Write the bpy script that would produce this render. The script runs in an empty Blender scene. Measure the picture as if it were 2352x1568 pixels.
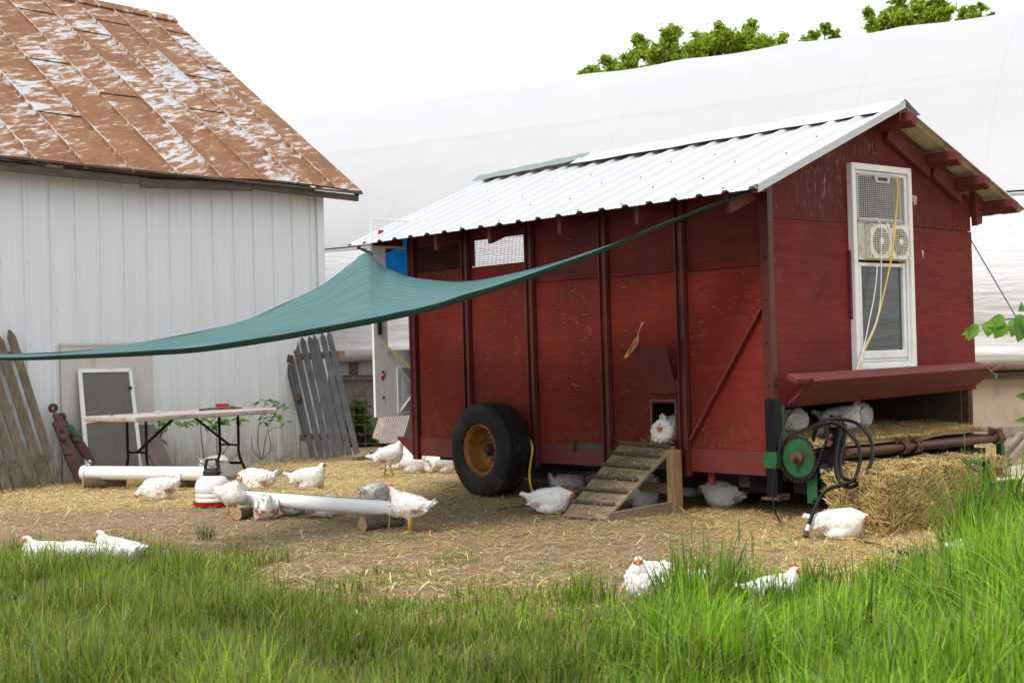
import bpy, bmesh, math, random
import numpy as np
from mathutils import Vector, Matrix
R = math.radians
random.seed(7)
rng = np.random.default_rng(7)
S = bpy.context.scene
col = S.collection

# ---------------------------------------------------------------- camera
FP = 3267.0; PX0, PY0 = 1176.0, 784.0; EYE = 1.2
PITCH = math.atan(38 / FP); ROLL = math.atan(.0276)
cam_d = bpy.data.cameras.new('camera'); cam = bpy.data.objects.new('camera', cam_d); col.objects.link(cam)
S.camera = cam
cam_d.sensor_width = 36; cam_d.lens = 36 * FP / 2352
cam_d.clip_start = .1; cam_d.clip_end = 2000
_f = Vector((0, math.cos(PITCH), math.sin(PITCH)))
_r0 = Vector((1, 0, 0)); _u0 = Vector((0, -math.sin(PITCH), math.cos(PITCH)))
_r = _r0 * math.cos(ROLL) - _u0 * math.sin(ROLL)
_u = _u0 * math.cos(ROLL) + _r0 * math.sin(ROLL)
cam.matrix_world = Matrix(((_r.x, _u.x, -_f.x, 0), (_r.y, _u.y, -_f.y, 0), (_r.z, _u.z, -_f.z, EYE), (0, 0, 0, 1)))
cam_d.dof.use_dof = True; cam_d.dof.focus_distance = 10.6; cam_d.dof.aperture_fstop = 5.6

# ---------------------------------------------------------------- sky and sun
SUN_EL, SUN_AZ = R(54), R(222)
W = bpy.data.worlds.new('World'); S.world = W; W.use_nodes = True
nt = W.node_tree; nt.nodes.clear()
o = nt.nodes.new('ShaderNodeOutputWorld'); bg = nt.nodes.new('ShaderNodeBackground')
sky = nt.nodes.new('ShaderNodeTexSky'); sky.sky_type = 'NISHITA'; sky.sun_disc = False
sky.sun_elevation = SUN_EL; sky.sun_rotation = SUN_AZ
sc = nt.nodes.new('ShaderNodeVectorMath'); sc.operation = 'SCALE'; sc.inputs['Scale'].default_value = .1
tc = nt.nodes.new('ShaderNodeTexCoord'); sx = nt.nodes.new('ShaderNodeSeparateXYZ')
cr = nt.nodes.new('ShaderNodeValToRGB')     # bright overcast layer, brighter towards the zenith
cr.color_ramp.elements[0].position = 0; cr.color_ramp.elements[0].color = (.86, .88, .93, 1)
cr.color_ramp.elements[1].position = 1; cr.color_ramp.elements[1].color = (1.02, 1.045, 1.09, 1)
e = cr.color_ramp.elements.new(.25); e.color = (.88, .90, .94, 1)
mx = nt.nodes.new('ShaderNodeMix'); mx.data_type = 'RGBA'; mx.inputs[0].default_value = .93
L = nt.links.new
L(tc.outputs['Generated'], sx.inputs[0]); L(sx.outputs['Z'], cr.inputs[0])
L(sky.outputs[0], sc.inputs[0]); L(sc.outputs[0], mx.inputs[6]); L(cr.outputs[0], mx.inputs[7])
L(mx.outputs[2], bg.inputs[0]); bg.inputs[1].default_value = 1.0; L(bg.outputs[0], o.inputs[0])
sd = bpy.data.lights.new('sun', 'SUN'); sun = bpy.data.objects.new('sun', sd); col.objects.link(sun)
sd.energy = 2.0; sd.angle = R(22); sd.color = (1, .96, .9)
sv = Vector((math.sin(SUN_AZ) * math.cos(SUN_EL), math.cos(SUN_AZ) * math.cos(SUN_EL), math.sin(SUN_EL)))
sun.rotation_euler = sv.to_track_quat('Z', 'Y').to_euler()
S.view_settings.view_transform = 'Standard'; S.view_settings.look = 'None'
S.view_settings.exposure = .66; S.view_settings.gamma = 1

# ---------------------------------------------------------------- point helpers (photo measured at 2352 x 1568)
def ray(x, y): return _f + _r * ((x - PX0) / FP) - _u * ((y - PY0) / FP)
EYEV = Vector((0, 0, EYE))
def G(x, y, h=0.0):
    d = ray(x, y); return EYEV + d * ((h - EYE) / d.z)
def Zp(x, y, z):
    d = ray(x, y); return EYEV + d * (z / d.y)
def PL(x, y, o, n):
    d = ray(x, y); return EYEV + d * ((Vector(o) - EYEV).dot(n) / d.dot(n))
V = Vector

# ---------------------------------------------------------------- mesh helper
class MB:
    def __init__(s): s.v = []; s.f = []; s.m = []; s.uv = None
    def add(s, vs, fs, m=0):
        b = len(s.v); s.v += [tuple(p) for p in vs]; s.f += [tuple(i + b for i in f) for f in fs]; s.m += [m] * len(fs); return s
    def box(s, lo, hi, m=0, M=None):
        x0, y0, z0 = lo; x1, y1, z1 = hi
        vs = [V(p) for p in ((x0, y0, z0), (x1, y0, z0), (x1, y1, z0), (x0, y1, z0), (x0, y0, z1), (x1, y0, z1), (x1, y1, z1), (x0, y1, z1))]
        if M: vs = [M @ p for p in vs]
        return s.add(vs, [(0, 3, 2, 1), (4, 5, 6, 7), (0, 1, 5, 4), (1, 2, 6, 5), (2, 3, 7, 6), (3, 0, 4, 7)], m)
    def bar(s, a, b, w, h, up=(0, 0, 1), m=0, taper=1.0):
        a = V(a); b = V(b); d = (b - a).normalized(); sd_ = d.cross(V(up))
        if sd_.length < 1e-4: sd_ = d.cross(V((1, 0, 0)))
        sd_.normalize(); u = sd_.cross(d)
        vs = []
        for p, k in ((a, 1), (b, taper)):
            for i, j in ((-1, -1), (1, -1), (1, 1), (-1, 1)): vs.append(p + sd_ * (w / 2 * i * k) + u * (h / 2 * j * k))
        return s.add(vs, [(0, 1, 2, 3), (7, 6, 5, 4), (0, 4, 5, 1), (1, 5, 6, 2), (2, 6, 7, 3), (3, 7, 4, 0)], m)
    def tube(s, pts, r, seg=8, m=0, caps=True):
        pts = [V(p) for p in pts]; n = len(pts)
        rs = r if isinstance(r, (list, tuple)) else [r] * n
        base = len(s.v); prev = None
        for i, p in enumerate(pts):
            t = (pts[min(i + 1, n - 1)] - pts[max(i - 1, 0)]).normalized()
            if prev is None:
                a = t.cross(V((0, 0, 1)))
                if a.length < 1e-3: a = t.cross(V((1, 0, 0)))
                a.normalize()
            else:
                a = (prev - t * prev.dot(t)).normalized()
            prev = a; b = t.cross(a)
            for k in range(seg):
                q = 2 * math.pi * k / seg
                s.v.append(tuple(p + (a * math.cos(q) + b * math.sin(q)) * rs[i]))
        for i in range(n - 1):
            for k in range(seg):
                k2 = (k + 1) % seg
                s.f.append((base + i * seg + k, base + i * seg + k2, base + (i + 1) * seg + k2, base + (i + 1) * seg + k)); s.m.append(m)
        if caps:
            s.f.append(tuple(base + k for k in range(seg))[::-1]); s.m.append(m)
            s.f.append(tuple(base + (n - 1) * seg + k for k in range(seg))); s.m.append(m)
        return s
    def lathe(s, prof, o=(0, 0, 0), ax=(0, 0, 1), seg=24, m=0):   # prof: (r, h)
        ax = V(ax).normalized(); a = ax.cross(V((0, 0, 1)))
        if a.length < 1e-3: a = V((1, 0, 0))
        a.normalize(); b = ax.cross(a); o = V(o); base = len(s.v)
        for r, h in prof:
            for k in range(seg):
                q = 2 * math.pi * k / seg; s.v.append(tuple(o + ax * h + (a * math.cos(q) + b * math.sin(q)) * r))
        for i in range(len(prof) - 1):
            for k in range(seg):
                k2 = (k + 1) % seg
                s.f.append((base + i * seg + k, base + i * seg + k2, base + (i + 1) * seg + k2, base + (i + 1) * seg + k)); s.m.append(m)
        return s
    def prism(s, poly, d, m=0):     # closed polygon (list of 3d points) pushed along d
        n = len(poly); d = V(d); vs = [V(p) for p in poly] + [V(p) + d for p in poly]
        fs = [tuple(range(n))[::-1], tuple(range(n, 2 * n))] + [(i, (i + 1) % n, n + (i + 1) % n, n + i) for i in range(n)]
        return s.add(vs, fs, m)
    def grid(s, P, m=0):
        nr = len(P); nc = len(P[0]); base = len(s.v)
        for r in P: s.v += [tuple(p) for p in r]
        for i in range(nr - 1):
            for j in range(nc - 1):
                a = base + i * nc + j; s.f.append((a, a + 1, a + nc + 1, a + nc)); s.m.append(m)
        return s
    def build(s, name, mats, parent=None, smooth=False, bevel=0, loc=None):
        me = bpy.data.meshes.new(name); me.from_pydata(s.v, [], s.f)
        if not isinstance(mats, (list, tuple)): mats = [mats]
        for mt in mats: me.materials.append(mt)
        me.polygons.foreach_set('material_index', s.m)
        if smooth:
            me.polygons.foreach_set('use_smooth', [True] * len(s.f))
        me.update()
        if smooth and smooth != 'all':
            try: me.set_sharp_from_angle(angle=R(smooth if smooth is not True else 40))
            except Exception: pass
        ob = bpy.data.objects.new(name, me); col.objects.link(ob)
        if parent: ob.parent = parent
        if loc is not None: ob.location = loc
        if bevel:
            b = ob.modifiers.new('bevel', 'BEVEL'); b.width = bevel; b.segments = 1; b.limit_method = 'ANGLE'; b.angle_limit = R(50)
        return ob

def tag(o, label=None, cat=None, group=None, kind=None):
    if label: o['label'] = label
    if cat: o['category'] = cat
    if group: o['group'] = group
    if kind: o['kind'] = kind
    return o
def thing(name, loc, rz, label, cat, group=None):
    o = bpy.data.objects.new(name, None); col.objects.link(o); o.empty_display_size = .1
    o.location = loc; o.rotation_euler = (0, 0, rz)
    return tag(o, label, cat, group)
def to_local(o):       # matrix that takes world points into a thing's frame
    m = Matrix()
    while o: m = (Matrix.Translation(o.location) @ o.rotation_euler.to_matrix().to_4x4()) @ m; o = o.parent
    return m.inverted()
def shift(mb, M):
    mb.v = [tuple(M @ V(p)) for p in mb.v]; return mb
def wbuild(mb, name, mats, parent, **k):      # mesh given in world points, built under a parent
    return shift(mb, to_local(parent)).build(name, mats, parent, **k)
def smoothpath(pts, n=8):
    pts = [V(p) for p in pts]; out = []
    for i in range(len(pts) - 1):
        p0 = pts[max(i - 1, 0)]; p1 = pts[i]; p2 = pts[i + 1]; p3 = pts[min(i + 2, len(pts) - 1)]
        for k in range(n):
            t = k / n
            out.append(.5 * ((2 * p1) + (p2 - p0) * t + (2 * p0 - 5 * p1 + 4 * p2 - p3) * t * t + (3 * p1 - p0 - 3 * p2 + p3) * t ** 3))
    out.append(pts[-1]); return out

# ---------------------------------------------------------------- materials
class NT:
    def __init__(s, name):
        s.m = bpy.data.materials.new(name); s.m.use_nodes = True; s.t = s.m.node_tree; s.t.nodes.clear()
        s.out = s.n('ShaderNodeOutputMaterial'); s.b = s.n('ShaderNodeBsdfPrincipled'); s.l(s.b.outputs[0], s.out.inputs[0])
    def n(s, t, **k):
        x = s.t.nodes.new(t)
        for a, v in k.items(): setattr(x, a, v)
        return x
    def l(s, a, b): s.t.links.new(a, b)
    def coord(s, kind='Object', scale=(1, 1, 1), rot=(0, 0, 0)):
        c = s.n('ShaderNodeTexCoord'); m = s.n('ShaderNodeMapping'); m.inputs['Scale'].default_value = scale; m.inputs['Rotation'].default_value = rot
        s.l(c.outputs[kind], m.inputs[0]); return m.outputs[0]
    def noise(s, vec, scale, detail=4, rough=.55, dist=0):
        x = s.n('ShaderNodeTexNoise'); x.inputs['Scale'].default_value = scale; x.inputs['Detail'].default_value = detail
        x.inputs['Roughness'].default_value = rough; x.inputs['Distortion'].default_value = dist
        if vec is not None: s.l(vec, x.inputs['Vector'])
        return x.outputs[0]
    def ramp(s, fac, stops, interp='LINEAR'):
        x = s.n('ShaderNodeValToRGB'); x.color_ramp.interpolation = interp; e = x.color_ramp.elements
        while len(e) < len(stops): e.new(.5)
        for i, (p, c) in enumerate(stops):
            e[i].position = p; e[i].color = (c, c, c, 1) if isinstance(c, (int, float)) else (*c, 1)
        s.l(fac, x.inputs[0]); return x.outputs[0]
    def mix(s, fac, a, b, mode='MIX'):
        x = s.n('ShaderNodeMix', data_type='RGBA', blend_type=mode)
        for i, v in ((0, fac), (6, a), (7, b)):
            if isinstance(v, (int, float)): x.inputs[i].default_value = v if i == 0 else (v, v, v, 1)
            elif isinstance(v, tuple): x.inputs[i].default_value = (*v, 1)
            else: s.l(v, x.inputs[i])
        return x.outputs[2]
    def math(s, op, a, b=0.0):
        x = s.n('ShaderNodeMath', operation=op)
        for i, v in ((0, a), (1, b)):
            if isinstance(v, (int, float)): x.inputs[i].default_value = v
            else: s.l(v, x.inputs[i])
        return x.outputs[0]
    def sep(s, vec):
        x = s.n('ShaderNodeSeparateXYZ'); s.l(vec, x.inputs[0]); return x.outputs
    def comb(s, x, y, z):
        c = s.n('ShaderNodeCombineXYZ')
        for i, v in enumerate((x, y, z)):
            if isinstance(v, (int, float)): c.inputs[i].default_value = v
            else: s.l(v, c.inputs[i])
        return c.outputs[0]
    def base(s, c):
        if isinstance(c, tuple): s.b.inputs['Base Color'].default_value = (*c, 1)
        else: s.l(c, s.b.inputs['Base Color'])
    def rough(s, r):
        if isinstance(r, (int, float)): s.b.inputs['Roughness'].default_value = r
        else: s.l(r, s.b.inputs['Roughness'])
    def bump(s, h, strength=.3, dist=.01):
        x = s.n('ShaderNodeBump'); x.inputs['Strength'].default_value = strength; x.inputs['Distance'].default_value = dist
        s.l(h, x.inputs['Height']); s.l(x.outputs[0], s.b.inputs['Normal'])
    def set(s, **k):
        for a, v in k.items(): s.b.inputs[a.replace('_', ' ')].default_value = v

def simple(name, c, rough=.5, metal=0, var=.25, scale=12, bump=0, dirt=None, dirt_amt=.35, dirt_scale=5, stretch=(1, 1, 1), spec=.5):
    t = NT(name); v = t.coord('Object', stretch); n = t.noise(v, scale, 5, .6)
    lo = tuple(x * (1 - var) for x in c); hi = tuple(min(1, x * (1 + var)) for x in c)
    cc = t.ramp(n, [(.3, lo), (.7, hi)])
    if dirt:
        d = t.ramp(t.noise(v, dirt_scale, 8, .7), [(.62 - dirt_amt * .5, 0), (.75 - dirt_amt * .3, 1)])
        cc = t.mix(d, cc, dirt)
    t.base(cc); t.rough(rough); t.set(Metallic=metal); t.b.inputs['Specular IOR Level'].default_value = spec
    if bump: t.bump(n, bump, .004)
    return t.m

def wood(name, c1, c2, grain=(2, 40, 40), rough=.85, knots=True, bump=.5, moss=None):
    t = NT(name); v = t.coord('Object', grain); n = t.noise(v, 1.6, 8, .65, 1.2)
    big = t.noise(t.coord(), 4, 3); cc = t.ramp(n, [(.28, tuple(x * .5 for x in c1)), (.45, c1), (.7, c2)])
    cc = t.mix(t.ramp(big, [(.35, 0), (.7, .5)]), cc, tuple(x * .6 for x in c1))
    if moss: cc = t.mix(t.ramp(t.noise(t.coord(), 3.1, 6, .6), [(.48, 0), (.62, .75)]), cc, moss)
    t.base(cc); t.rough(rough); t.bump(n, bump, .004); return t.m

def red_ply(name, c=(.15, .017, .013), axis='Y', dark=1.0, chips=.0):
    t = NT(name)
    g = {'Y': (1, 1.6, 26), 'X': (1.6, 1, 26), 'V': (30, 30, 1.4)}[axis]
    v = t.coord('Object', g); warp = t.noise(t.coord(scale=(1, 1, 1)), 1.7, 3, .5)
    vv = t.n('ShaderNodeVectorMath', operation='ADD'); sc_ = t.n('ShaderNodeVectorMath', operation='SCALE'); sc_.inputs['Scale'].default_value = 3.2
    cw = t.comb(warp, warp, warp) if axis == 'V' else t.comb(0, 0, warp); t.l(cw, sc_.inputs[0]); t.l(v, vv.inputs[0]); t.l(sc_.outputs[0], vv.inputs[1])
    n = t.noise(vv.outputs[0], 1.5, 7, .7, .6)
    fine = t.noise(vv.outputs[0], 6, 5, .7)
    c = tuple(x * dark for x in c)
    cc = t.ramp(n, [(.28, tuple(x * .62 for x in c)), (.45, c), (.75, (c[0] * 1.22, c[1] * 1.3, c[2] * 1.2))])
    big = t.ramp(t.noise(t.coord(), 1.1, 5, .65), [(.38, 0), (.62, .8)])
    cc = t.mix(big, cc, (c[0] * .55, c[1] * .75, c[2] * .8))
    spots = t.noise(t.coord(), 5, 5, .65); cc = t.mix(t.ramp(spots, [(.58, 0), (.72, .35)]), cc, (c[0] * 1.7, c[1] * 2.1, c[2] * 1.6))
    if axis == 'Y' and dark == 1.0 and c[0] > .12:
        zz = t.sep(t.coord())[2]; mr = t.n('ShaderNodeMapRange'); mr.inputs['From Min'].default_value = .85; mr.inputs['From Max'].default_value = .47; t.l(zz, mr.inputs['Value'])
        cc = t.mix(t.math('MULTIPLY', mr.outputs[0], t.ramp(t.noise(t.coord(), 14, 6, .7), [(.5, 0), (.66, .5)])), cc, (.12, .075, .045))
    wh = t.noise(vv.outputs[0], 4.3, 6, .75)
    region = t.ramp(t.noise(t.coord(), 2.2, 3, .6), [(.42, 0), (.62, 1)])
    ch = t.math('MULTIPLY', t.ramp(wh, [(.635 - chips, 0), (.665 - chips, 1)]), region)
    cc = t.mix(ch, cc, (.42, .3, .24))
    t.base(cc); t.rough(t.ramp(n, [(.3, .8), (.7, .58)])); t.bump(t.mix(.5, n, fine), .6, .006)
    t.b.inputs['Specular IOR Level'].default_value = .22
    return t.m

M = {}
M['ply_side'] = red_ply('red_painted_plywood', (.165, .016, .009), 'Y', chips=.018)
M['ply_dark'] = red_ply('weathered_dark_red_plywood', (.115, .014, .010), 'Y', chips=-.01)
M['ply_front'] = red_ply('red_painted_front_plywood', (.16, .016, .012), 'X')
M['ply_gable'] = red_ply('peeling_red_gable_boards', (.12, .014, .012), 'V', chips=.055)
M['red_steel'] = simple('dull_red_painted_steel', (.135, .016, .014), .5, .0, .2, 6, .1, (.06, .02, .012), .12, 9, spec=.4)
M['red_post'] = simple('dark_red_painted_steel', (.07, .008, .006), .45, .0, .25, 5, .1, (.05, .02, .015), .15, 12)
M['skirt'] = simple('red_steel_skirt_with_rust', (.13, .018, .015), .45, 0, .18, 4, .05, (.07, .03, .022), .1, 14)
M['red_wood'] = wood('red_painted_timber', (.11, .014, .012), (.19, .03, .024), (3, 30, 30), .7)
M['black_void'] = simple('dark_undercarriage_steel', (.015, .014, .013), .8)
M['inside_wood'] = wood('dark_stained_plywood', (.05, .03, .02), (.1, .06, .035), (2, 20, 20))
M['rubber'] = simple('worn_black_tyre_rubber', (.011, .011, .012), .6, 0, .4, 7, .3, (.06, .047, .034), .26, 3.6, spec=.25)
M['rim'] = simple('orange_yellow_rim_paint_with_rust', (.36, .15, .02), .5, .1, .25, 9, .2, (.1, .04, .02), .35, 7)
M['rust'] = simple('rusted_brown_steel', (.095, .038, .022), .8, .0, .45, 14, .4, (.055, .028, .02), .4, 20)
M['green'] = simple('green_machine_paint_with_wear', (.008, .105, .032), .5, 0, .25, 6, .15, (.045, .032, .022), .3, 9, spec=.3)
M['chain'] = simple('oily_dark_chain_steel', (.018, .014, .012), .5, .3, .4, 30)
M['hose'] = simple('black_rubber_hose', (.006, .006, .007), .5, 0, .3, 20, spec=.18)
M['black_paint'] = simple('black_painted_steel', (.005, .005, .006), .5, 0, .4, 9, .1, spec=.2)
M['galv'] = simple('galvanised_steel', (.55, .56, .56), .35, .8, .15)
M['white_paint'] = simple('white_vinyl', (.72, .73, .71), .45, 0, .05, 5, 0, (.45, .42, .36), .08, 7)
M['white_door'] = simple('scuffed_white_metal_door', (.66, .68, .70), .4, 0, .05, 5, 0, (.5, .47, .42), .12, 6)
M['fan_grey'] = simple('grey_plastic_fan', (.42, .43, .42), .5, 0, .1)
M['fan_cream'] = simple('yellowed_white_fan_plastic', (.66, .64, .55), .5, 0, .06, 8, 0, (.35, .3, .22), .15, 10)
M['fan_dark'] = simple('dark_fan_interior', (.05, .045, .04), .7)
M['yellow_cord'] = simple('yellow_cord_plastic', (.75, .48, .01), .4, 0, .05)
M['white_cord'] = simple('white_cord_plastic', (.75, .75, .72), .4, 0, .05)
M['twine'] = simple('orange_twine', (.6, .3, .14), .8)
M['green_twine'] = simple('green_baling_twine', (.1, .4, .2), .7)
M['fence_grey'] = wood('grey_stained_picket', (.058, .058, .062), (.11, .11, .115), (25, 25, 1.5), .8)
M['fence_brown'] = wood('mossy_weathered_picket', (.13, .10, .07), (.27, .22, .165), (25, 25, 1.5), .9, moss=(.07, .075, .03))
M['fence_rail'] = wood('brown_fence_rail', (.2, .13, .08), (.33, .23, .14), (2, 2, 30), .9)
M['pine'] = wood('treated_pine', (.24, .15, .065), (.38, .25, .12), (30, 30, 2), .8)
M['ramp_wood'] = wood('weathered_ramp_boards', (.19, .135, .085), (.33, .25, .17), (30, 3, 30), .85)
M['cleat'] = wood('dark_ramp_cleat', (.075, .055, .035), (.14, .105, .07), (30, 3, 30), .85)
M['log'] = wood('log_bark', (.1, .065, .04), (.2, .135, .085), (14, 14, 14), .95)
M['log_end'] = wood('cut_log_end', (.34, .22, .11), (.5, .35, .19), (20, 20, 20), .9)
M['old_wood'] = wood('old_silver_brown_wood', (.12, .1, .075), (.24, .2, .15), (3, 30, 30), .9)
M['lumber'] = wood('pale_weathered_lumber', (.3, .24, .18), (.5, .42, .33), (3, 30, 30), .85)
M['ply_pale'] = simple('pale_plywood_sheet', (.5, .42, .32), .8, 0, .15, 5, .1, (.33, .25, .18), .2)
M['pvc'] = simple('white_pvc_pipe', (.8, .8, .79), .3, 0, .02, 5, 0, (.55, .5, .42), .03, 9)
M['jug'] = simple('milky_plastic_jug', (.72, .69, .66), .35, 0, .03)
M['red_plastic'] = simple('red_plastic', (.45, .012, .02), .35, 0, .15)
M['black_plastic'] = simple('black_plastic', (.015, .016, .018), .35, 0, .3)
M['table_top'] = simple('dirty_grey_beige_table_top', (.42, .355, .32), .6, 0, .1, 6, 0, (.27, .21, .16), .25, 5)
M['beige'] = simple('beige_siding_patch', (.50, .48, .43), .6, 0, .06, 5, 0, (.4, .37, .31), .2, 4, (1, 1, .3))
M['beige_wall'] = simple('tan_stucco_board', (.34, .27, .20), .85, 0, .1, 10, .1, (.26, .2, .15), .25, 5)
M['concrete'] = simple('weathered_concrete', (.2, .185, .15), .9, 0, .2, 7, .3, (.1, .1, .06), .3, 3)
M['dark_wood'] = wood('dark_brown_board', (.06, .045, .032), (.12, .09, .062), (3, 30, 30))
t = NT('sky_blue_plastic_sheet'); t.base((.04, .45, .82)); t.rough(.35); tr = t.n('ShaderNodeBsdfTranslucent'); tr.inputs[0].default_value = (.05, .5, .9, 1); ms = t.n('ShaderNodeMixShader'); ms.inputs[0].default_value = .6
t.l(t.b.outputs[0], ms.inputs[1]); t.l(tr.outputs[0], ms.inputs[2]); t.l(ms.outputs[0], t.out.inputs[0]); M['blue'] = t.m
M['scarlet'] = simple('red_plastic_edge', (.5, .01, .03), .4)
M['roof_green'] = simple('grey_green_ridge_metal', (.13, .19, .17), .45, .1, .12)
M['roof_under'] = simple('beige_roof_underside', (.46, .42, .34), .6, 0, .08, 8, 0, (.36, .32, .24), .15, 9)
M['screw'] = simple('grey_screw_head', (.25, .28, .27), .5, .6)
M['bark'] = wood('tree_bark', (.06, .045, .03), (.12, .1, .07), (10, 10, 2))
M['twig'] = simple('brown_green_stem', (.13, .1, .055), .8)
M['strap'] = simple('black_webbing', (.012, .013, .014), .7)
M['cordage'] = simple('yellow_black_bungee', (.45, .45, .12), .7, 0, .8, 90)
M['duct'] = simple('rusty_wire', (.17, .1, .07), .8, .3)
M['bird'] = simple('sparrow_feathers', (.16, .1, .065), .8, 0, .6, 60)
M['grate'] = simple('mauve_grey_plastic_grating', (.3, .25, .23), .7, 0, .15)

def roof_white():
    t = NT('white_painted_roof_steel'); v = t.coord(); n = t.noise(v, 3, 5, .6)
    t.base(t.ramp(n, [(.3, (.395, .41, .42)), (.7, (.44, .455, .465))])); t.rough(.32); t.set(Metallic=0.0); return t.m
M['roof_white'] = roof_white()

def rusty():
    t = NT('rusted_galvanised_roof'); uv = t.n('ShaderNodeUVMap'); x, y, _ = t.sep(uv.outputs[0])
    cell = t.math('FLOOR', t.math('DIVIDE', x, .6))
    wn = t.n('ShaderNodeTexWhiteNoise', noise_dimensions='1D'); t.l(cell, wn.inputs['W'])
    off = t.math('MULTIPLY', wn.outputs[0], 40)
    row = t.math('FLOOR', t.math('DIVIDE', t.math('ADD', y, t.math('MULTIPLY', wn.outputs[0], 2.4)), 2.4))
    off = t.math('ADD', off, t.math('MULTIPLY', row, 7.3))
    p = t.comb(t.math('ADD', x, off), y, off)
    mp = t.n('ShaderNodeMapping'); mp.inputs['Scale'].default_value = (1, 1.0, 1); mp.inputs['Rotation'].default_value = (0, 0, R(-24)); t.l(p, mp.inputs[0])
    ms = t.n('ShaderNodeMapping'); ms.inputs['Scale'].default_value = (2.2, 9.5, 1); t.l(mp.outputs[0], ms.inputs[0])
    mask_s = t.noise(ms.outputs[0], 1.45, 9, .70, .4)
    mask_b = t.noise(p, .95, 3, .5)
    # rim of each sheet keeps its zinc longer
    fx = t.math('FRACT', t.math('DIVIDE', x, .6)); edge = t.ramp(fx, [(0, .16), (.12, 0.0), (.8, 0), (1, .04)])
    mm = t.math('ADD', t.math('ADD', t.math('MULTIPLY', mask_s, .80), t.math('MULTIPLY', mask_b, .42)), t.math('MULTIPLY', edge, .7))
    m = t.ramp(mm, [(.64, 0), (.71, 1)])
    halo = t.ramp(mm, [(.585, 0), (.675, 1)])
    rn = t.noise(ms.outputs[0], 3, 6, .7); rb = t.noise(p, 2.2, 5, .65)
    rust = t.ramp(t.mix(.5, rn, rb), [(.3, (.10, .040, .016)), (.5, (.170, .068, .023)), (.68, (.235, .115, .04))])
    rust = t.mix(t.math('MULTIPLY', halo, .55), rust, (.36, .21, .09))
    zinc = t.ramp(t.noise(ms.outputs[0], 7, 5, .6), [(.35, (.33, .36, .40)), (.65, (.43, .45, .47))])
    t.base(t.mix(m, rust, zinc)); t.rough(t.ramp(m, [(0, .8), (1, .45)])); t.bump(mm, .25, .006); return t.m
M['rusty'] = rusty()
def siding():
    t = NT('white_ribbed_barn_siding'); v = t.coord(); x, y, z = t.sep(v)
    st = t.noise(t.coord(scale=(9, 9, .35)), 2.2, 6, .65)
    c = t.ramp(st, [(.3, (.60, .645, .68)), (.7, (.68, .715, .74))])
    low = t.math('MULTIPLY', t.ramp(z, [(0, 1), (1.0, 0)]), t.ramp(t.noise(t.coord(scale=(10, 10, 1)), 2, 6, .7), [(.4, 0), (.62, 1)]))
    c = t.mix(t.math('MULTIPLY', low, .75), c, (.36, .33, .22))
    spl = t.ramp(z, [(0, .85), (.3, .1), (.6, 0)]); c = t.mix(t.math('MULTIPLY', spl, t.ramp(t.noise(v, 6, 6, .7), [(.4, 0), (.6, 1)])), c, (.25, .2, .13))
    sp = t.ramp(t.noise(v, 22, 3, .5), [(.72, 0), (.75, .6)]); c = t.mix(sp, c, (.42, .36, .25))
    t.base(c); t.rough(.45); return t.m
M['siding'] = siding()

def film():
    t = NT('white_greenhouse_film'); v = t.coord(); _, _, z = t.sep(v)
    n = t.noise(t.coord(scale=(.6, 1, 2)), 1.6, 6, .6)
    c = t.ramp(n, [(.3, (.485, .49, .505)), (.7, (.515, .515, .525))])
    c = t.mix(t.ramp(t.noise(t.coord(scale=(1, 1, 1)), 2.3, 8, .75), [(.68, 0), (.76, .25)]), c, (.4, .4, .44))
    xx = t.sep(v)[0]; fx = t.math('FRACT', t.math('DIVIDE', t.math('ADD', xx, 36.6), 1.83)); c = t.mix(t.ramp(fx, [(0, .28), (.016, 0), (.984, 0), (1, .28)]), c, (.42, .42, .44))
    mr = t.n('ShaderNodeMapRange'); mr.inputs['From Min'].default_value = 1.75; mr.inputs['From Max'].default_value = .9; t.l(z, mr.inputs['Value'])
    dirt = t.math('MULTIPLY', mr.outputs[0], t.ramp(t.noise(t.coord(scale=(.5, 1, 6)), 2, 6, .65), [(.38, 0), (.62, 1)]))
    c = t.mix(t.math('MULTIPLY', dirt, .6), c, (.42, .35, .27))
    t.base(c); t.rough(.4); t.b.inputs['Specular IOR Level'].default_value = .3
    tr = t.n('ShaderNodeBsdfTranslucent'); t.l(c, tr.inputs[0]); ms = t.n('ShaderNodeMixShader'); ms.inputs[0].default_value = .22
    t.l(t.b.outputs[0], ms.inputs[1]); t.l(tr.outputs[0], ms.inputs[2]); t.l(ms.outputs[0], t.out.inputs[0])
    t.bump(t.noise(t.coord(scale=(.7, 1, 2)), 1.5, 3, .5), .015, .05); return t.m
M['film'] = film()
def tarp():
    t = NT('grimy_side_curtain'); v = t.coord(); _, _, z = t.sep(v)
    mr = t.n('ShaderNodeMapRange'); mr.inputs['From Min'].default_value = 2.1; mr.inputs['From Max'].default_value = .95; t.l(z, mr.inputs['Value'])
    d = t.math('MULTIPLY', mr.outputs[0], t.ramp(t.noise(t.coord(scale=(.5, 1, 5)), 2, 7, .65), [(.3, .15), (.62, 1)]))
    c = t.mix(d, (.53, .53, .54), (.24, .19, .14)); t.base(c); t.rough(.45); t.bump(t.noise(t.coord(scale=(.5, 1, 4)), 2.2, 5, .6), .6, .05); return t.m
M['tarp'] = tarp()

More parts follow.
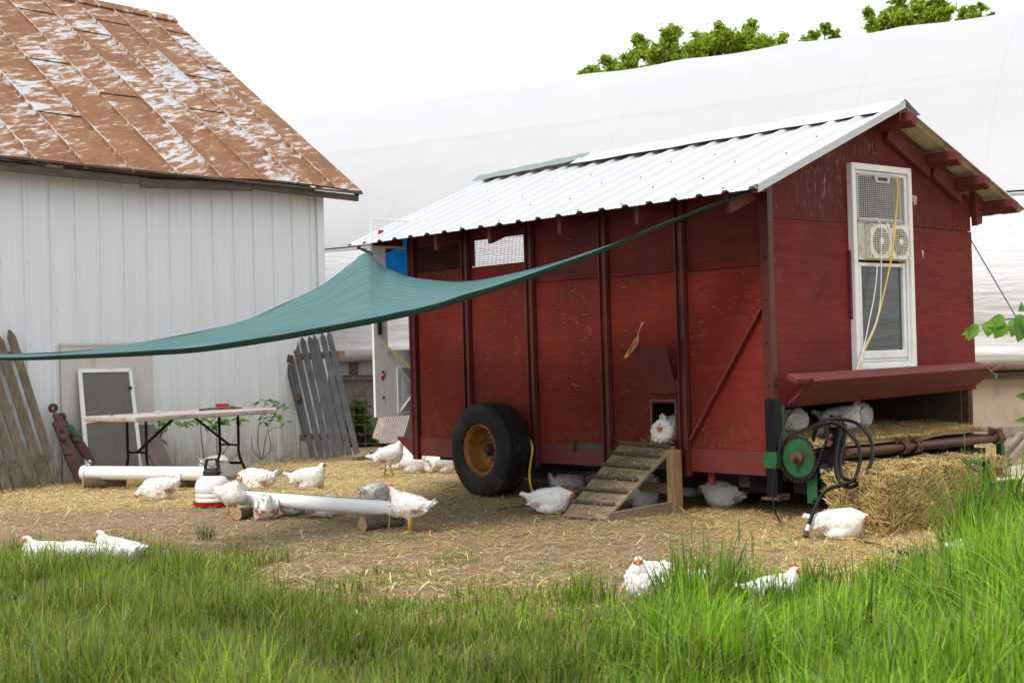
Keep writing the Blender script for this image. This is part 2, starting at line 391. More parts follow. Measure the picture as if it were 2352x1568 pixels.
def attr_mat(name, rough=.8, trans=0, spec=.3, varn=0, bump=0):
    t = NT(name); a = t.n('ShaderNodeAttribute', attribute_name='Col'); c = a.outputs[0]
    if varn: c = t.mix(1.0, c, t.ramp(t.noise(t.coord(), 30, 4), [(.3, 1 - varn), (.7, 1.0)]), 'MULTIPLY')
    t.base(c); t.rough(rough); t.b.inputs['Specular IOR Level'].default_value = spec
    if bump: t.bump(t.noise(t.coord(scale=(1, 1, 1)), 70, 4), bump, .003)
    if trans:
        tr = t.n('ShaderNodeBsdfTranslucent'); t.l(c, tr.inputs[0]); ms = t.n('ShaderNodeMixShader'); ms.inputs[0].default_value = trans
        t.l(t.b.outputs[0], ms.inputs[1]); t.l(tr.outputs[0], ms.inputs[2]); t.l(ms.outputs[0], t.out.inputs[0])
    return t.m
M['grass'] = attr_mat('grass_blades', .5, .42, .3)
M['leaf'] = attr_mat('leaves', .5, .5, .3)
M['straw'] = attr_mat('loose_straw', .6, .12, .4)
M['feather'] = attr_mat('white_feathers', .85, 0, .15, .05, .3)

def np_mesh(name, verts, quads, cols, mat, parent=None, tris=False, smooth=False):
    me = bpy.data.meshes.new(name); nv = len(verts); nf = len(quads); k = quads.shape[1]
    me.vertices.add(nv); me.vertices.foreach_set('co', np.ascontiguousarray(verts, np.float32).ravel())
    me.loops.add(nf * k); me.loops.foreach_set('vertex_index', np.ascontiguousarray(quads, np.int32).ravel())
    me.polygons.add(nf); me.polygons.foreach_set('loop_start', np.arange(0, nf * k, k, dtype=np.int32))
    if smooth: me.polygons.foreach_set('use_smooth', np.ones(nf, bool))
    me.update(calc_edges=True); me.validate()
    a = me.color_attributes.new('Col', 'FLOAT_COLOR', 'POINT')
    c4 = np.ones((nv, 4), np.float32); c4[:, :3] = cols; a.data.foreach_set('color', c4.ravel())
    me.materials.append(mat)
    ob = bpy.data.objects.new(name, me); col.objects.link(ob)
    if parent: ob.parent = parent
    return ob

def proj_np(P):
    d = P - np.array([0, 0, EYE]); f = np.array(_f); r = np.array(_r); u = np.array(_u); z = d @ f
    return PX0 + FP * (d @ r) / z, PY0 - FP * (d @ u) / z

# ================================================================ GROUND
def vnoise(x, y, f, seed=0):
    r_ = np.random.default_rng(seed); T = r_.random((64, 64)); x = np.asarray(x) * f; y = np.asarray(y) * f
    xi = np.floor(x).astype(int); yi = np.floor(y).astype(int); fx = x - xi; fy = y - yi
    fx = fx * fx * (3 - 2 * fx); fy = fy * fy * (3 - 2 * fy)
    g = lambda a, b: T[a % 64, b % 64]
    return (g(xi, yi) * (1 - fx) + g(xi + 1, yi) * fx) * (1 - fy) + (g(xi, yi + 1) * (1 - fx) + g(xi + 1, yi + 1) * fx) * fy
def sstep(a, b, x):
    t = np.clip((x - a) / (b - a), 0, 1); return t * t * (3 - 2 * t)
def hground(x, y):
    x = np.asarray(x, float); y = np.asarray(y, float)
    return .022 * (vnoise(x, y, .9, 3) - .5) + .012 * (vnoise(x, y, 3.1, 4) - .5)
def straw_dens(x, y):
    x = np.asarray(x, float); y = np.asarray(y, float)
    n = vnoise(x, y, 1.1, 11) - .5
    a = sstep(11.2, 12.8, y + n * 1.2) * sstep(.6, -.4, x)
    b = sstep(.5, 1.7, x + n) * sstep(6.6, 7.6, y + n)
    c = .42 * sstep(8.0, 9.6, y + n * 1.5) * sstep(-3, -.2, x)
    base = .22 + .16 * (n + .5)
    d = np.maximum.reduce([a, b * .85, c, np.full_like(x, 0) + base])
    return np.clip(d, 0, 1)
def axis_pts(lo, hi, st, far):
    a = np.arange(lo, hi + st / 2, st); return np.concatenate([[-far, -far / 3, lo - 20, lo - 5], a, [hi + 5, hi + 20, far / 3, far]])
gx = axis_pts(-9, 9, .09, 400); gy = axis_pts(1, 26, .09, 400)
GX, GY = np.meshgrid(gx, gy); GZ = hground(GX, GY)
sd_ = straw_dens(GX, GY)
soil = np.array([.215, .140, .092]); strw = np.array([.56, .40, .165])
nn = vnoise(GX, GY, 6, 21)[..., None]; n2 = vnoise(GX, GY, 13, 22)[..., None]
gcol = soil * (.7 + .6 * nn) * (1 - sd_[..., None] * .75) + strw * (.55 + .5 * n2) * sd_[..., None] * .75
nxg, nyg = len(gx), len(gy)
idx = np.arange(nxg * nyg).reshape(nyg, nxg)
quads = np.stack([idx[:-1, :-1], idx[:-1, 1:], idx[1:, 1:], idx[1:, :-1]], -1).reshape(-1, 4)
t = NT('dirt_ground_with_straw'); a = t.n('ShaderNodeAttribute', attribute_name='Col')
v = t.coord(); s1 = t.noise(v, 38, 8, .75); s2 = t.noise(v, 3, 5, .6); s3 = t.noise(t.coord(scale=(1, 4, 1)), 22, 6, .7)
c = t.mix(1.0, a.outputs[0], t.ramp(s1, [(.32, .32), (.68, 1.45)]), 'MULTIPLY')
c = t.mix(t.ramp(s3, [(.56, 0), (.66, .55)]), c, (.36, .26, .14))
c = t.mix(t.ramp(t.noise(v, 60, 3), [(.68, 0), (.72, .6)]), c, (.42, .38, .33))
t.base(c); t.rough(.95); t.bump(s1, .9, .02); M['ground'] = t.m
g = np_mesh('ground', np.stack([GX, GY, GZ], -1).reshape(-1, 3), quads, gcol.reshape(-1, 3), M['ground'], smooth=True)
tag(g, 'brown trampled dirt yard scattered with straw', None, None, 'structure')

# ================================================================ BARN
BANG = R(50.5)
barn = thing('barn', (-2.39, 18.1, 0), BANG, 'white ribbed metal barn with rusty brown sheet roof at left', 'barn')
WH = 3.34; BLEN = 11.0; BD = 7.0
def ribbed(x0, x1, z0, z1, y, sp=.31, flip=1):
    pr = []; x = x0
    while x < x1 - .001:
        for dx, dy in ((0, 0), (sp - .05, 0), (sp - .04, .02), (sp - .015, .02), (sp - .005, 0)):
            if x + dx <= x1: pr.append((x + dx, y - dy * flip))
        for k in (.09, .18):
            pass
        x += sp
    pr.append((x1, y)); return pr
b = MB(); pr = ribbed(-BLEN, 0, 0, WH, 0)
b.grid([[(x, y, 0) for x, y in pr], [(x, y, WH) for x, y in pr]])
b.add([(0, 0, 0), (0, BD, 0), (0, BD, WH), (0, BD / 2, WH + 2.6), (0, 0, WH)], [(0, 1, 2, 3, 4)])
b.add([(-BLEN, 0, 0), (-BLEN, BD, 0), (-BLEN, BD, WH), (-BLEN, BD / 2, WH + 2.6), (-BLEN, 0, WH)], [(4, 3, 2, 1, 0)])
b.add([(-BLEN, BD, 0), (0, BD, 0), (0, BD, WH), (-BLEN, BD, WH)], [(3, 2, 1, 0)])
wallb = b
b = MB(); b.prism([(-.09, -.032, 0), (.022, -.032, 0), (.022, -.002, 0), (-.09, -.002, 0)], (0, 0, WH)); b.box((.002, -.03, 0), (.024, .1, WH)); b.build('corner_trim', M['siding'], barn)
b = wallb
for zz in (2.33, 1.45, .25):
    x = -.16
    while x > -8: b.lathe([(.011, 0), (.011, .006), (0, .007)], (x, -.0005, zz + .01 * math.sin(x * 7)), (0, -1, 0), 8, 1); x -= .31
x = -.16
while x > -8: b.lathe([(.012, 0), (.012, .006), (0, .007)], (x, -.0005, WH - .22), (0, -1, 0), 8, 1); x -= .31
b.build('wall', [M['siding'], M['screw']], barn)
b = MB(); b.box((-3.83, -.036, .0), (-2.66, -.021, 1.46)); b.box((-3.84, -.045, 1.46), (-2.65, -.02, 1.485)); b.build('patch_panel', M['beige'], barn)
BXv = V((math.cos(BANG), math.sin(BANG), 0)); BNv = V((-math.sin(BANG), math.cos(BANG), 0))
def WB(x, y, off=.05): return PL(x, y, V((-2.39, 18.1, 0)) - BNv * off, BNv)
# roof
EZ, EY = 3.36, -.34; RY, RZ = 3.5, 6.28; SL = math.hypot(RY - EY, RZ - EZ); XR = .42; XL = -BLEN - .3
sv_ = V((0, RY - EY, RZ - EZ)).normalized(); nv_ = V((0, -sv_.z, sv_.y))
def rp(x, s, h=0):
    sag = .035 * math.sin((x + 3) * .55) * (1 - s / SL) - .02 * math.sin(x * 1.7) * (1 - s / SL)
    p = V((x, EY, EZ)) + sv_ * s + nv_ * h; p.z += sag; return p
def add_uv(ob, f):
    uvl = ob.data.uv_layers.new(name='UVMap'); me = ob.data
    for lp in me.loops:
        co = me.vertices[lp.vertex_index].co; uvl.data[lp.index].uv = f(co)
b = MB()
xs = list(np.arange(XL, XR + .001, .3)) + [XR]
ss = np.linspace(0, SL, 12)
b.grid([[rp(x, s) for x in xs] for s in ss]); b.grid([[rp(x, s, -.02) for x in xs] for s in ss][::-1])
b.add([rp(XR, 0), rp(XR, SL), rp(XR, SL, -.02), rp(XR, 0, -.02)], [(0, 1, 2, 3)])
# standing seams, slightly crooked
x = XR - .5; seams = []
while x > XL: seams.append(x); x -= .6
for x in seams:
    for i in range(11):
        s0, s1 = ss[i], ss[i + 1]; j0 = .008 * math.sin(x * 9 + i * 2.1); j1 = .008 * math.sin(x * 9 + (i + 1) * 2.1)
        w_ = .011; hh = .026
        p = [rp(x - w_ + j0, s0, .001), rp(x + w_ + j0, s0, .001), rp(x + w_ * .5 + j0, s0, hh), rp(x - w_ * .5 + j0, s0, hh)]
        q = [rp(x - w_ + j1, s1, .001), rp(x + w_ + j1, s1, .001), rp(x + w_ * .5 + j1, s1, hh), rp(x - w_ * .5 + j1, s1, hh)]
        b.add(p + q, [(0, 4, 7, 3), (3, 7, 6, 2), (2, 6, 5, 1), (0, 3, 2, 1)])
# lap joints between sheets: each upper sheet sits over the lower one
laps = [(0, [3.2, 4.3]), (1, [.9 + 1.9]), (2, [1.75, 4.2]), (3, [3.7]), (4, [1.9, 4.1]), (5, [2.6]), (6, [1.2, 3.8]), (7, [2.9]), (8, [3.4]), (9, [1.6])]
for k, ls in laps:
    x1 = XR if k == 0 else seams[k - 1]; x0 = seams[k] if k < len(seams) else XL
    for s in ls:
        b.add([rp(x0 + .012, s - .02, .002), rp(x1 - .012, s - .02, .002), rp(x1 - .012, s - .02, .012), rp(x0 + .012, s - .02, .012), rp(x0 + .012, s + .25, .002), rp(x1 - .012, s + .25, .002)],
              [(0, 1, 2, 3), (3, 2, 5, 4)])
        b.add([rp(x0 + .012, s - .034, .0035), rp(x1 - .012, s - .034, .0035), rp(x1 - .012, s - .02, .0035), rp(x0 + .012, s - .02, .0035)], [(0, 1, 2, 3)], 1)
# far slope
q0 = [V((x, RY, RZ)) for x in (XL, XR)]; q1 = [V((x, 2 * RY - EY, EZ)) for x in (XL, XR)]
b.add([q0[0], q0[1], q1[1], q1[0]], [(0, 1, 2, 3)])
ro = b.build('roof', [M['rusty'], M['chain']], barn)
add_uv(ro, lambda c: (c.x - (XR - .5), (c.y - EY) * SL / (RY - EY)))
b = MB()
for sgn in (1,):
    b.grid([[rp(x, SL - .17, .03) for x in xs], [rp(x, SL - .01, .045) for x in xs], [V((x, RY + .16, RZ - .10)) for x in xs]])
    b.grid([[rp(x, SL - .17, .003) for x in xs], [rp(x, SL - .17, .03) for x in xs]])
rc = b.build('ridge_cap', M['rusty'], ro); add_uv(rc, lambda c: (c.x * 1.3 + 51, 3 + c.y))
b = MB()
x = XL
segs = [1.7, 1.4, 2.2, 1.15, 1.9, 1.6, 2.0]; k = 0
while x < XR - .05:
    x2 = min(x + segs[k % 7], XR - .02); dz = .012 * ((k * 37) % 5 - 2)
    a_ = rp(x, 0, -.035); c_ = rp(x2 - .01, 0, -.035)
    b.bar(a_ + V((0, .035, -.055 + dz)), c_ + V((0, .035, -.055 + dz * .3)), .028, .078 + .01 * (k % 3)); x = x2; k += 1
b.bar(rp(XL, 0, -.012) + V((0, -.004, -.012)), rp(XR, 0, -.012) + V((0, -.004, -.012)), .02, .028)
b.bar(rp(XR - .02, .02, -.05), rp(XR - .02, SL, -.05), .03, .09, (0, 0, 1)); b.build('fascia', wood('dark_old_fascia', (.07, .055, .04), (.15, .125, .1), (3, 30, 30), .9), barn, bevel=.004)

# sparrow on the eave
sp = thing('sparrow', Zp(741, 435, 17.86), R(10), 'small brown sparrow perched on the eave end of the rusty roof', 'bird')
b = MB(); b.tube([(-.10, 0, .015), (-.06, 0, .03), (-.02, 0, .045), (.02, 0, .06), (.05, 0, .075), (.075, 0, .08), (.09, 0, .077), (.102, 0, .073)], [.006, .014, .028, .032, .026, .02, .012, .002], 10)
b.tube([(0, .01, .03), (0, .01, -.005)], .003, 5); b.tube([(0, -.01, .03), (0, -.01, -.005)], .003, 5); b.build('body', M['bird'], sp, smooth='all')

# ================================================================ GREENHOUSE
gh = thing('greenhouse', (-2.17, 21.8, 0), R(-32.3), 'huge white plastic hoop greenhouse behind the yard', 'greenhouse')
GH_W = 4.6; Z0 = 1.0; RH = 5.06
def ghp(x, tt, out=0):
    n = GH_W - GH_W * math.cos(tt); z = Z0 + RH * math.sin(tt)
    return V((x, n, z)) + V((0, -math.cos(tt), math.sin(tt))) * out
b = MB(); xs = np.arange(-34, 15.01, .25); T_ = [math.pi * k / 72 for k in range(73)]
def sagf(x, tt):
    ph = (x % 1.83) / 1.83; d = 4 * ph * (1 - ph)
    return -.04 * d * (math.sin(tt) ** .8 if tt > 0 else 0) - .004 * math.sin(x * 1.1 + tt * 4) * d
T_ = sorted(set(T_ + [R(47), R(49), R(48)]))
b.grid([[ghp(x, tt, sagf(x, tt) + (.014 if abs(tt - R(48)) < .001 else 0)) for x in xs] for tt in T_])
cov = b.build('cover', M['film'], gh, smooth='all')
def gable(xg):
    return [ghp(xg, tt) for tt in T_]
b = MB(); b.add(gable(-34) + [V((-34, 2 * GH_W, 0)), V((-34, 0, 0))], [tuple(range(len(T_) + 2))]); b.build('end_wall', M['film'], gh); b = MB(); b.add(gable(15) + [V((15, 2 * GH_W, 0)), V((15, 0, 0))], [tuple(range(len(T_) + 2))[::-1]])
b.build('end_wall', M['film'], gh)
# wiggle-wire rail, hip board and rolled-up side film
b = MB(); tt = math.asin(2.02 / RH)
b.tube([ghp(x, tt + .004 * math.sin(x), .03) for x in np.arange(-34, 15.1, .5)], .012, 6); b.build('rail', M['black_paint'], gh)
b = MB()
P = []
for j, (n_, z_) in enumerate(((-.02, 2.96), (-.05, 2.4), (-.06, 1.85), (-.05, 1.45), (-.04, 1.2), (-.11, 1.12), (-.14, 1.02), (-.11, .93), (-.02, .9), (.02, 1.0))):
    row = []
    for x in np.arange(-20, 15.01, .12):
        w = .035 * math.sin(x * 5.1 + j * .9) * math.sin(x * 1.3 + j) * (1 if j > 0 else 0) + .02 * math.sin(x * 13 + j * 2.2) * (j > 1)
        lift = .3 * max(0, min(1, (2.2 - x) / 1.5))
        zz = z_ + (lift if j > 2 else lift * .4 * j / 3); ta = math.asin(max(0, min(.99, (zz - Z0) / RH))); row.append(V((x, GH_W - GH_W * math.cos(ta) + n_ - .03 - abs(w) * 1.2, zz)))
    P.append(row)
b.grid(P); b.build('rolled_side_curtain', M['tarp'], gh, smooth='all')
b = MB(); b.box((2.6, .06, .0), (15, .12, .80)); b.build('stucco_board', M['beige_wall'], gh)
b = MB(); b.box((2.6, .02, .802), (15, .14, .87)); b.build('sill_board', M['old_wood'], gh)
b = MB(); b.box((2.6, .05, .872), (15, .1, 1.06)); b.build('base_board', M['dark_wood'], gh)
b = MB(); b.box((-12, -.02, 0), (2.58, .16, .93)); b.build('foundation', M['concrete'], gh)
b = MB(); b.box((-12, -.08, .93), (2.58, .2, .985)); b.build('sill_board', M['old_wood'], gh)
for x in (-1.35, -.42, .42, .62, 1.5, 2.3):
    b = MB(); b.box((x, -.02, .985), (x + .16, .08, 1.62)); b.build('post', M['old_wood'], gh)
b = MB(); b.box((-12, .14, .985), (2.58, .2, 1.7)); b.build('back_board', M['dark_wood'], gh)

# ================================================================ TREES behind the greenhouse
LEAFS = np.array([[.20, .30, .015], [.27, .38, .02], [.33, .44, .03], [.12, .20, .012], [.38, .48, .05]])
def leaf_cloud(centers, radii, n, size, cols, name, parent, seed, flat=.8):
    r_ = np.random.default_rng(seed); k = len(centers); w = np.array(radii) ** 2; w /= w.sum()
    ci = r_.choice(k, n, p=w); d = r_.normal(size=(n, 3)); d /= np.linalg.norm(d, axis=1)[:, None]
    rad = np.abs(r_.normal(0, .62, n)); c0 = np.array(centers)[ci] + d * (np.array(radii)[ci] * rad)[:, None] * np.array([1, 1, flat])
    a_ = r_.normal(size=(n, 3)); a_ /= np.linalg.norm(a_, axis=1)[:, None]
    b_ = np.cross(a_, r_.normal(size=(n, 3))); b_ /= np.linalg.norm(b_, axis=1)[:, None]
    s_ = size * (.6 + .8 * r_.random(n))[:, None]
    P = np.stack([c0 - a_ * s_, c0 + b_ * s_ * .45 - a_ * s_ * .1, c0 + a_ * s_, c0 - b_ * s_ * .45 - a_ * s_ * .1], 1).reshape(-1, 3)
    q = np.arange(n * 4).reshape(-1, 4); cc = cols[r_.integers(0, len(cols), n)] * (.75 + .5 * r_.random(n))[:, None]
    return np_mesh(name, P, q, np.repeat(cc, 4, 0), M['leaf'], parent)
def back_tree(px, yd, lumps, label, seed, n, group='trees behind the greenhouse'):
    base = Zp(px, 800, yd); base.z = 0
    tr = thing('tree', base, 0, label, 'tree', group); r_ = random.Random(seed)
    cs = []; rs = []; Mi = to_local(tr)
    for (lx, ly, lr) in lumps:
        p = Mi @ Zp(lx, ly, yd + r_.uniform(-1, 1)); rr = lr * yd / FP * 1.22
        for _ in range(7):
            cs.append((p.x + r_.uniform(-.6, .6) * rr, p.y + r_.uniform(-.8, .8) * rr, p.z + r_.uniform(-.7, .7) * rr)); rs.append(rr * r_.uniform(.3, .55))
        cs.append(tuple(p)); rs.append(rr * .6)
    top = max(c[2] for c in cs); b = MB(); mid = V((0, 0, top * .45))
    b.tube([V((0, 0, 0)), V((.1, 0, top * .25)), mid], [.28, .2, .15], 8)
    for c_ in cs[7::8]:
        b.tube(smoothpath([mid - V((0, 0, .3)), (mid + V(c_)) / 2 + V((0, 0, .4)), V(c_)], 3), [.12, .1, .09, .07, .05, .035, .02], 5)
    b.build('trunk', M['bark'], tr, smooth='all')
    leaf_cloud(cs, rs, int(n * 2.2), .082, LEAFS, 'crown', tr, seed)
back_tree(1430, 46, [(1370, 165, 22), (1340, 178, 14), (1400, 148, 20), (1440, 150, 26), (1470, 112, 28), (1468, 90, 17), (1510, 140, 36), (1540, 95, 24), (1550, 72, 14), (1545, 130, 30), (1420, 185, 30), (1500, 180, 40), (1450, 215, 50), (1350, 210, 30)], 'leafy green tree lowest and farthest left above the greenhouse ridge', 1, 11000)
back_tree(1690, 44, [(1605, 95, 20), (1590, 125, 26), (1640, 85, 30), (1665, 75, 26), (1650, 110, 34), (1700, 90, 24), (1722, 62, 16), (1725, 90, 30), (1760, 100, 26), (1795, 98, 18), (1690, 130, 40), (1620, 140, 36), (1750, 125, 34), (1680, 180, 60)], 'round green tree behind the middle of the greenhouse ridge', 2, 12500)
back_tree(1880, 48, [(1870, 85, 15), (1895, 72, 16), (1915, 80, 12), (1850, 98, 12), (1880, 110, 30), (1885, 150, 40)], 'small sparse treetop in the gap between two bigger trees', 3, 2600)
back_tree(2080, 44, [(1998, 35, 14), (2000, 62, 16), (2040, 45, 26), (2070, 15, 26), (2110, 0, 22), (2085, 50, 30), (2130, 25, 24), (2160, 12, 20), (2170, 40, 20), (2120, 55, 30), (2030, 70, 30), (2100, 100, 60)], 'tall bright green tree highest above the right end of the ridge', 4, 10500)
back_tree(2235, 48, [(2215, 35, 15), (2235, 28, 14), (2255, 20, 12), (2275, 38, 9), (2240, 50, 22), (2240, 90, 30)], 'small thin treetop right of the tallest tree', 5, 3200)

# ================================================================ CHICKEN COOP ON A WAGON
CO = V((1.879, 10.25, 0)); CA = R(40)
coop = thing('chicken_coop', CO, CA, 'dark red plywood chicken coop on an old wagon with white ribbed metal roof', 'chicken coop')
CM = Matrix.Translation(CO) @ Matrix.Rotation(CA, 4, 'Z')
XF = V((math.cos(CA), math.sin(CA), 0)); YS = V((-math.sin(CA), math.cos(CA), 0))
def fr(x, y, off=0):      # measured point on the front wall, off metres in front of it
    p = PL(x, y, CO - YS * off, YS) - CO; return V((p.dot(XF), -off, p.z))
def sdp(x, y, off=0):     # on the side wall
    p = PL(x, y, CO - XF * off, XF) - CO; return V((-off, p.dot(YS), p.z))
CL, CW = 4.35, 2.60
EXv, EZv, RXv, RZv = -.45, 2.315, 1.30, 3.05          # roof eave and ridge
RS = (RZv - EZv) / (RXv - EXv)
def roofz(x): return EZv + RS * (x - EXv) if x < RXv else RZv - RS * (x - RXv)

def holed(b, us, vs, holes, f, th):   # wall panel grid with openings; f(u,v,d) -> point
    us = sorted(set(us)); vs = sorted(set(vs))
    def solid(i, j):
        if i < 0 or j < 0 or i >= len(us) - 1 or j >= len(vs) - 1: return False
        u = (us[i] + us[i + 1]) / 2; v = (vs[j] + vs[j + 1]) / 2
        return not any(h[0] < u < h[1] and h[2] < v < h[3] for h in holes)
    for i in range(len(us) - 1):
        for j in range(len(vs) - 1):
            if not solid(i, j): continue
            u0, u1, v0, v1 = us[i], us[i + 1], vs[j], vs[j + 1]
            b.add([f(u0, v0, 0), f(u1, v0, 0), f(u1, v1, 0), f(u0, v1, 0)], [(0, 1, 2, 3)])
            b.add([f(u0, v0, th), f(u1, v0, th), f(u1, v1, th), f(u0, v1, th)], [(3, 2, 1, 0)])
            for (di, dj, pa, pb) in ((-1, 0, (u0, v0), (u0, v1)), (1, 0, (u1, v0), (u1, v1)), (0, -1, (u0, v0), (u1, v0)), (0, 1, (u0, v1), (u1, v1))):
                if not solid(i + di, j + dj): b.add([f(*pa, 0), f(*pb, 0), f(*pb, th), f(*pa, th)], [(0, 1, 2, 3)])
# side wall plywood bays (lower sheets)
fS = lambda u, v, d: V((d, u, v))
bays = [(.06, .855), (.865, 1.70), (1.71, 2.615), (2.625, 3.51), (3.52, 4.35)]
b = MB()
for k, (y0, y1) in enumerate(bays):
    seam = [1.822, 1.83, 1.838, 2.035, 2.035][k]
    hole = [(.985, 1.236, .555, .817)] if k == 1 else []
    us = [y0, y1] + [h for q in hole for h in q[:2]]; vs = [.475, seam - .003] + [h for q in hole for h in q[2:]]
    holed(b, us, vs, hole, fS, .016)
b.build('side_panel', M['ply_side'], coop, bevel=0)
b = MB()
for k, (y0, y1) in enumerate(bays):
    seam = [1.822, 1.83, 1.838, 2.035, 2.035][k]
    if k < 3: holed(b, [y0, y1], [seam + .003, 2.46], [], fS, .016)
    else:
        h = [(2.70, 3.43, 2.03, 2.27)] if k == 3 else [(3.60, 4.30, 2.03, 2.27)]
        holed(b, [y0, y1, h[0][0], h[0][1]], [seam + .003, 2.27, 2.46], [(h[0][0], h[0][1], 0, 2.27)], fS, .016)
b.build('upper_panel', M['ply_dark'], coop)
# vent screens
def meshgrid(b, f, u0, u1, v0, v1, st, r):
    n = int((u1 - u0) / st)
    for i in range(n + 1):
        u = u0 + (u1 - u0) * i / n; b.bar(f(u, v0), f(u, v1), r, r)
    n = int((v1 - v0) / st)
    for i in range(n + 1):
        v = v0 + (v1 - v0) * i / n; b.bar(f(u0, v), f(u1, v), r, r)
for (y0, y1) in ((2.70, 3.43), (3.60, 4.30)):
    b = MB(); meshgrid(b, lambda u, v: V((.006, u, v)), y0, y1, 2.03, 2.27, .0185, .0026); b.build('vent_screen', M['rust'], coop)
# far wall, rear wall, floor, partition
b = MB(); holed(b, [0.03, CL], [.3, 2.46], [], lambda u, v, d: V((CW - d, u, v)), .016); b.build('far_wall', M['ply_side'], coop)
b = MB(); holed(b, [.02, CW - .02, .70, 1.72], [.3, 2.47, 2.05, 2.46], [(.70, 1.72, 2.05, 2.46)], lambda u, v, d: V((u, CL - d, v)), .016)
b.prism([(.0, CL - .002, 2.475), (1.3, CL - .002, 2.98), (2.6, CL - .002, 2.475)], (0, -.016, 0)); b.build('rear_wall', M['ply_side'], coop)
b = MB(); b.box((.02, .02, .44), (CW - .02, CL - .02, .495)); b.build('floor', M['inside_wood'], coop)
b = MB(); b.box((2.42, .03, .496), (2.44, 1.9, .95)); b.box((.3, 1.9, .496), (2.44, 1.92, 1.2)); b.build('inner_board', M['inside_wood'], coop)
# steel posts on the side
for k, y in enumerate((.86, 1.71, 2.625, 3.52)):
    b = MB(); b.box((-.030, y - .045, .262), (-.001, y + .045, 2.42)); b.box((-.052, y - .045, .262), (-.0305, y - .012, 2.42)); b.box((-.052, y + .03, .262), (-.0305, y + .045, 2.42))
    z = .4 + .07 * k
    while z < 2.2: b.lathe([(.009, 0), (.009, .008), (0, .01)], (-.0302, y + .01, z), (-1, 0, 0), 6); z += .37
    b.build('side_post', M['red_post'], coop, bevel=.002)
b = MB(); b.box((-.05, CL - .05, .262), (.0, CL + .03, 2.42)); b.box((-.06, CL + .005, .3), (-.051, CL + .03, 2.42)); b.build('corner_post', M['red_post'], coop, bevel=.002)
b = MB(); b.box((-.045, -.035, .854), (-.002, .058, 2.40)); b.box((-.058, -.035, .854), (-.0455, -.01, 2.40))
z = .95
while z < 2.3: b.lathe([(.011, 0), (.011, .01), (0, .012)], (-.0452, .02, z), (-1, 0, 0), 6); z += .31
b.build('corner_post', M['red_post'], coop, bevel=.002)
b = MB(); b.box((-.08, -.068, .155), (-.012, .03, .853)); b.build('jack_post', M['black_paint'], coop, bevel=.003)
b = MB(); b.box((-.088, -.074, .36), (-.008, .04, .478)); b.lathe([(.01, 0), (.01, .05), (0, .05)], (-.05, .04, .4), (0, 1, 0), 8); b.build('jack_sleeve', M['green'], coop, bevel=.002)
b = MB(); b.box((-.11, -.1, .135), (.02, .06, .154)); b.box((-.11, -.1, .1545), (.02, -.09, .18)); b.build('jack_foot', M['rust'], coop, bevel=.002)
b = MB(); b.bar((-.012, .07, 1.52), (-.012, .815, .53), .022, .055, (1, 0, 0)); 
b.v = [tuple(p) for p in b.v]; b.build('diagonal_brace', M['red_steel'], coop, bevel=.002)
# skirt
b = MB()
for (y0, y1) in ((.09, .815), (.905, 1.665), (1.755, 2.58), (2.67, 3.475), (3.565, CL - .05)):
    b.box((-.016, y0, .297), (.0, y1, .473))
b.build('skirt_panel', M['skirt'], coop, bevel=.002)
b = MB(); b.prism([(-.012, CL + .03, .47), (-.012, CL + .34, .47), (-.012, CL + .32, .44), (-.012, CL + .04, .27)], (.012, 0, 0)); b.build('rear_gusset', M['skirt'], coop)
b = MB(); b.box((-.0185, 1.76, .452), (-.0166, 2.2, .478)); b.box((-.0185, 1.76, .436), (-.0166, 1.95, .4515)); b.build('green_paint_strip', simple('faded_green_paint', (.015, .075, .04), .5, 0, .4, 9), coop)
b = MB(); b.bar((-.024, 2.13, .40), (-.024, 2.13, .505), .035, .014, (0, 1, 0)); b.build('latch_hook', M['rust'], coop); b = MB(); b.bar((-.026, 3.61, .465), (-.04, 3.61, .49), .03, .02); b.build('latch_hook', M['rust'], coop)
# under carriage
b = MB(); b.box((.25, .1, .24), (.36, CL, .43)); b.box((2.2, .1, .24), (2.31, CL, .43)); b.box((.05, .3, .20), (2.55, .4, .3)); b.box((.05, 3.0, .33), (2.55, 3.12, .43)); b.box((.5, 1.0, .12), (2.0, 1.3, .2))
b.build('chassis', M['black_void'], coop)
b = MB(); b.box((.85, .25, .045), (.93, 4.2, .44)); b.box((1.9, .25, .045), (1.98, 4.2, .44)); b.build('added_dark_board', M['black_void'], coop)  # dark boards added to block the bright ground seen beneath the coop
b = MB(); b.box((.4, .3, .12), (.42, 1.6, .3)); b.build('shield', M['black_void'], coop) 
b = MB(); b.box((.02, .62, .2), (.035, .68, .29)); b.build('bracket', M['red_steel'], coop)
b = MB(); pts = [(.06, y, .215 + .02 * ((y - 2.2) ** 2)) for y in np.arange(1.5, 2.7, .02)]
for i, p in enumerate(pts): b.box((p[0] - (.012 if i % 2 else .005), p[1] - .008, p[2] - .01), (p[0] + (.012 if i % 2 else .005), p[1] + .008, p[2] + .01))
b.build('drive_chain', M['chain'], coop)
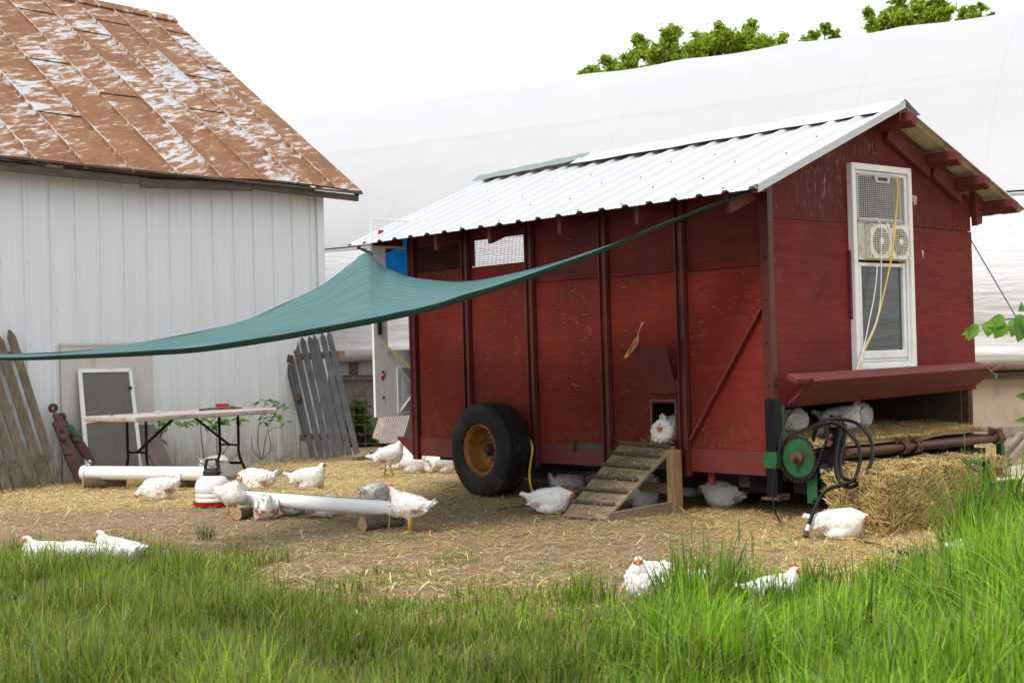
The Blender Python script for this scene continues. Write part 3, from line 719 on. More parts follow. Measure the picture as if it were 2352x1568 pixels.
# pop door
b = MB(); b.box((-.004, 1.238, .545), (-.0005, 1.25, .83)); b.box((-.004, .972, .545), (-.0005, .984, .83)); b.box((-.004, .972, .8305), (-.0005, 1.25, .842)); b.build('pop_door_edge', M['old_wood'], coop)
b = MB(); pb = [sdp(1490, 905, .03), sdp(1552, 903, .05), sdp(1524, 787, .2), sdp(1453, 791, .16)]
b.prism(pb, (.016, 0, .004)); b.build('pop_door_flap', M['red_wood'], coop, bevel=.003)
b = MB(); b.box((-.03, .92, .9), (-.001, 1.0, 1.0)); b.build('hinge_block', M['old_wood'], coop)
b = MB()
for dx in (0, .01, -.012):
    b.tube(smoothpath([sdp(1477, 740, .1) + V((dx, 0, 0)), sdp(1466, 765, .17), sdp(1460 + dx * 300, 792, .2), sdp(1436, 822, .2) + V((0, dx, 0)), sdp(1446, 800, .21), sdp(1462, 775, .2)], 5), .0035, 5)
b.build('twine', M['twine'], coop)
# roof tails
for k, y in enumerate((4.52, 3.52, 2.76, 1.86, .98, .07)):
    b = MB(); b.prism([(0, y, roofz(0) - .03), (-.35, y, roofz(-.35) - .03), (-.345, y, roofz(-.35) - .165), (-.33, y, roofz(-.35) - .175), (0, y, roofz(0) - .19)], (0, .042, 0)); b.build('rafter_tail', M['red_wood'], coop, bevel=.003)
# ---- front wall
def fpoly(pts, th=.018): return [(x, -.0, z) for x, z in pts]
rz = lambda x: roofz(x) - .075
g1 = MB(); g1.prism(fpoly([(.0, 2.160), (.925, 2.160), (.925, rz(.925)), (.0, rz(0))]), (0, .018, 0)); g1.prism(fpoly([(.929, 2.62), (1.285, 2.62), (1.285, rz(1.285)), (.929, rz(.929))]), (0, .018, 0))
g1.prism(fpoly([(1.289, 2.62), (1.70, 2.62), (1.70, rz(1.70)), (1.289, rz(1.289))]), (0, .018, 0)); g1.build('gable_panel', M['ply_gable'], coop)
g2 = MB(); g2.prism(fpoly([(1.704, 2.165), (2.60, 2.155), (2.60, rz(2.6)), (1.704, rz(1.704))]), (0, .018, 0)); g2.build('gable_panel', red_ply('smooth_red_gable_board', (.135, .015, .012), 'V'), coop)
g3 = MB(); g3.prism(fpoly([(.0, .80), (.925, .81), (.925, 2.156), (.0, 2.156)]), (0, .018, 0)); g3.prism(fpoly([(1.70, .82), (2.61, .83), (2.61, 2.15), (1.70, 2.16)]), (0, .018, 0)); g3.prism(fpoly([(.929, .81), (1.696, .82), (1.696, 1.018), (.929, 1.018)]), (0, .018, 0))
g3.build('front_panel', M['ply_front'], coop)
b = MB()
for x, z in ((.04, .95), (.045, 1.35), (.04, 1.85), (2.56, 1.15), (2.56, 1.6), (2.565, 1.95), (2.3, 2.0)): b = MB(); b.lathe([(.016, 0), (.014, .006), (0, .009)], (x, -.0005, z), (0, -1, 0), 10); b.build('bolt', M['red_steel'], coop)
b = MB(); b.prism([(1.76, -.003, 2.42), (1.84, -.003, 2.41), (1.83, -.003, 2.35), (1.80, -.003, 2.33)], (0, .0025, 0)); b.prism([(1.88, -.003, 1.98), (1.91, -.003, 1.97), (1.895, -.003, 1.90)], (0, .0025, 0)); b.build('bare_patch', simple('pinkish_bare_wood', (.5, .28, .25), .8), coop)
b = MB(); b.prism([(.905, -.022, 1.95), (.925, -.022, 1.95), (.928, -.022, 1.42), (.90, -.022, 1.44)], (0, .02, 0)); b.build('loose_trim', M['red_wood'], coop)
# lookout beams under the right roof slope
for x in (1.35, 1.95, 2.35, 2.76):
    b = MB(); z = roofz(x) - .045; dz = -RS if x > 1.3 else RS
    w = .045; a0 = [(x - w, z + w * RS * .9), (x + w, z - w * RS * .9), (x + w - .02, z - .085 - w * RS), (x - w, z - .06)]
    b.prism([(p, -.33, q) for p, q in a0], (0, .5, 0)); b.build('lookout', M['red_wood'], coop, bevel=.006)
for x0, x1 in ((1.42, 1.98), (2.03, 2.42)):
    b = MB(); b.prism([(x0, -.05, roofz(x0) - .05), (x1, -.05, roofz(x1) - .05), (x1 - .02, -.05, roofz(x1) - .20), (x0 - .02, -.05, roofz(x0) - .17)], (0, .045, 0)); b.build('barge_board', M['red_wood'], coop, bevel=.003)
b = MB(); b.prism([(2.6, -.05, 2.48), (2.72, -.05, 2.42), (2.70, -.05, 2.22), (2.62, -.05, 2.20)], (0, .05, 0)); b.build('rafter_tail', M['red_wood'], coop)
# ---- roof
def ribs(y0, y1):
    pr = []; k = 0; yr = -.236
    pr.append((y0, 0))
    while yr < y1 + .1:
        for dy, h in ((-.042, 0), (-.02, .022), (.02, .022), (.042, 0)):
            if y0 < yr + dy < y1: pr.append((yr + dy, h))
        for dy in (.105, .145):
            for e_, h in ((-.008, 0), (0, .004), (.008, 0)):
                if y0 < yr + dy + e_ < y1: pr.append((yr + dy + e_, h))
        yr += .25
    pr.append((y1, 0)); return pr
pr = ribs(-.27, 4.84); nL = V((-RS, 0, 1)).normalized(); nRt = V((RS, 0, 1)).normalized()
def roof_side(left):
    b = MB(); x0, x1 = (EXv, RXv) if left else (2 * RXv - EXv, RXv); n = nL if left else nRt
    rows = []
    for t_ in np.linspace(0, 1, 6):
        rows.append([V((x0 + (x1 - x0) * t_ + .006 * math.sin(y * 3) * (t_ < .01), y, EZv + (RZv - EZv) * t_)) + n * h for y, h in pr])
    b.grid(rows, 0); b.grid([[p - n * .003 for p in r] for r in rows], 1)
    return b, rows
b, rows = roof_side(True)
b2, _ = roof_side(False); b2.build('roof_sheet', [M['roof_white'], M['roof_under']], coop)
# sheet laps and screw heads are part of the sheet
for y in (-.236 + .25 * 3 + .05, -.236 + .25 * 7 + .05, -.236 + .25 * 11 + .05, -.236 + .25 * 15 + .05, -.236 + .25 * 17 + .05):
    b.bar(V((EXv, y, EZv)) + nL * .0035, V((RXv, y, RZv)) + nL * .0035, .004, .004, (0, 0, 1), 2)
for s_ in (.06, .26, .47, .68, .90):
    for k in range(21):
        y = -.236 + .25 * k + (.125 if (k * 7 + int(s_ * 10)) % 3 else .08)
        if y > 4.85 or (k + int(s_ * 20)) % 2: continue
        p = V((EXv + (RXv - EXv) * (s_ + .012 * math.sin(k * 2.3)), y, 0)); p.z = roofz(p.x)
        b.lathe([(.011, 0), (.011, .004), (.006, .004), (.006, .011), (0, .011)], p, nL, 6, 3)
b.build('roof_sheet', [M['roof_white'], M['roof_under'], M['black_paint'], M['screw']], coop)
b = MB(); b.grid([[V((EXv - .01, -.29, EZv - .03)), V((RXv, -.29, RZv - .02))], [V((EXv - .01, -.29, EZv + .03)), V((RXv, -.29, RZv + .035))], [V((EXv - .01, -.22, EZv + .03)), V((RXv, -.22, RZv + .035))]])
b.build('rake_flashing', M['roof_white'], coop)
def cap(y0, y1, name, mt, lift0, lift1, w0=.17):
    b = MB(); n = 14; P = [[] for _ in range(5)]
    for i in range(n + 1):
        y = y0 + (y1 - y0) * i / n; l = lift0 + (lift1 - lift0) * i / n + .004 * math.sin(i * 1.9); ww = w0
        for j, (dx, dz) in enumerate(((-ww, -ww * RS - .004), (-ww * .55, -ww * .55 * RS + .006), (0, .022), (ww * .55, -ww * .55 * RS + .006), (ww, -ww * RS - .004))):
            P[j].append(V((RXv + dx, y, RZv + .026 + l + dz)))
    b.grid(P, 0); b.grid([[p - V((0, 0, .003)) for p in r] for r in P], 1)
    return b.build(name, [mt, M['roof_under']], coop)
cap(-.29, 3.32, 'ridge_cap', M['roof_white'], .0, .035, .19)
cap(3.25, 4.93, 'ridge_cap', M['roof_green'], .045, .02, .11)
b = MB(); b.box((1.27, -.25, 2.93), (1.33, 4.86, 3.025)); b.build('ridge_beam', M['red_wood'], coop)

# ---- window in the front wall
WX0, WX1, WZ0, WZ1 = .925, 1.702, 1.020, 2.618
win = bpy.data.objects.new('window', None); col.objects.link(win); win.parent = coop; win['label'] = 'tall narrow white double hung window'
def frame(b, x0, x1, z0, z1, w, ya, yb, wt=None, wb=None):
    wt = wt or w; wb = wb or w
    b.box((x0, ya, z0), (x0 + w, yb, z1)); b.box((x1 - w, ya, z0), (x1, yb, z1))
    b.box((x0 + w, ya, z1 - wt), (x1 - w, yb, z1)); b.box((x0 + w, ya, z0), (x1 - w, yb, z0 + wb))
b = MB(); frame(b, WX0, WX1, WZ0, WZ1, .045, -.052, .03, .05, .04); frame(b, WX0 + .0455, WX1 - .0455, WZ0 + .0405, WZ1 - .0505, .03, -.032, .05); b.build('frame', M['white_paint'], win, bevel=.005)
b = MB(); frame(b, WX0 + .085, WX1 - .085, 1.12, 1.86, .035, -.024, .01, .03, .06); b.build('sash', M['white_paint'], win, bevel=.004)
b = MB(); frame(b, WX0 + .085, WX1 - .085, WZ0 + .075, WZ0 + .13, .03, -.012, .02, .02, .03); b.build('screen_rail', M['white_paint'], win)
t = NT('window_glass'); t.base((.05, .065, .06)); t.rough(.2); t.set(Metallic=0.0); t.b.inputs['Specular IOR Level'].default_value = .55
v = t.coord(scale=(.6, 1, 5)); t.bump(t.noise(v, 2.6, 3), .16, .03); t.b.inputs['Coat Weight'].default_value = .0; M['glass'] = t.m
b = MB(); b.box((WX0 + .12, .0, 1.18), (WX1 - .12, .004, 1.83)); b.build('pane', M['glass'], win)
b = MB(); b.box((WX0 + .12, .022, 1.06), (WX1 - .12, .03, 1.12)); b.build('lower_screen', M['fan_dark'], win)
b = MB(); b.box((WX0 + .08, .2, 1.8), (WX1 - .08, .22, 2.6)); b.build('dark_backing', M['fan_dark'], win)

# ---- hatch board over the front opening
hb = [fr(1805, 936, .004), fr(2232, 895, .004), fr(2290, 844, .28), fr(1872, 875, .28)]
b = MB(); b.prism([hb[0], hb[1], hb[2], hb[3]], V((0, .012, .022))); 
hatch = b.build('hatch_board', M['red_wood'], coop, bevel=.003)
b = MB()
a_, c_ = fr(1835, 874, .27), fr(2275, 845, .27)
b.bar(a_ + V((0, .06, .012)), c_ + V((0, .06, .012)), .1, .04, (0, -.4, 1)); b.build('edge_strip', M['red_wood'], hatch, bevel=.004)
b = MB(); b.bar(fr(2272, 851, .28), fr(2305, 842, .29), .05, .02); b.build('edge_chip', M['red_wood'], hatch, bevel=.003)
b = MB(); b.tube(smoothpath([fr(2270, 846, .3), fr(2280, 856, .3), fr(2290, 862, .3), fr(2286, 868, .3)], 4), .004, 5); b.build('green_string', M['green_twine'], hatch)
# opening cheeks
b = MB(); b.box((2.47, -.012, .42), (2.53, .06, .83)); b.box((2.49, -.016, .5), (2.505, -.0125, .8)); b.build('door_jamb', M['rust'], coop, bevel=.002)
b = MB(); b.box((.06, -.012, .42), (.10, .06, .80)); b.build('door_jamb', M['green'], coop, bevel=.002)
# apron, roller shaft and its clamps
b = MB(); b.box((.30, -.235, .40), (2.46, .02, .47)); b.build('apron', M['rust'], coop)
pa, pb_ = V((.45, -.29, .448)), V((2.44, -.27, .435))
b = MB(); b.tube([pa, pb_], .026, 12); b.build('shaft', M['rust'], coop, smooth=True)
for x in (1.14, 1.30, 2.44):
    b = MB(); b.lathe([(.045, -.03), (.06, -.03), (.06, -.01), (.04, 0), (.06, .01), (.06, .03), (.045, .03)], (x, -.285, .445), (1, 0, 0), 7); b.box((x - .02, -.33, .47), (x + .015, -.22, .52)); b.box((x - .05, -.30, .50), (x + .05, -.28, .515)); b.build('shaft_clamp', M['rust'], coop, bevel=.003)
b = MB(); b.lathe([(.0, -.03), (.035, -.03), (.035, .05), (.025, .06), (.0, .06)], (2.55, -.24, .43), (1, 0, 0), 10); b.box((2.52, -.27, .02), (2.57, -.22, .42)); b.build('green_leg', M['green'], coop, bevel=.003)
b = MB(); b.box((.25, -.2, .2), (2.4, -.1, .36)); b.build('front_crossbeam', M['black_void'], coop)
# drive unit at the front left corner
b = MB(); b.box((.01, -.56, .30), (.05, -.07, .50)); b.box((.01, -.57, .5), (.05, -.46, .70)); b.box((.03, -.46, .18), (.05, -.12, .30)); b.build('side_plate', M['black_paint'], coop, bevel=.003)
b = MB(); b.box((-.004, -.36, .12), (.0095, -.27, .36)); b.lathe([(.013, 0), (.013, .03), (0, .03)], (-.004, -.33, .15), (-1, 0, 0), 8); b.build('green_bracket', M['green'], coop, bevel=.002); b = MB(); b.box((.0, -.14, .33), (.01, .02, .52)); b.build('green_bracket', M['green'], coop, bevel=.002)
DC = V((-.035, -.232, .440))
def sprocket(c, r, teeth, th, name, mt, mt2, parent):
    b = MB(); n = teeth * 4; ring = []
    for i in range(n):
        q = 2 * math.pi * i / n; rr = r * (1.0 if i % 4 in (0, 1) else .93); ring.append((rr * math.cos(q), rr * math.sin(q)))
    b.prism([c + V((0, y, z)) for y, z in ring][::-1], (th, 0, 0), 1)
    b.lathe([(0, .002), (r * .86, .002), (r * .86, 0)], c, (-1, 0, 0), 32, 0)
    return b.build(name, [mt, mt2], parent)
ds = sprocket(DC, .157, 40, .01, 'drive_disc', M['green'], M['chain'], coop)
b = MB(); b.lathe([(.045, .001), (.045, .02), (.03, .03), (.03, .035), (.022, .035), (.022, .085), (0, .088)], DC, (-1, 0, 0), 16); b.build('hub_shaft', M['rust'], ds, smooth=True)
s2 = V((-.035, -.440, .630)); ds2 = sprocket(s2, .055, 13, .014, 'small_sprocket', M['chain'], M['chain'], coop)
b = MB(); b.lathe([(.028, 0), (.028, .02), (.014, .02), (.014, .03), (0, .03)], s2, (-1, 0, 0), 10); b.build('hub', M['rust'], ds2)
s3 = V((-.035, -.452, .360)); ds3 = sprocket(s3, .05, 12, .014, 'idler_sprocket', M['chain'], M['chain'], coop)
b = MB(); b.lathe([(.016, 0), (.016, .03), (0, .03)], s3, (-1, 0, 0), 6); b.build('bolt', M['galv'], ds3)
# chain loop round the big disc and small sprocket
def chain_path():
    c1, r1, c2, r2 = (DC.y, DC.z), .167, (s2.y, s2.z), .062
    d = V((c2[0] - c1[0], c2[1] - c1[1])); Ld = d.length; base = math.atan2(d.y, d.x); al = math.acos((r1 - r2) / Ld)
    pts = []
    a0 = base + al; a1 = base - al + 2 * math.pi
    for i in range(60):
        q = a0 + (a1 - a0) * i / 59; pts.append((c1[0] + r1 * math.cos(q), c1[1] + r1 * math.sin(q)))
    for i in range(14):
        q = base - al + 2 * al * i / 13; pts.append((c2[0] + r2 * math.cos(q), c2[1] + r2 * math.sin(q)))
    pts.append(pts[0]); return pts
pts = chain_path(); acc = [0]
for a_, c_ in zip(pts, pts[1:]): acc.append(acc[-1] + math.dist(a_, c_))
b = MB(); s_ = 0; k = 0
while s_ < acc[-1]:
    i = max(j for j in range(len(acc)) if acc[j] <= s_); i = min(i, len(pts) - 2); f_ = (s_ - acc[i]) / max(1e-6, acc[i + 1] - acc[i])
    y = pts[i][0] * (1 - f_) + pts[i + 1][0] * f_; z = pts[i][1] * (1 - f_) + pts[i + 1][1] * f_; dy = pts[i + 1][0] - pts[i][0]; dz = pts[i + 1][1] - pts[i][1]; l_ = math.hypot(dy, dz) or 1
    w = .013 if k % 2 else .008; p = V((-.036, y, z)); d = V((0, dy, dz)) / l_
    b.bar(p - d * .009, p + d * .009, .022 if k % 2 else .014, w * 1.3, (0, -d.z, d.y)); s_ += .017; k += 1
b.build('roller_chain', M['chain'], coop)
b = MB(); b.box((-.02, -.56, .66), (.03, -.50, .73)); b.tube([(.0, -.53, .74), (-.01, -.60, .75)], .016, 8); b.lathe([(.022, 0), (.022, .02), (0, .02)], (-.0205, -.50, .60), (-1, 0, 0), 8); b.lathe([(.022, 0), (.022, .02), (0, .02)], (-.0205, -.50, .55), (-1, 0, 0), 8); b.build('hydraulic_motor', M['rust'], coop, bevel=.003)
def hose(pix, r=.0125, off=.58, name='hydraulic_hose'):
    P = [fr(x, y, o_) for x, y, o_ in pix]; b = MB(); b.tube(smoothpath(P, 7), r, 10); return b.build(name, M['hose'], coop, smooth=True)
hose([(1908, 955, .58), (1925, 962, .6), (1930, 985, .64), (1922, 1030, .74), (1920, 1080, .88), (1930, 1108, .96), (1955, 1118, 1.0), (1985, 1095, 1.0), (2003, 1050, .94), (1998, 1005, .84), (1968, 972, .74), (1925, 962, .68), (1888, 968, .66), (1872, 990, .64), (1868, 1010, .5)])
hose([(1868, 1005, .5), (1880, 978, .68), (1910, 970, .69), (1945, 990, .74), (1970, 1020, .84), (1975, 1060, .94), (1962, 1100, 1.0), (1935, 1113, 1.0), (1905, 1122, .98), (1885, 1140, .96), (1868, 1175, .96), (1857, 1208, .96)])
hose([(1942, 975, .6), (1940, 1010, .68), (1930, 1050, .8), (1932, 1090, .92), (1950, 1102, .97), (1975, 1105, 1.0), (1982, 1118, 1.0)])
b = MB(); b.tube([fr(1857, 1206, .96), fr(1853, 1220, .965)], .017, 10); b.build('hose_ferrule', M['galv'], coop)
b = MB(); b.tube([fr(1853, 1220, .965), fr(1850, 1232, .97)], .021, 6); b.build('hose_coupling', M['rust'], coop)
b = MB(); b.tube(smoothpath([fr(1880, 1110, .3), fr(1892, 1150, .3), fr(1905, 1185, .3)], 4), .014, 8); b.build('hydraulic_hose', M['hose'], coop, smooth=True)
b = MB(); b.tube(smoothpath([fr(1828, 935, .03), fr(1808, 960, .1), fr(1795, 1000, .14), fr(1785, 1060, .16), fr(1775, 1120, .16), fr(1778, 1165, .2), fr(1790, 1195, .3), fr(1800, 1205, .33)], 6), .0055, 6); b.build('thin_cable', M['hose'], coop)

# ---- wheel
WC = V((-.20, 3.02, .408)); WRr = .415
wh = bpy.data.objects.new('wheel', None); col.objects.link(wh); wh.parent = coop
prof = []
W2 = .145
for r, h in ((.225, W2 * .80), (.235, W2 * .92), (.26, W2 * 1.0), (.31, W2 * 1.06), (.352, W2 * 1.02), (.385, W2 * .90), (.400, W2 * .78)): prof.append((r, h))
ridg = [(.78, .404), (.60, .409), (.585, .397), (.555, .397), (.54, .412), (.30, .415), (.285, .402), (.255, .402), (.24, .416), (.06, .417), (.045, .404), (-.0, .404)]
prof += [(r, h * W2) for h, r in ridg]
prof2 = prof + [(r, -h) for r, h in prof[::-1][1:]]
b = MB(); b.lathe(prof2 + [(.2, -W2 * .6), (.2, W2 * .6), prof2[0]], WC, (-1, 0, 0), 64); tyre = b.build('tyre', M['rubber'], wh, smooth=30)
b = MB(); b.lathe([(.226, W2 * .82), (.214, W2 * .84), (.208, W2 * .7), (.196, W2 * .62), (.186, W2 * .2), (.178, -W2 * .1), (.165, -W2 * .25), (.11, -W2 * .27), (.10, -W2 * .2), (.062, -W2 * .12), (.058, W2 * .0)], WC, (-1, 0, 0), 40)
b.build('rim', M['rim'], wh, smooth=35)
b = MB(); b.lathe([(.062, -.02), (.055, -.01), (.045, .0), (.038, .05), (.03, .06), (.018, .062), (.016, .07), (0, .072)], WC, (-1, 0, 0), 16)
for k in range(6):
    q = k * math.pi / 3 + .3; b.lathe([(.012, -.03), (.012, -.012), (0, -.012)], WC + V((0, .085 * math.cos(q), .085 * math.sin(q))), (-1, 0, 0), 6)
b.build('hub', M['rust'], wh, smooth=30)
b = MB()
for k in range(10):
    q = k * math.pi / 5; b.lathe([(.009, -.0365), (.009, -.033), (0, -.033)], WC + V((0, .13 * math.cos(q), .13 * math.sin(q))), (-1, 0, 0), 8)
b.build('rim_holes', M['black_void'], wh)
b = MB(); b.lathe([(.0, -.12), (.05, -.12), (.05, .0)], WC + V((.30, 0, 0)), (-1, 0, 0), 12); b.box((.0, WC.y - .05, .36), (2.6, WC.y + .05, .44)); b.build('axle', M['black_void'], coop)
wh2 = wh.copy(); col.objects.link(wh2); wh2.location = (3.0, 0, 0)
for ch in wh.children:
    c2 = ch.copy(); col.objects.link(c2); c2.parent = wh2
b = MB(); b.tube(smoothpath([sdp(1217, 1005, .02), sdp(1223, 1030, .1), sdp(1219, 1060, .1), sdp(1216, 1090, .1), sdp(1219, 1115, .12), sdp(1223, 1128, .2)], 6), .010, 7)
tag(wbuild(shift(b, CM), 'yellow_cord', M['yellow_cord'], thing('extension_cord', G(1223, 1132), 0, 'yellow cord hanging down the red wall right of the tyre', 'cord')), None)
yc = thing('power_cord', G(1010, 1125), 0, 'short piece of yellow cord lying on the straw left of the tyre', 'cord')
b = MB(); b.tube(smoothpath([G(1000, 1129, .02), G(1025, 1122, .03), G(1048, 1113, .03)], 5), .009, 6); wbuild(b, 'yellow_cord', M['yellow_cord'], yc)

# ---- white door at the rear, swung open
dr = bpy.data.objects.new('door', None); col.objects.link(dr); dr.parent = coop; dr['label'] = 'scuffed white storm door swung open at the rear'
DY = 4.50; x0, x1 = -.38, .44; z0, z1 = .675, 2.56
b = MB(); b.box((x0, DY, z0), (x0 + .135, DY + .035, 2.3)); b.box((x0, DY, 2.3), (x0 + .02, DY + .02, z1)); b.box((x1 - .12, DY, z0), (x1, DY + .035, z1)); b.box((x0 + .135, DY, z0), (x1 - .12, DY + .035, 1.29)); b.box((x0 + .02, DY, z1 - .015), (x1 - .12, DY + .02, z1)); b.build('leaf', M['white_door'], dr, bevel=.003)
b = MB(); px0, px1, pz0, pz1 = x0 + .25, x1 - .1, z0 + .03, 1.15
frame(b, px0, px1, pz0, pz1, .022, DY - .012, DY - .001)
b.bar((px0 + .03, DY - .008, pz0 + .02), (px1 - .03, DY - .008, pz1 - .02), .014, .03, (0, 1, 0)); b.bar((px0 + .03, DY - .008, pz1 - .02), (px1 - .03, DY - .008, pz0 + .02), .014, .03, (0, 1, 0))
b.prism([(px0 + .05, DY - .006, pz0 + .09), (px0 + .16, DY - .006, (pz0 + pz1) / 2), (px0 + .05, DY - .006, pz1 - .09)], (0, .005, 0)); b.build('cross_panel', M['white_door'], dr, bevel=.003)
b = MB(); frame(b, x0 + .1355, x1 - .1205, 1.2905, 2.3, .02, DY - .006, DY + .02); b.build('glass_frame', M['white_door'], dr)
b = MB(); b.box((x0 + .04, DY - .03, 1.46), (x0 + .075, DY - .001, 1.62)); b.lathe([(.02, 0), (.02, .03), (0, .03)], (x0 + .06, DY, 1.68), (0, -1, 0), 10); b.build('handle', M['black_plastic'], dr)
b = MB()
for z in (1.10, .86): b = MB(); b.lathe([(.014, 0), (.012, .01), (0, .012)], (x0 + .09, DY, z), (0, -1, 0), 10); b.build('bolt', M['rust'], dr)
b = MB(); b.prism([(x0 + .07, DY - .003, 1.06), (x0 + .10, DY - .003, 1.07), (x0 + .14, DY - .003, 1.12), (x0 + .10, DY - .003, 1.03), (x0 + .075, DY - .003, 1.02)], (0, .0025, 0)); b.build('red_sticker', M['scarlet'], dr)
b = MB(); bp = smoothpath([V((x0 + .08, DY - .03, 1.38)), V((x0 + .19, DY - .07, 1.27)), V((-.06, CL + .02, 1.13))], 12); b.tube(bp, .009, 6); b.build('bungee_cord', M['cordage'], dr)
bs = tag(thing('plastic_sheet', CM @ V((.0, 4.62, 1.6)), CA, 'sky blue plastic sheet with a red edge behind the rear corner of the coop', 'sheet'))
b = MB(); P = []
for i in range(9):
    row = []
    for j in range(7):
        z = 1.63 + .79 * i / 8; x = -.16 + .34 * j / 6 - .02 * (i / 8); row.append(V((x, 4.60 + .02 * math.sin(i * 1.3 + j), z)))
    P.append(row)
b.grid(P); b.grid([[p + V((0, .004, 0)) for p in r] for r in P[::-1]]); shift(b, CM); wbuild(b, 'sheet', M['blue'], bs, smooth='all')
b = MB(); P = [[V((-.22 - .02 * i / 8, 4.598 + .02 * math.sin(i * 1.3), 1.66 + .80 * i / 8)), V((-.16 - .02 * i / 8, 4.598 + .02 * math.sin(i * 1.3), 1.66 + .80 * i / 8))] for i in range(9)]
b.grid(P); shift(b, CM); wbuild(b, 'red_edge', M['scarlet'], bs)

# ---- fans in the window
fan = thing('box_fan', CM @ V((1.29, -.02, 2.22)), CA, 'grey box fan with square grille filling the top of the window', 'fan')
b = MB(); x0, x1, z0, z1 = 1.01, 1.56, 2.185, 2.535
def fcurve(u, v): return -.03 - .035 * (1 - (2 * u - 1) ** 2) * (1 - .3 * (2 * v - 1) ** 2)
def fp(u, v, d=0): return CM @ V((x0 + (x1 - x0) * u, fcurve(u, v) + d, z0 + (z1 - z0) * v))
for i in range(25): b.tube([fp(i / 24, v) for v in np.linspace(0, 1, 8)], .0028, 4, caps=False)
for i in range(25): b.tube([fp(u, i / 24) for u in np.linspace(0, 1, 8)], .0028, 4, caps=False)
wbuild(b, 'grille', M['fan_grey'], fan)
b = MB()
for uu in (0, 1): b.tube([fp(uu, v) for v in np.linspace(0, 1, 8)], .01, 6)
for vv in (0, 1): b.tube([fp(u, vv) for u in np.linspace(0, 1, 8)], .012 if vv else .02, 6)
b.prism([CM @ V(p) for p in ((x0, .02, z0 - .015), (x1, .02, z0 - .015), (x1, .02, z1 + .01), (x0, .02, z1 + .01))], CM.to_3x3() @ V((0, .1, 0))); wbuild(b, 'housing', M['fan_grey'], fan)
b = MB(); b.prism([CM @ V(p) for p in ((1.20, -.073, 2.475), (1.37, -.073, 2.475), (1.40, -.07, 2.535), (1.18, -.07, 2.535))], CM.to_3x3() @ V((0, .012, 0))); hd = wbuild(b, 'handle', M['fan_grey'], fan, bevel=.004)
b = MB(); b.prism([CM @ V(p) for p in ((1.225, -.0745, 2.492), (1.345, -.0745, 2.492), (1.345, -.0745, 2.518), (1.225, -.0745, 2.518))], CM.to_3x3() @ V((0, .001, 0))); wbuild(b, 'handle_slot', M['fan_dark'], hd)
b = MB(); b.prism([CM @ V(p) for p in ((x0 + .02, .01, z0 + .01), (x1 - .02, .01, z0 + .01), (x1 - .02, .01, z1 - .01), (x0 + .02, .01, z1 - .01))], CM.to_3x3() @ V((0, .008, 0))); wbuild(b, 'dark_interior', M['fan_dark'], fan)
b = MB()
for k in range(5):
    q = k * 2 * math.pi / 5; c0 = V((1.285, -.004, 2.36)); 
    b.prism([CM @ (c0 + V((.03 * math.cos(q), 0, .03 * math.sin(q)))), CM @ (c0 + V((.15 * math.cos(q - .35), 0, .15 * math.sin(q - .35)))), CM @ (c0 + V((.155 * math.cos(q + .3), -.01, .155 * math.sin(q + .3))))], CM.to_3x3() @ V((0, .003, 0)))
wbuild(b, 'blades', simple('dusty_fan_blade', (.10, .095, .09), .7), fan)
fan2 = thing('window_fan', CM @ V((1.3, -.03, 1.9)), CA, 'yellowed white twin window fan between the box fan and the glass', 'fan')
b = MB(); fx0, fx1, fz0, fz1 = 1.01, 1.60, 1.895, 2.155
b.box((fx0, -.03, fz0 - .015), (fx1, .03, fz1 + .015)); shift(b, CM); wbuild(b, 'side_panel', M['fan_cream'], fan2)
b = MB()
for i in range(14): z = fz0 + .012 + i * .019; b.box((fx0 + .005, -.036, z), (1.09, -.0305, z + .007))
shift(b, CM); wbuild(b, 'louvres', M['fan_cream'], fan2)
b = MB(); hx0, hx1 = 1.09, 1.60
def ring_frame():
    # rounded housing plate with two round openings, as a heightless grid with holes
    b = MB(); cxs = (1.225, 1.475); cz = 2.022; r = .108; N = 28
    y = -.085
    # plate split into two squares around each circle plus margins
    for cx_ in cxs:
        sq = []
        for k in range(N):
            q = 2 * math.pi * k / N; c_, s_ = math.cos(q), math.sin(q); m_ = max(abs(c_), abs(s_)); hw = .125; sq.append((cx_ + hw * c_ / m_, cz + .125 * s_ / m_))
        for k in range(N):
            k2 = (k + 1) % N; q1 = 2 * math.pi * k / N; q2 = 2 * math.pi * k2 / N
            A = V((cx_ + r * math.cos(q1), y, cz + r * math.sin(q1))); B = V((cx_ + r * math.cos(q2), y, cz + r * math.sin(q2)))
            C_ = V((sq[k2][0], y, sq[k2][1])); D_ = V((sq[k][0], y, sq[k][1]))
            b.add([A, B, C_, D_], [(3, 2, 1, 0)]); b.add([A, B, B + V((0, .05, 0)), A + V((0, .05, 0))], [(0, 1, 2, 3)])
    b.box((1.09, y, cz - .125), (1.10, -.031, cz + .125)); b.box((1.59, y, cz - .125), (1.60, -.031, cz + .125))
    b.box((1.09, y, cz + .1255), (1.60, -.031, cz + .133)); b.box((1.09, y, cz - .133), (1.60, -.031, cz - .1255))
    b.box((1.3495, y - .0005, cz - .125), (1.3505, y + .04, cz + .125))
    return b
b = ring_frame(); shift(b, CM); wbuild(b, 'housing', M['fan_cream'], fan2)
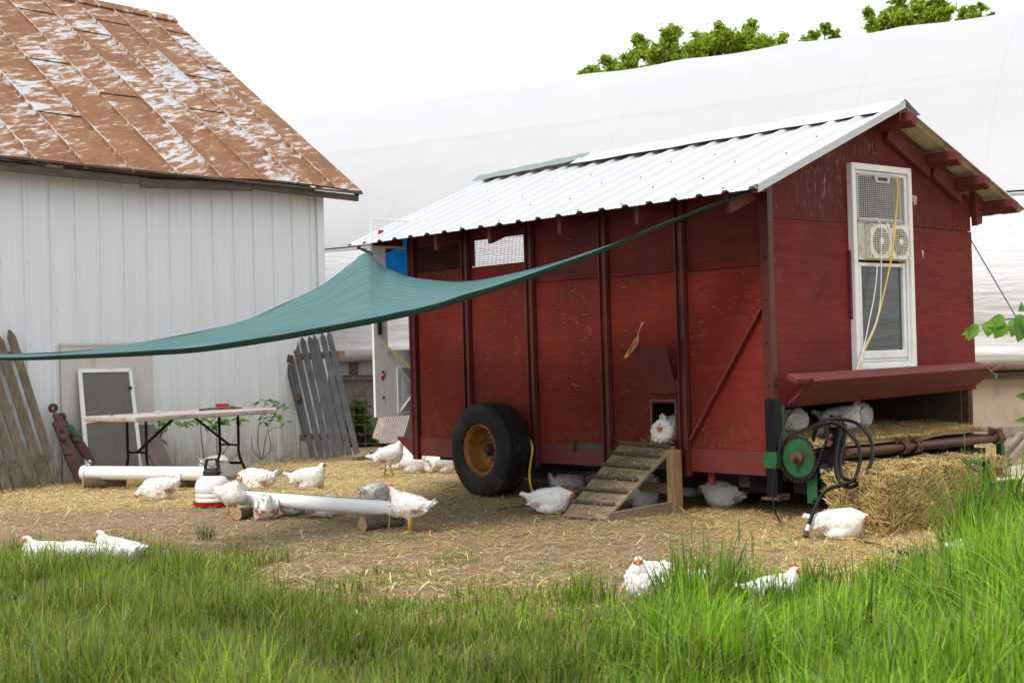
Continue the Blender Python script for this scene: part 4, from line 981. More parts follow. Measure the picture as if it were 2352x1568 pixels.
for cx_ in (1.225, 1.475):
    b = MB(); r = .108
    for i in range(-6, 7):
        h = i * .0165; w = math.sqrt(max(0, r * r - h * h)); b.bar(V((cx_ - w, -.088, 2.022 + h)), V((cx_ + w, -.088, 2.022 + h)), .004, .0055)
    for i in range(-3, 4):
        h = i * .031; w = math.sqrt(max(0, r * r - h * h)); b.bar(V((cx_ + h, -.0855, 2.022 - w)), V((cx_ + h, -.0855, 2.022 + w)), .004, .003)
    shift(b, CM); gl = wbuild(b, 'grille', M['fan_cream'], fan2)
    b = MB(); b.lathe([(.028, 0), (.026, .004), (0, .006)], (cx_, -.091, 2.022), (0, -1, 0), 18); shift(b, CM); wbuild(b, 'hub_cap', M['fan_cream'], gl, smooth=True)
    b = MB(); b.lathe([(.107, 0), (0, 0.001)], (cx_, -.037, 2.022), (0, -1, 0), 24); shift(b, CM); wbuild(b, 'dark_interior', M['fan_dark'], gl)
b = MB(); b.prism([(1.29, -.0905, 2.165), (1.32, -.0905, 2.165), (1.345, -.0905, 2.115), (1.365, -.0905, 2.115), (1.39, -.0905, 2.165), (1.42, -.0905, 2.16), (1.38, -.0905, 2.085), (1.33, -.0905, 2.085)][::-1], (0, .005, 0)); shift(b, CM); wbuild(b, 'handle', M['fan_cream'], fan2)
def cordpath(pix, r, name, mt, label):
    P = [CM @ fr(x, y, o_) for x, y, o_ in pix]; t_ = thing(name, P[-1], CA, label, 'cord'); b = MB(); b.tube(smoothpath(P, 7), r, 7); wbuild(b, 'cable', mt, t_, smooth=True)
cordpath([(2059, 410, .07), (2062, 440, .1), (2058, 490, .1), (2052, 560, .12), (2044, 610, .1), (2032, 665, .09), (2020, 715, .08), (2008, 755, .07), (1992, 790, .07), (1980, 820, .075), (1972, 852, .08)], .0065, 'extension_cord', M['yellow_cord'], 'bright yellow extension cord hanging in front of the tall window')
cordpath([(2012, 500, .09), (2024, 520, .11), (2024, 570, .11), (2024, 620, .09), (2022, 690, .08), (2012, 740, .075), (1990, 790, .065), (1978, 820, .075), (1967, 852, .08)], .0042, 'fan_cord', M['white_cord'], 'white fan cord beside the yellow one, running straight down from the twin fan')
cordpath([(2014, 607, .08), (2014, 630, .085), (2008, 680, .085), (1998, 730, .085), (1990, 770, .08), (1984, 800, .08), (1980, 825, .08), (1984, 848, .085)], .0042, 'fan_cord', M['white_cord'], 'white fan cord that starts at the top of the glass and hangs leftmost')

# ================================================================ SHADE SAIL
near = [(-160, 826, 7.6), (-60, 822, 7.85), (60, 820, 8.1), (200, 813, 8.4), (340, 805, 8.7), (480, 793, 9.0), (700, 758, 9.35), (945, 711, 9.6), (1068, 677, 9.7), (1212, 631, 9.8), (1378, 572, 9.88), (1563, 497, 9.95), (1660, 463, 10.0), (1722, 443, 10.0)]
farL = [(-160, 822, 7.6), (-60, 817, 7.9), (60, 812, 8.3), (200, 804, 8.9), (390, 775, 9.8), (550, 740, 10.7), (640, 703, 11.4), (740, 655, 12.3), (800, 610, 12.9), (843, 578, 13.35)]
farR = [(850, 582, 13.35), (865, 602, 13.25), (905, 624, 13.0), (960, 640, 12.6), (1080, 646, 12.0), (1230, 616, 11.4), (1370, 573, 10.9), (1500, 527, 10.5), (1620, 483, 10.2), (1724, 438, 10.0)]
def path3(L_): return [Zp(*p) for p in L_]
def resamp(P, n):
    P = smoothpath(P, 8); d = [0]
    for a, c in zip(P, P[1:]): d.append(d[-1] + (c - a).length)
    out = []; j = 0
    for i in range(n):
        t_ = d[-1] * i / (n - 1)
        while j < len(d) - 2 and d[j + 1] < t_: j += 1
        f_ = (t_ - d[j]) / max(1e-9, d[j + 1] - d[j]); out.append(P[j].lerp(P[j + 1], min(1, max(0, f_))))
    return out
fL = resamp(path3(farL), 60); fR = resamp(path3(farR), 60); FAR = fL + fR
# near edge parameterised so that strips fan out of the rear corner
nP = resamp(path3(near), 400); fx_ = [proj_np(np.array([p]))[0][0] for p in nP]
def near_at(px): 
    i = int(np.searchsorted(fx_, px)); return nP[min(max(i, 0), 399)]
NEAR = []
for i, p in enumerate(FAR):
    px = proj_np(np.array([p]))[0][0]; NEAR.append(near_at(px))
sail = thing('shade_sail', FAR[60], 0, 'sagging teal mesh shade sail tied from the coop roof across the barn', 'shade sail')
b = MB(); nv = 26; Mi = to_local(sail); P = []
for j in range(nv):
    v_ = j / (nv - 1); row = []
    for i, (a, c) in enumerate(zip(FAR, NEAR)):
        p = a.lerp(c, v_); w = (a - c).length
        p = p + V((0, 0, -1)) * (w * .008 * math.sin(math.pi * v_))
        near_corner = math.exp(-((i - 60) / 7) ** 2) * (1 - v_) ** 2
        p = p + V((0, 0, 1)) * (  .018 * near_corner * math.sin(i * 1.35)) + V((0, 0, .004 * math.sin(i * .45 + v_ * 9)))
        row.append(Mi @ p)
    P.append(row)
b.grid(P)
t = NT('teal_woven_mesh'); uv = t.n('ShaderNodeUVMap'); m_ = t.n('ShaderNodeMapping'); m_.inputs['Scale'].default_value = (.8, 45, 1); t.l(uv.outputs[0], m_.inputs[0])
st = t.noise(m_.outputs[0], 1.6, 6, .65, .3); c = t.ramp(st, [(.33, (.012, .055, .06)), (.43, (.035, .125, .13)), (.55, (.085, .225, .23)), (.7, (.15, .30, .305))])
fine = t.noise(t.coord(), 170, 2, .7); c = t.mix(.4, c, t.ramp(fine, [(.3, (.025, .08, .085)), (.7, (.15, .31, .315))]))
t.base(c); t.rough(.75); t.bump(fine, .4, .002)
tr = t.n('ShaderNodeBsdfTranslucent'); t.l(c, tr.inputs[0]); ms = t.n('ShaderNodeMixShader'); ms.inputs[0].default_value = .35
t.l(t.b.outputs[0], ms.inputs[1]); t.l(tr.outputs[0], ms.inputs[2]); t.l(ms.outputs[0], t.out.inputs[0]); M['sail'] = t.m
so = b.build('canvas', M['sail'], sail, smooth='all')
uvl = so.data.uv_layers.new(name='UVMap')
for lp in so.data.loops:
    j, i = divmod(lp.vertex_index, len(FAR)); uvl.data[lp.index].uv = (i / 20, j / nv)
M['hem'] = simple('dark_green_hem', (.012, .06, .05), .8, 0, .6, 120)
M['hem2'] = simple('grey_black_edge_tape', (.03, .035, .04), .7, 0, .5, 60)
b = MB(); NE = resamp(path3(near), 110); n1 = [Mi @ p for p in NE]
def hemw(i): return .010 + .030 * math.sin(math.pi * min(1, max(0, (i - 6) / 100))) ** .7
b.grid([n1, [p + V((0, .012, -hemw(i) * .5)) for i, p in enumerate(n1)], [p + V((0, .045, -hemw(i))) for i, p in enumerate(n1)], [p + V((0, .09, -hemw(i) * .85)) for i, p in enumerate(n1)]])
b.build('rolled_hem', M['hem'], sail, smooth='all')
b = MB()
b.grid([[Mi @ (p + V((0, -.003, .004))) for p in fR], [Mi @ (p + V((0, -.02, -.008))) for p in fR]]); b.grid([[Mi @ (p + V((0, 0, .003))) for p in fL], [Mi @ (p + V((0, -.01, -.006))) for p in fL]])
b.build('edge_tape', M['hem2'], sail)
b = MB(); a_ = FAR[60]; c_ = CM @ V((-.42, 4.66, 2.29)); b.tube([Mi @ p for p in smoothpath([a_ + V((0, 0, -.04)), a_ + V((.01, 0, .0)), (a_ + c_) / 2 + V((.012, 0, 0)), c_], 3)], [.02] + [.016] * 7 + [.012, .02], 7); b.build('tie_strap', M['strap'], sail)
e_ = FAR[-1]; h_ = CM @ fr(1768, 430, .02)
b = MB(); b.bar(Mi @ FAR[-9], Mi @ (e_ + V((.01, 0, .004))), .03, .035); b.build('corner_strap', M['strap'], sail)
b = MB(); q0 = e_; q1 = e_.lerp(h_, .45); q2 = h_
def loop3(a, c, w, r):
    d = (c - a); s_ = d.cross(V((0, 0, 1))).normalized() * w; u_ = V((0, 0, w))
    return [a + d * (.5 - .5 * math.cos(k * math.pi / 6)) + u_ * math.sin(k * math.pi / 6) for k in range(13)]
b.tube([Mi @ p for p in loop3(q0, q1, .014, .004)], .0045, 5); b.tube([Mi @ p for p in loop3(q1 - (q1 - q0) * .1, q2, .018, .004)], .005, 5); b.build('carabiner', simple('brass_hook', (.4, .33, .18), .35, .8), sail)

# ================================================================ RAMP
rt = CM @ V((-.05, 1.30, .50))
ramp = thing('ramp', (rt.x, rt.y, 0), CA, 'cleated wooden chicken ramp with loose straw leading up to the small doorway', 'ramp')
A0 = G(1292, 1184, .02); A1 = G(1391, 1191, .02); T0 = CM @ V((-.10, 1.475, .515)); T1 = CM @ V((-.10, .90, .495))
def rpt(u, v, h=0):
    p = (A0.lerp(A1, u)).lerp(T0.lerp(T1, u), v); n = (A1 - A0).cross(T0 - A0).normalized()
    if n.z < 0: n = -n
    return p + n * h
b = MB(); b.prism([rpt(0, 0), rpt(1, 0), rpt(1, 1.0), rpt(0, 1.0)], rpt(0, 0, -.02) - rpt(0, 0)); wbuild(b, 'board', M['ramp_wood'], ramp, bevel=.002)
vs_ = [.02, .195, .36, .52, .69, .86]
for k, v_ in enumerate([.20, .36, .53, .69, .85, .975][::-1]):
    b = MB(); v_ = [.17, .335, .50, .665, .825, .965][k]; b.bar(rpt(-.01, v_, .012), rpt(.93 + .02 * (k % 2), v_, .012), .028, .022, rpt(0, 0, 1) - rpt(0, 0)); wbuild(b, 'cleat', M['cleat'], ramp, bevel=.002)
b = MB(); b.box((0, 0, 0), (.001, .001, .001)); 
b = MB(); lf = CM @ V((-.155, .86, 0)); b.box((-.05, -.035, 0), (.045, .04, .47), 0, Matrix.Translation(lf) @ Matrix.Rotation(CA, 4, 'Z')); wbuild(b, 'leg', M['pine'], ramp, bevel=.003)
b = MB(); lf2 = CM @ V((-.09, 1.40, 0)); b.box((-.04, -.035, 0), (.04, .035, .42), 0, Matrix.Translation(lf2) @ Matrix.Rotation(CA, 4, 'Z')); wbuild(b, 'leg', M['pine'], ramp, bevel=.003)
b = MB(); b.bar(rpt(.98, .02, -.03) + V((0, 0, .02)), lf + V((-.03, -.03, .05)), .035, .07); wbuild(b, 'base_rail', M['ramp_wood'], ramp, bevel=.003)
b = MB(); b.bar(rpt(.1, .05, -.03) + V((0, 0, .02)), lf2 + V((0, 0, .04)), .035, .06); wbuild(b, 'base_rail', M['ramp_wood'], ramp, bevel=.003)
b = MB(); b.bar(lf + V((0, 0, .17)), lf2 + V((0, 0, .17)), .035, .08); wbuild(b, 'cross_rail', M['pine'], ramp, bevel=.003)

# ================================================================ STRAW
STC = np.array([[.66, .46, .15], [.55, .36, .10], [.74, .57, .25], [.40, .25, .075], [.60, .40, .12], [.78, .65, .36]])
def strips(name, P, D, Lh, Wd, cols, parent=None, up=None, bend=None):
    """thin straw stems: centre P, direction D (unit), length, width"""
    n = len(P); U = np.tile(np.array([0, 0, 1.0]), (n, 1)) if up is None else up
    Sd = np.cross(D, U); Sd /= np.linalg.norm(Sd, axis=1)[:, None] + 1e-9; N = np.cross(Sd, D)
    a = P - D * Lh[:, None] / 2; c = P + D * Lh[:, None] / 2; m = P + N * (Lh * (.04 if bend is None else bend))[:, None]
    w = Sd * Wd[:, None] / 2
    Vv = np.stack([a - w, a + w, m - w, m + w, c - w, c + w], 1).reshape(-1, 3)
    k = np.arange(n)[:, None] * 6; q = np.concatenate([k + np.array([0, 1, 3, 2]), k + np.array([2, 3, 5, 4])], 1).reshape(-1, 4)
    return np_mesh(name, Vv, q, np.repeat(cols, 6, 0), M['straw'], parent)
def straw_litter():
    n = 165000; y = 6.4 + 12.5 * rng.random(n) ** 1.15; x = (rng.random(n) - .5) * .80 * y
    d = straw_dens(x, y); px, py = proj_np(np.stack([x, y, y * 0], 1))
    keep = rng.random(n) < np.clip(.10 + d, 0, 1); x, y, d = x[keep], y[keep], d[keep]; n = len(x)
    a = rng.random(n) * 2 * math.pi; tl = rng.normal(0, .10, n)
    D = np.stack([np.cos(a) * np.cos(tl), np.sin(a) * np.cos(tl), np.sin(tl)], 1)
    Lh = .025 + .10 * rng.random(n) ** 1.8; Wd = .0028 + .0028 * rng.random(n)
    z = hground(x, y) + .006 + .02 * rng.random(n) * d + np.abs(np.sin(tl)) * Lh / 2
    c = STC[rng.integers(0, 6, n)] * (.7 + .55 * rng.random(n))[:, None]
    c = c * (.75 + .65 * sstep(11.5, 13, y) * (x < .5) + .22 * (x > 1.3))[:, None]
    m = 6000; y2 = 6.4 + 9 * rng.random(m); x2 = (rng.random(m) - .5) * .8 * y2; d2 = straw_dens(x2, y2); k2 = rng.random(m) < .25 + d2 * .8; x2, y2 = x2[k2], y2[k2]; m = len(x2); a = rng.random(m) * 6.283; tl = rng.normal(0, .16, m)
    Ld = .05 + .075 * rng.random(m); D = np.concatenate([D, np.stack([np.cos(a) * np.cos(tl), np.sin(a) * np.cos(tl), np.sin(tl)], 1)]); Lh = np.concatenate([Lh, Ld]); Wd = np.concatenate([Wd, .0035 + .0025 * rng.random(m)])
    x = np.concatenate([x, x2]); y = np.concatenate([y, y2]); z = np.concatenate([z, hground(x2, y2) + .012 + np.abs(np.sin(tl)) * Ld / 2]); c = np.concatenate([c, STC[rng.choice([0, 2, 4, 5], m)] * (.85 + .4 * rng.random(m))[:, None]])
    ob = strips('straw_litter', np.stack([x, y, z], 1), D, Lh, Wd, np.clip(c, 0, .8))
    tag(ob, 'loose golden straw and hay litter strewn over the dirt', 'straw', None, 'stuff')
straw_litter()
def debris():
    n = 9000; y = 6.2 + 8 * rng.random(n); x = (rng.random(n) - .5) * .78 * y; s = .003 + .008 * rng.random(n) ** 3
    P0 = np.stack([x, y, hground(x, y) + s * .4], 1); cols = np.array([[.10, .075, .055], [.2, .16, .12], [.5, .46, .4], [.07, .05, .035], [.62, .6, .56]])[rng.choice(5, n, p=[.36, .3, .1, .18, .06])]
    o4 = np.array([[1, 0, 0], [-.4, .9, 0], [-.5, -.8, 0], [0, 0, .9]]); ang = rng.random(n) * 6.28; c_, s_ = np.cos(ang), np.sin(ang)
    Vv = []
    for o_ in o4:
        Vv.append(P0 + np.stack([(o_[0] * c_ - o_[1] * s_) * s, (o_[0] * s_ + o_[1] * c_) * s, o_[2] * s], 1))
    Vv = np.stack(Vv, 1).reshape(-1, 3); k = np.arange(n)[:, None] * 4
    q = np.concatenate([k + np.array([0, 1, 3]), k + np.array([1, 2, 3]), k + np.array([2, 0, 3])], 1).reshape(-1, 3)
    ob = np_mesh('pebbles', Vv, q, np.repeat(cols, 4, 0), M['straw']); tag(ob, 'small pebbles, crumbs of earth and feather bits on the dirt', 'gravel', None, 'stuff')
debris()
def straw_on(quadf, n, parent, name, seed, zoff=.004, spread=.015, Lm=.05, cm=1.0, thing_label=None):
    r_ = np.random.default_rng(seed); P = []; 
    for _ in range(n):
        p, keep = quadf(r_.random(), r_.random(), r_)
        if keep: P.append(p)
    P = np.array(P); n = len(P); a = r_.random(n) * 6.28; tl = r_.normal(0, .25, n)
    D = np.stack([np.cos(a) * np.cos(tl), np.sin(a) * np.cos(tl), np.sin(tl)], 1); P[:, 2] += zoff + spread * r_.random(n)
    c = STC[r_.integers(0, 6, n)] * (.6 + .5 * r_.random(n))[:, None] * cm
    return strips(name, P, D, Lm * (.4 + r_.random(n)), .003 + .003 * r_.random(n), np.clip(c, 0, .8), parent)
def rampq(u, v, r_):
    k = (v * 6) % 1.0; p = rpt(.08 + .8 * u, v, .004); return np.array(p), r_.random() < (.1 + .9 * v) * (1 - .6 * abs(u - .55)) * (1.15 - k)
ob = straw_on(rampq, 2600, None, 'ramp_straw', 5, Lm=.045); tag(ob, 'chopped straw caught between the ramp cleats', 'straw', None, 'stuff')
def doorq(u, v, r_):
    p = CM @ V((-.11 + .11 * u + .03 * r_.random(), .96 + .3 * v, .51 + .04 * u)); return np.array(p), True
ob = straw_on(doorq, 420, None, 'doorway_straw', 6, Lm=.08); tag(ob, 'tuft of straw spilling over the pop door sill', 'straw', None, 'stuff')
# bedding in the coop opening: mounded sheet and loose stems
b = MB(); P = []
for i in range(30):
    row = []
    for j in range(40):
        x = .15 + 2.28 * j / 39; y = -.225 + 2.1 * i / 29; h = .497 + .03 * vnoise(x, y, 6, 9) + .05 * min(1, (y + .25) * 2) - (.022 if i == 0 else 0)
        row.append(CM @ V((x, y, float(h))))
    P.append(row)
b.grid(P); bed = tag(thing('straw_bedding', CM @ V((1.2, .5, .5)), CA, 'thick chopped straw bedding inside the open front of the coop', 'bedding'), kind='stuff')
wbuild(b, 'bedding', simple('straw_bedding', (.33, .23, .10), .9, 0, .5, 60, .6), bed, smooth='all')
def bedq(u, v, r_):
    x = .15 + 2.28 * u; y = -.23 + 1.9 * v * v; h = .50 + .03 * float(vnoise(x, y, 6, 9)) + .05 * min(1, (y + .25) * 2); return np.array(CM @ V((x, y, h))), True
ob = straw_on(bedq, 9000, None, 'loose_stems', 7, Lm=.035, cm=1.1)
Mi = np.array(to_local(bed)); co = np.empty(len(ob.data.vertices) * 3, np.float32); ob.data.vertices.foreach_get('co', co); co = co.reshape(-1, 3) @ Mi[:3, :3].T + Mi[:3, 3]; ob.data.vertices.foreach_set('co', co.astype(np.float32).ravel()); ob.parent = bed

# ---- straw bales
def bale(corner, dx, dy, lx, ly, h, label, seed, n):
    """box bale standing on corner, edges along dx, dy"""
    dx = V(dx).normalized(); dy = V(dy).normalized(); o_ = V(corner); up = V((0, 0, 1)); r_ = np.random.default_rng(seed)
    t_ = thing('straw_bale', o_ + dx * lx / 2 + dy * ly / 2, 0, label, 'straw bale', 'straw bales below the coop front'); b = MB()
    def pt(u, v, w):
        e_ = .035; p = V(o_) + dx * (lx * u) + dy * (ly * v) + up * (h * w)
        k = float(vnoise(u * lx * 9 + w * 5, v * ly * 9 + w * 7, 1.3, seed)) - .5
        c_ = V((u - .5, v - .5, w - .5)); m_ = sorted([abs(c_.x), abs(c_.y), abs(c_.z)])
        rd = max(0, m_[1] - .42) * .8 + max(0, m_[0] - .42) * .5
        d_ = (dx * c_.x + dy * c_.y + up * c_.z).normalized(); return p + d_ * (k * .06 - rd * .5)
    N = 14
    for f in (lambda a, c: (a, 0, c), lambda a, c: (1, a, c), lambda a, c: (1 - a, 1, c), lambda a, c: (0, 1 - a, c), lambda a, c: (a, c, 1)):
        b.grid([[pt(*f(i / N, j / N)) for i in range(N + 1)] for j in range(N + 1)])
    body = wbuild(b, 'bale_body', M['bale'], t_, smooth='all')
    # stems sticking out of each face
    Ps = []; Ds = []; Us = []
    areas = [lx * h, ly * h, ly * h, lx * ly]; pr_ = np.array(areas) / sum(areas)
    for f_ in r_.choice(4, n, p=pr_):
        a, c = r_.random(), r_.random(); q = [(a, 0, c), (1, a, c), (0, a, c), (a, c, 1)][f_]; nrm = [-dy, dx, -dx, up][f_]; al = [dx, dy, dy, dx][f_]; be = [up, up, up, dy][f_]
        th = r_.random() * 6.28 if f_ == 3 else r_.normal(1.0, .9)
        d_ = (al * math.cos(th) + be * math.sin(th) * (.55 if f_ != 3 else 1) + nrm * abs(r_.normal(0, .16))).normalized(); Ps.append(pt(*q) + nrm * (.002 + .010 * r_.random())); Ds.append(d_); Us.append(nrm)
    Ps = np.array(Ps); Ds = np.array(Ds); Us = np.array(Us); Mi_ = np.array(to_local(t_)); Ps = Ps @ Mi_[:3, :3].T + Mi_[:3, 3]
    c = STC[r_.integers(0, 6, n)] * (.45 + .6 * r_.random(n))[:, None] * np.where(Us[:, 2:] > .5, 1.0, .78)  # side stems coloured darker than top ones: shade put into the colour
    st_ = strips('loose_stems', Ps, Ds, .03 + .09 * r_.random(n) ** 1.5, .003 + .003 * r_.random(n), np.clip(c * 1.15, 0, .85), t_, up=Us); st_['kind'] = 'stuff'
    return t_
M['bale'] = simple('compressed_straw', (.20, .12, .04), .95, 0, .6, 45, .8, (.08, .045, .015), .4, 9)
gc = V((2.32, 8.98, 0)); e1 = G(2215, 1188) - gc; e2 = G(1905, 1185) - gc
e1.z = e2.z = 0
bale(gc, (.80, .72, 0), (-.36, .92, 0), 1.16, .66, .385, 'large golden straw bale nearest the camera, beside the resting hen', 31, 9000)
bale(gc + V((.12, .90, 0)), (.84, .54, 0), (-.40, .8, 0), 1.5, .45, .36, 'flatter straw bale behind the large one, under the rusty shaft', 32, 5000)

# ================================================================ FOLDING TABLE
tf = V((-3.66, 13.75, 0)); td = V((.61, .792, 0)).normalized(); tw = V((-td.y, td.x, 0)); TH = .735
tab = thing('folding_table', tf + td * .92 + tw * .4, math.atan2(td.y, td.x), 'dirty grey folding table with black steel legs in front of the barn', 'table')
TL, TW = 1.86, .82
b = MB(); b.box((-TL / 2, -TW / 2, TH - .055), (TL / 2, TW / 2, TH)); b.build('table_top', M['table_top'], tab, bevel=.012)
for sx in (-1, 1):
    for sy in (-1, 1):
        b = MB(); x = sx * (TL / 2 - .33); y = sy * (TW / 2 - .26)
        b.tube(smoothpath([(x, y, TH - .056), (x, y, .40), (x, y + .00 * sy, .28), (x, y + .05 * sy, .17), (x, y + .17 * sy, .0)], 5), .0145, 8); b.build('leg', M['black_paint'], tab, smooth=True)
    b = MB(); b.bar((x, -(TW / 2 - .26), .36), (x, TW / 2 - .26, .36), .02, .02); b.build('cross_bar', M['black_paint'], tab); b = MB(); b.bar((x, -(TW / 2 - .22), .17), (x, TW / 2 - .22, .17), .022, .028); b.build('cross_bar', M['black_paint'], tab)
    b = MB(); b.bar((x, 0, .36), (sx * .12, 0, TH - .05), .018, .022); b.build('brace', M['black_paint'], tab)
TM = Matrix.Translation(tf + td * .92 + tw * .4) @ Matrix.Rotation(math.atan2(td.y, td.x), 4, 'Z')
def on_table(x, y): return TM @ V((x, y, TH))
p0 = on_table(.3, -.1); stk = thing('stick', p0, 0, 'knobbly brown stick lying on the far right of the table', 'stick')
b = MB(); b.tube(smoothpath([on_table(.12, -.1) + V((0, 0, .015)), on_table(.25, -.12) + V((0, 0, .022)), on_table(.38, -.1) + V((0, 0, .02)), on_table(.5, -.13) + V((0, 0, .022)), on_table(.62, -.2) + V((0, 0, .015))], 5), [.011, .012, .013, .012, .012, .013, .012, .012, .014, .014, .013, .015, .017, .015, .013, .014, .016, .014, .01, .008, .005], 7)
b.tube([on_table(.5, -.13) + V((0, 0, .02)), on_table(.54, -.1) + V((0, 0, .04)), on_table(.6, -.1) + V((0, 0, .03))], [.01, .008, .004], 6); wbuild(b, 'wood', M['log'], stk, smooth='all')
p0 = on_table(.62, .12); rb = thing('red_box', p0, R(20), 'small red plastic box with a wire loop on the table', 'box')
b = MB(); b.box((-.065, -.03, 0), (.065, .03, .058)); b.box((-.07, -.035, .045), (.07, .035, .062)); b.box((-.05, -.034, .012), (-.0, -.0305, .038)); b.build('body', M['red_plastic'], rb, bevel=.004)
b = MB(); b.tube(smoothpath([(-.06, 0, .06), (-.02, 0, .085), (.03, 0, .10), (.07, 0, .08), (.075, 0, .03)], 5), .002, 5); b.build('wire_loop', M['green_twine'], rb)
p0 = on_table(-.25, .1); cl = thing('metal_clip', p0, R(25), 'little shiny metal clip on the middle of the table', 'clip')
b = MB(); b.tube([(-.035, 0, .008), (-.01, 0, .016), (.02, 0, .02), (.035, 0, .016)], [.006, .011, .008, .004], 7); b.bar((0, .0, .02), (.035, 0, .034), .008, .004); b.build('body', M['galv'], cl)
p0 = on_table(-.78, .15); nt_ = thing('lump', p0, 0, 'small brown clod near the left end of the table', 'clod')
b = MB(); b.lathe([(0, 0), (.015, .001), (.018, .012), (.012, .024), (0, .027)], (0, 0, 0), (0, 0, 1), 8); b.build('body', M['log'], nt_)
tag(straw_on(lambda u, v, r_: (np.array(on_table(-.6 + 1.4 * u, -.35 + .7 * v)), True), 220, None, 'table_straw', 15, Lm=.03), 'scattered straw bits on the table top', 'straw', None, 'stuff')

# ================================================================ PVC FEEDERS AND LOGS
def pipe_feeder(a, c, r, label, eyes=(1, 1)):
    a = V(a); c = V(c); t_ = thing('pvc_feeder', ((a + c) / 2).to_tuple()[:2] + (0,), math.atan2((c - a).y, (c - a).x), label, 'feeder', 'white pipe feeders')
    d = (c - a).normalized(); b = MB(); b.lathe([(r, 0), (r, (c - a).length), (r * .9, (c - a).length), (r * .9, 0), (r, 0)], a, d, 32)
    wbuild(b, 'pipe', M['pvc'], t_, smooth=30)
    for k, (p, s_) in enumerate(((a, -1), (c, 1))):
        b = MB(); b.lathe([(r * 1.07, -.035), (r * 1.09, .01), (r * 1.02, .02), (r * .5, .028), (0, .03)], p, d * s_, 32); wbuild(b, 'end_cap', M['pvc'], t_, smooth=35)
        b = MB(); b.lathe([(r * 1.003, -.040), (r * 1.003, -.0355)], p, d * s_, 32); wbuild(b, 'glue_line', simple('purple_glue', (.2, .15, .45), .5), t_)
        if eyes[k]:
            q = p - d * s_ * .06 + V((0, 0, r * 1.0)); b = MB(); b.tube([q - V((0, 0, .01)), q + V((0, 0, .015))], .004, 6)
            sd_v = d; b.tube([q + V((0, 0, .033)) + d * (.018 * math.cos(w)) + V((0, 0, .018 * math.sin(w))) for w in np.linspace(0, 6.3, 14)], .004, 6); wbuild(b, 'eye_bolt', M['galv'], t_)
    b = MB(); sl = d.cross(V((0, 0, 1))).normalized()
    pa_, pc_ = a + d * .06, c - d * .25; top = V((0, 0, r * 1.001)) + sl * (-r * .2)
    b.bar(pa_ + top, pc_ + top, .012, .004); wbuild(b, 'feed_slot', M['black_plastic'], t_)
    return t_
pipe_feeder(Zp(194, 1085, 14.25), Zp(474, 1087, 13.85), .068, 'white pipe feeder lying in front of the folding table')
pipe_feeder(Zp(556, 1142, 11.45), Zp(909, 1169, 10.25), .056, 'white pipe feeder between the waterer and the standing hen', (0, 0))
def log(a, c, r, label):
    a = V(a); c = V(c); d = (c - a).normalized(); L_ = (c - a).length; t_ = thing('log', (a + c) / 2, 0, label, 'log', 'logs under the pipe feeders')
    b = MB(); n = 20; rings = 7
    P = []
    up_ = V((0, 0, 1)); s_ = d.cross(up_).normalized(); u_ = s_.cross(d)
    for i in range(rings):
        row = []
        for k in range(n + 1):
            q = 2 * math.pi * k / n; rr = r * (1 + .07 * math.sin(3 * q + L_ * 9) + .03 * math.sin(q * 7 + i)); row.append(a + d * (L_ * i / (rings - 1)) + (s_ * math.cos(q) + u_ * math.sin(q)) * rr)
        P.append(row)
    b.grid(P); wbuild(b, 'bark', M['log'], t_, smooth='all')
    for row, fl in ((P[0], 0), (P[-1], 1)): b = MB(); b.add(row[:-1], [tuple(range(n)) if fl else tuple(range(n))[::-1]]); wbuild(b, 'cut_end', M['log_end'], t_)
    return t_
log(Zp(832, 1203, 10.10), Zp(922, 1192, 10.35), .050, 'log under the right end of the nearer pipe feeder, next to the standing hen')
log(Zp(543, 1179, 11.0), Zp(600, 1172, 11.5), .045, 'log under the left end of the nearer pipe feeder, beside the waterer')
log(Zp(190, 1110, 14.1), Zp(288, 1107, 14.3), .053, 'log under the left end of the farther pipe feeder')
log(Zp(405, 1110, 13.9), Zp(470, 1106, 14.1), .048, 'log under the right end of the farther pipe feeder')
b = MB(); sp_ = thing('spike', G(893, 1218), 0, 'thin metal spike standing in front of the log by the standing hen', 'spike'); b.tube([(0, 0, -.02), (.008, 0, .11)], .004, 6); b.build('rod', M['galv'], sp_)

# ================================================================ WATERER
wt = thing('waterer', G(489, 1163), R(15), 'white plastic jug waterer with black handle cap on a red dish', 'poultry waterer')
b = MB(); b.lathe([(0, .004), (.12, .004), (.155, .012), (.168, .045), (.172, .05), (.166, .052), (.15, .02), (0, .016)], seg=40); b.build('dish', M['red_plastic'], wt, smooth=40)
b = MB(); b.lathe([(0, .03), (.13, .03), (.142, .04), (.145, .06), (.142, .075), (.137, .08), (.142, .086), (.145, .10), (.142, .115), (.137, .12), (.142, .126), (.146, .14), (.148, .17), (.143, .20), (.130, .228), (.105, .252), (.075, .268), (.068, .272), (.068, .28)], seg=40); b.build('jug', M['jug'], wt, smooth=50)
b = MB(); b.lathe([(.070, .270), (.078, .272), (.078, .305), (.070, .312), (.068, .325), (.05, .33), (0, .33)], seg=28)
b.build('cap', M['black_plastic'], wt, smooth=30)
b = MB()
for sx in (-1, 1): b.bar((sx * .058, 0, .325), (sx * .042, 0, .40), .03, .014, (0, 1, 0))
b.box((-.049, -.016, .397), (.049, .016, .412)); b.build('handle', M['black_plastic'], wt, bevel=.003)

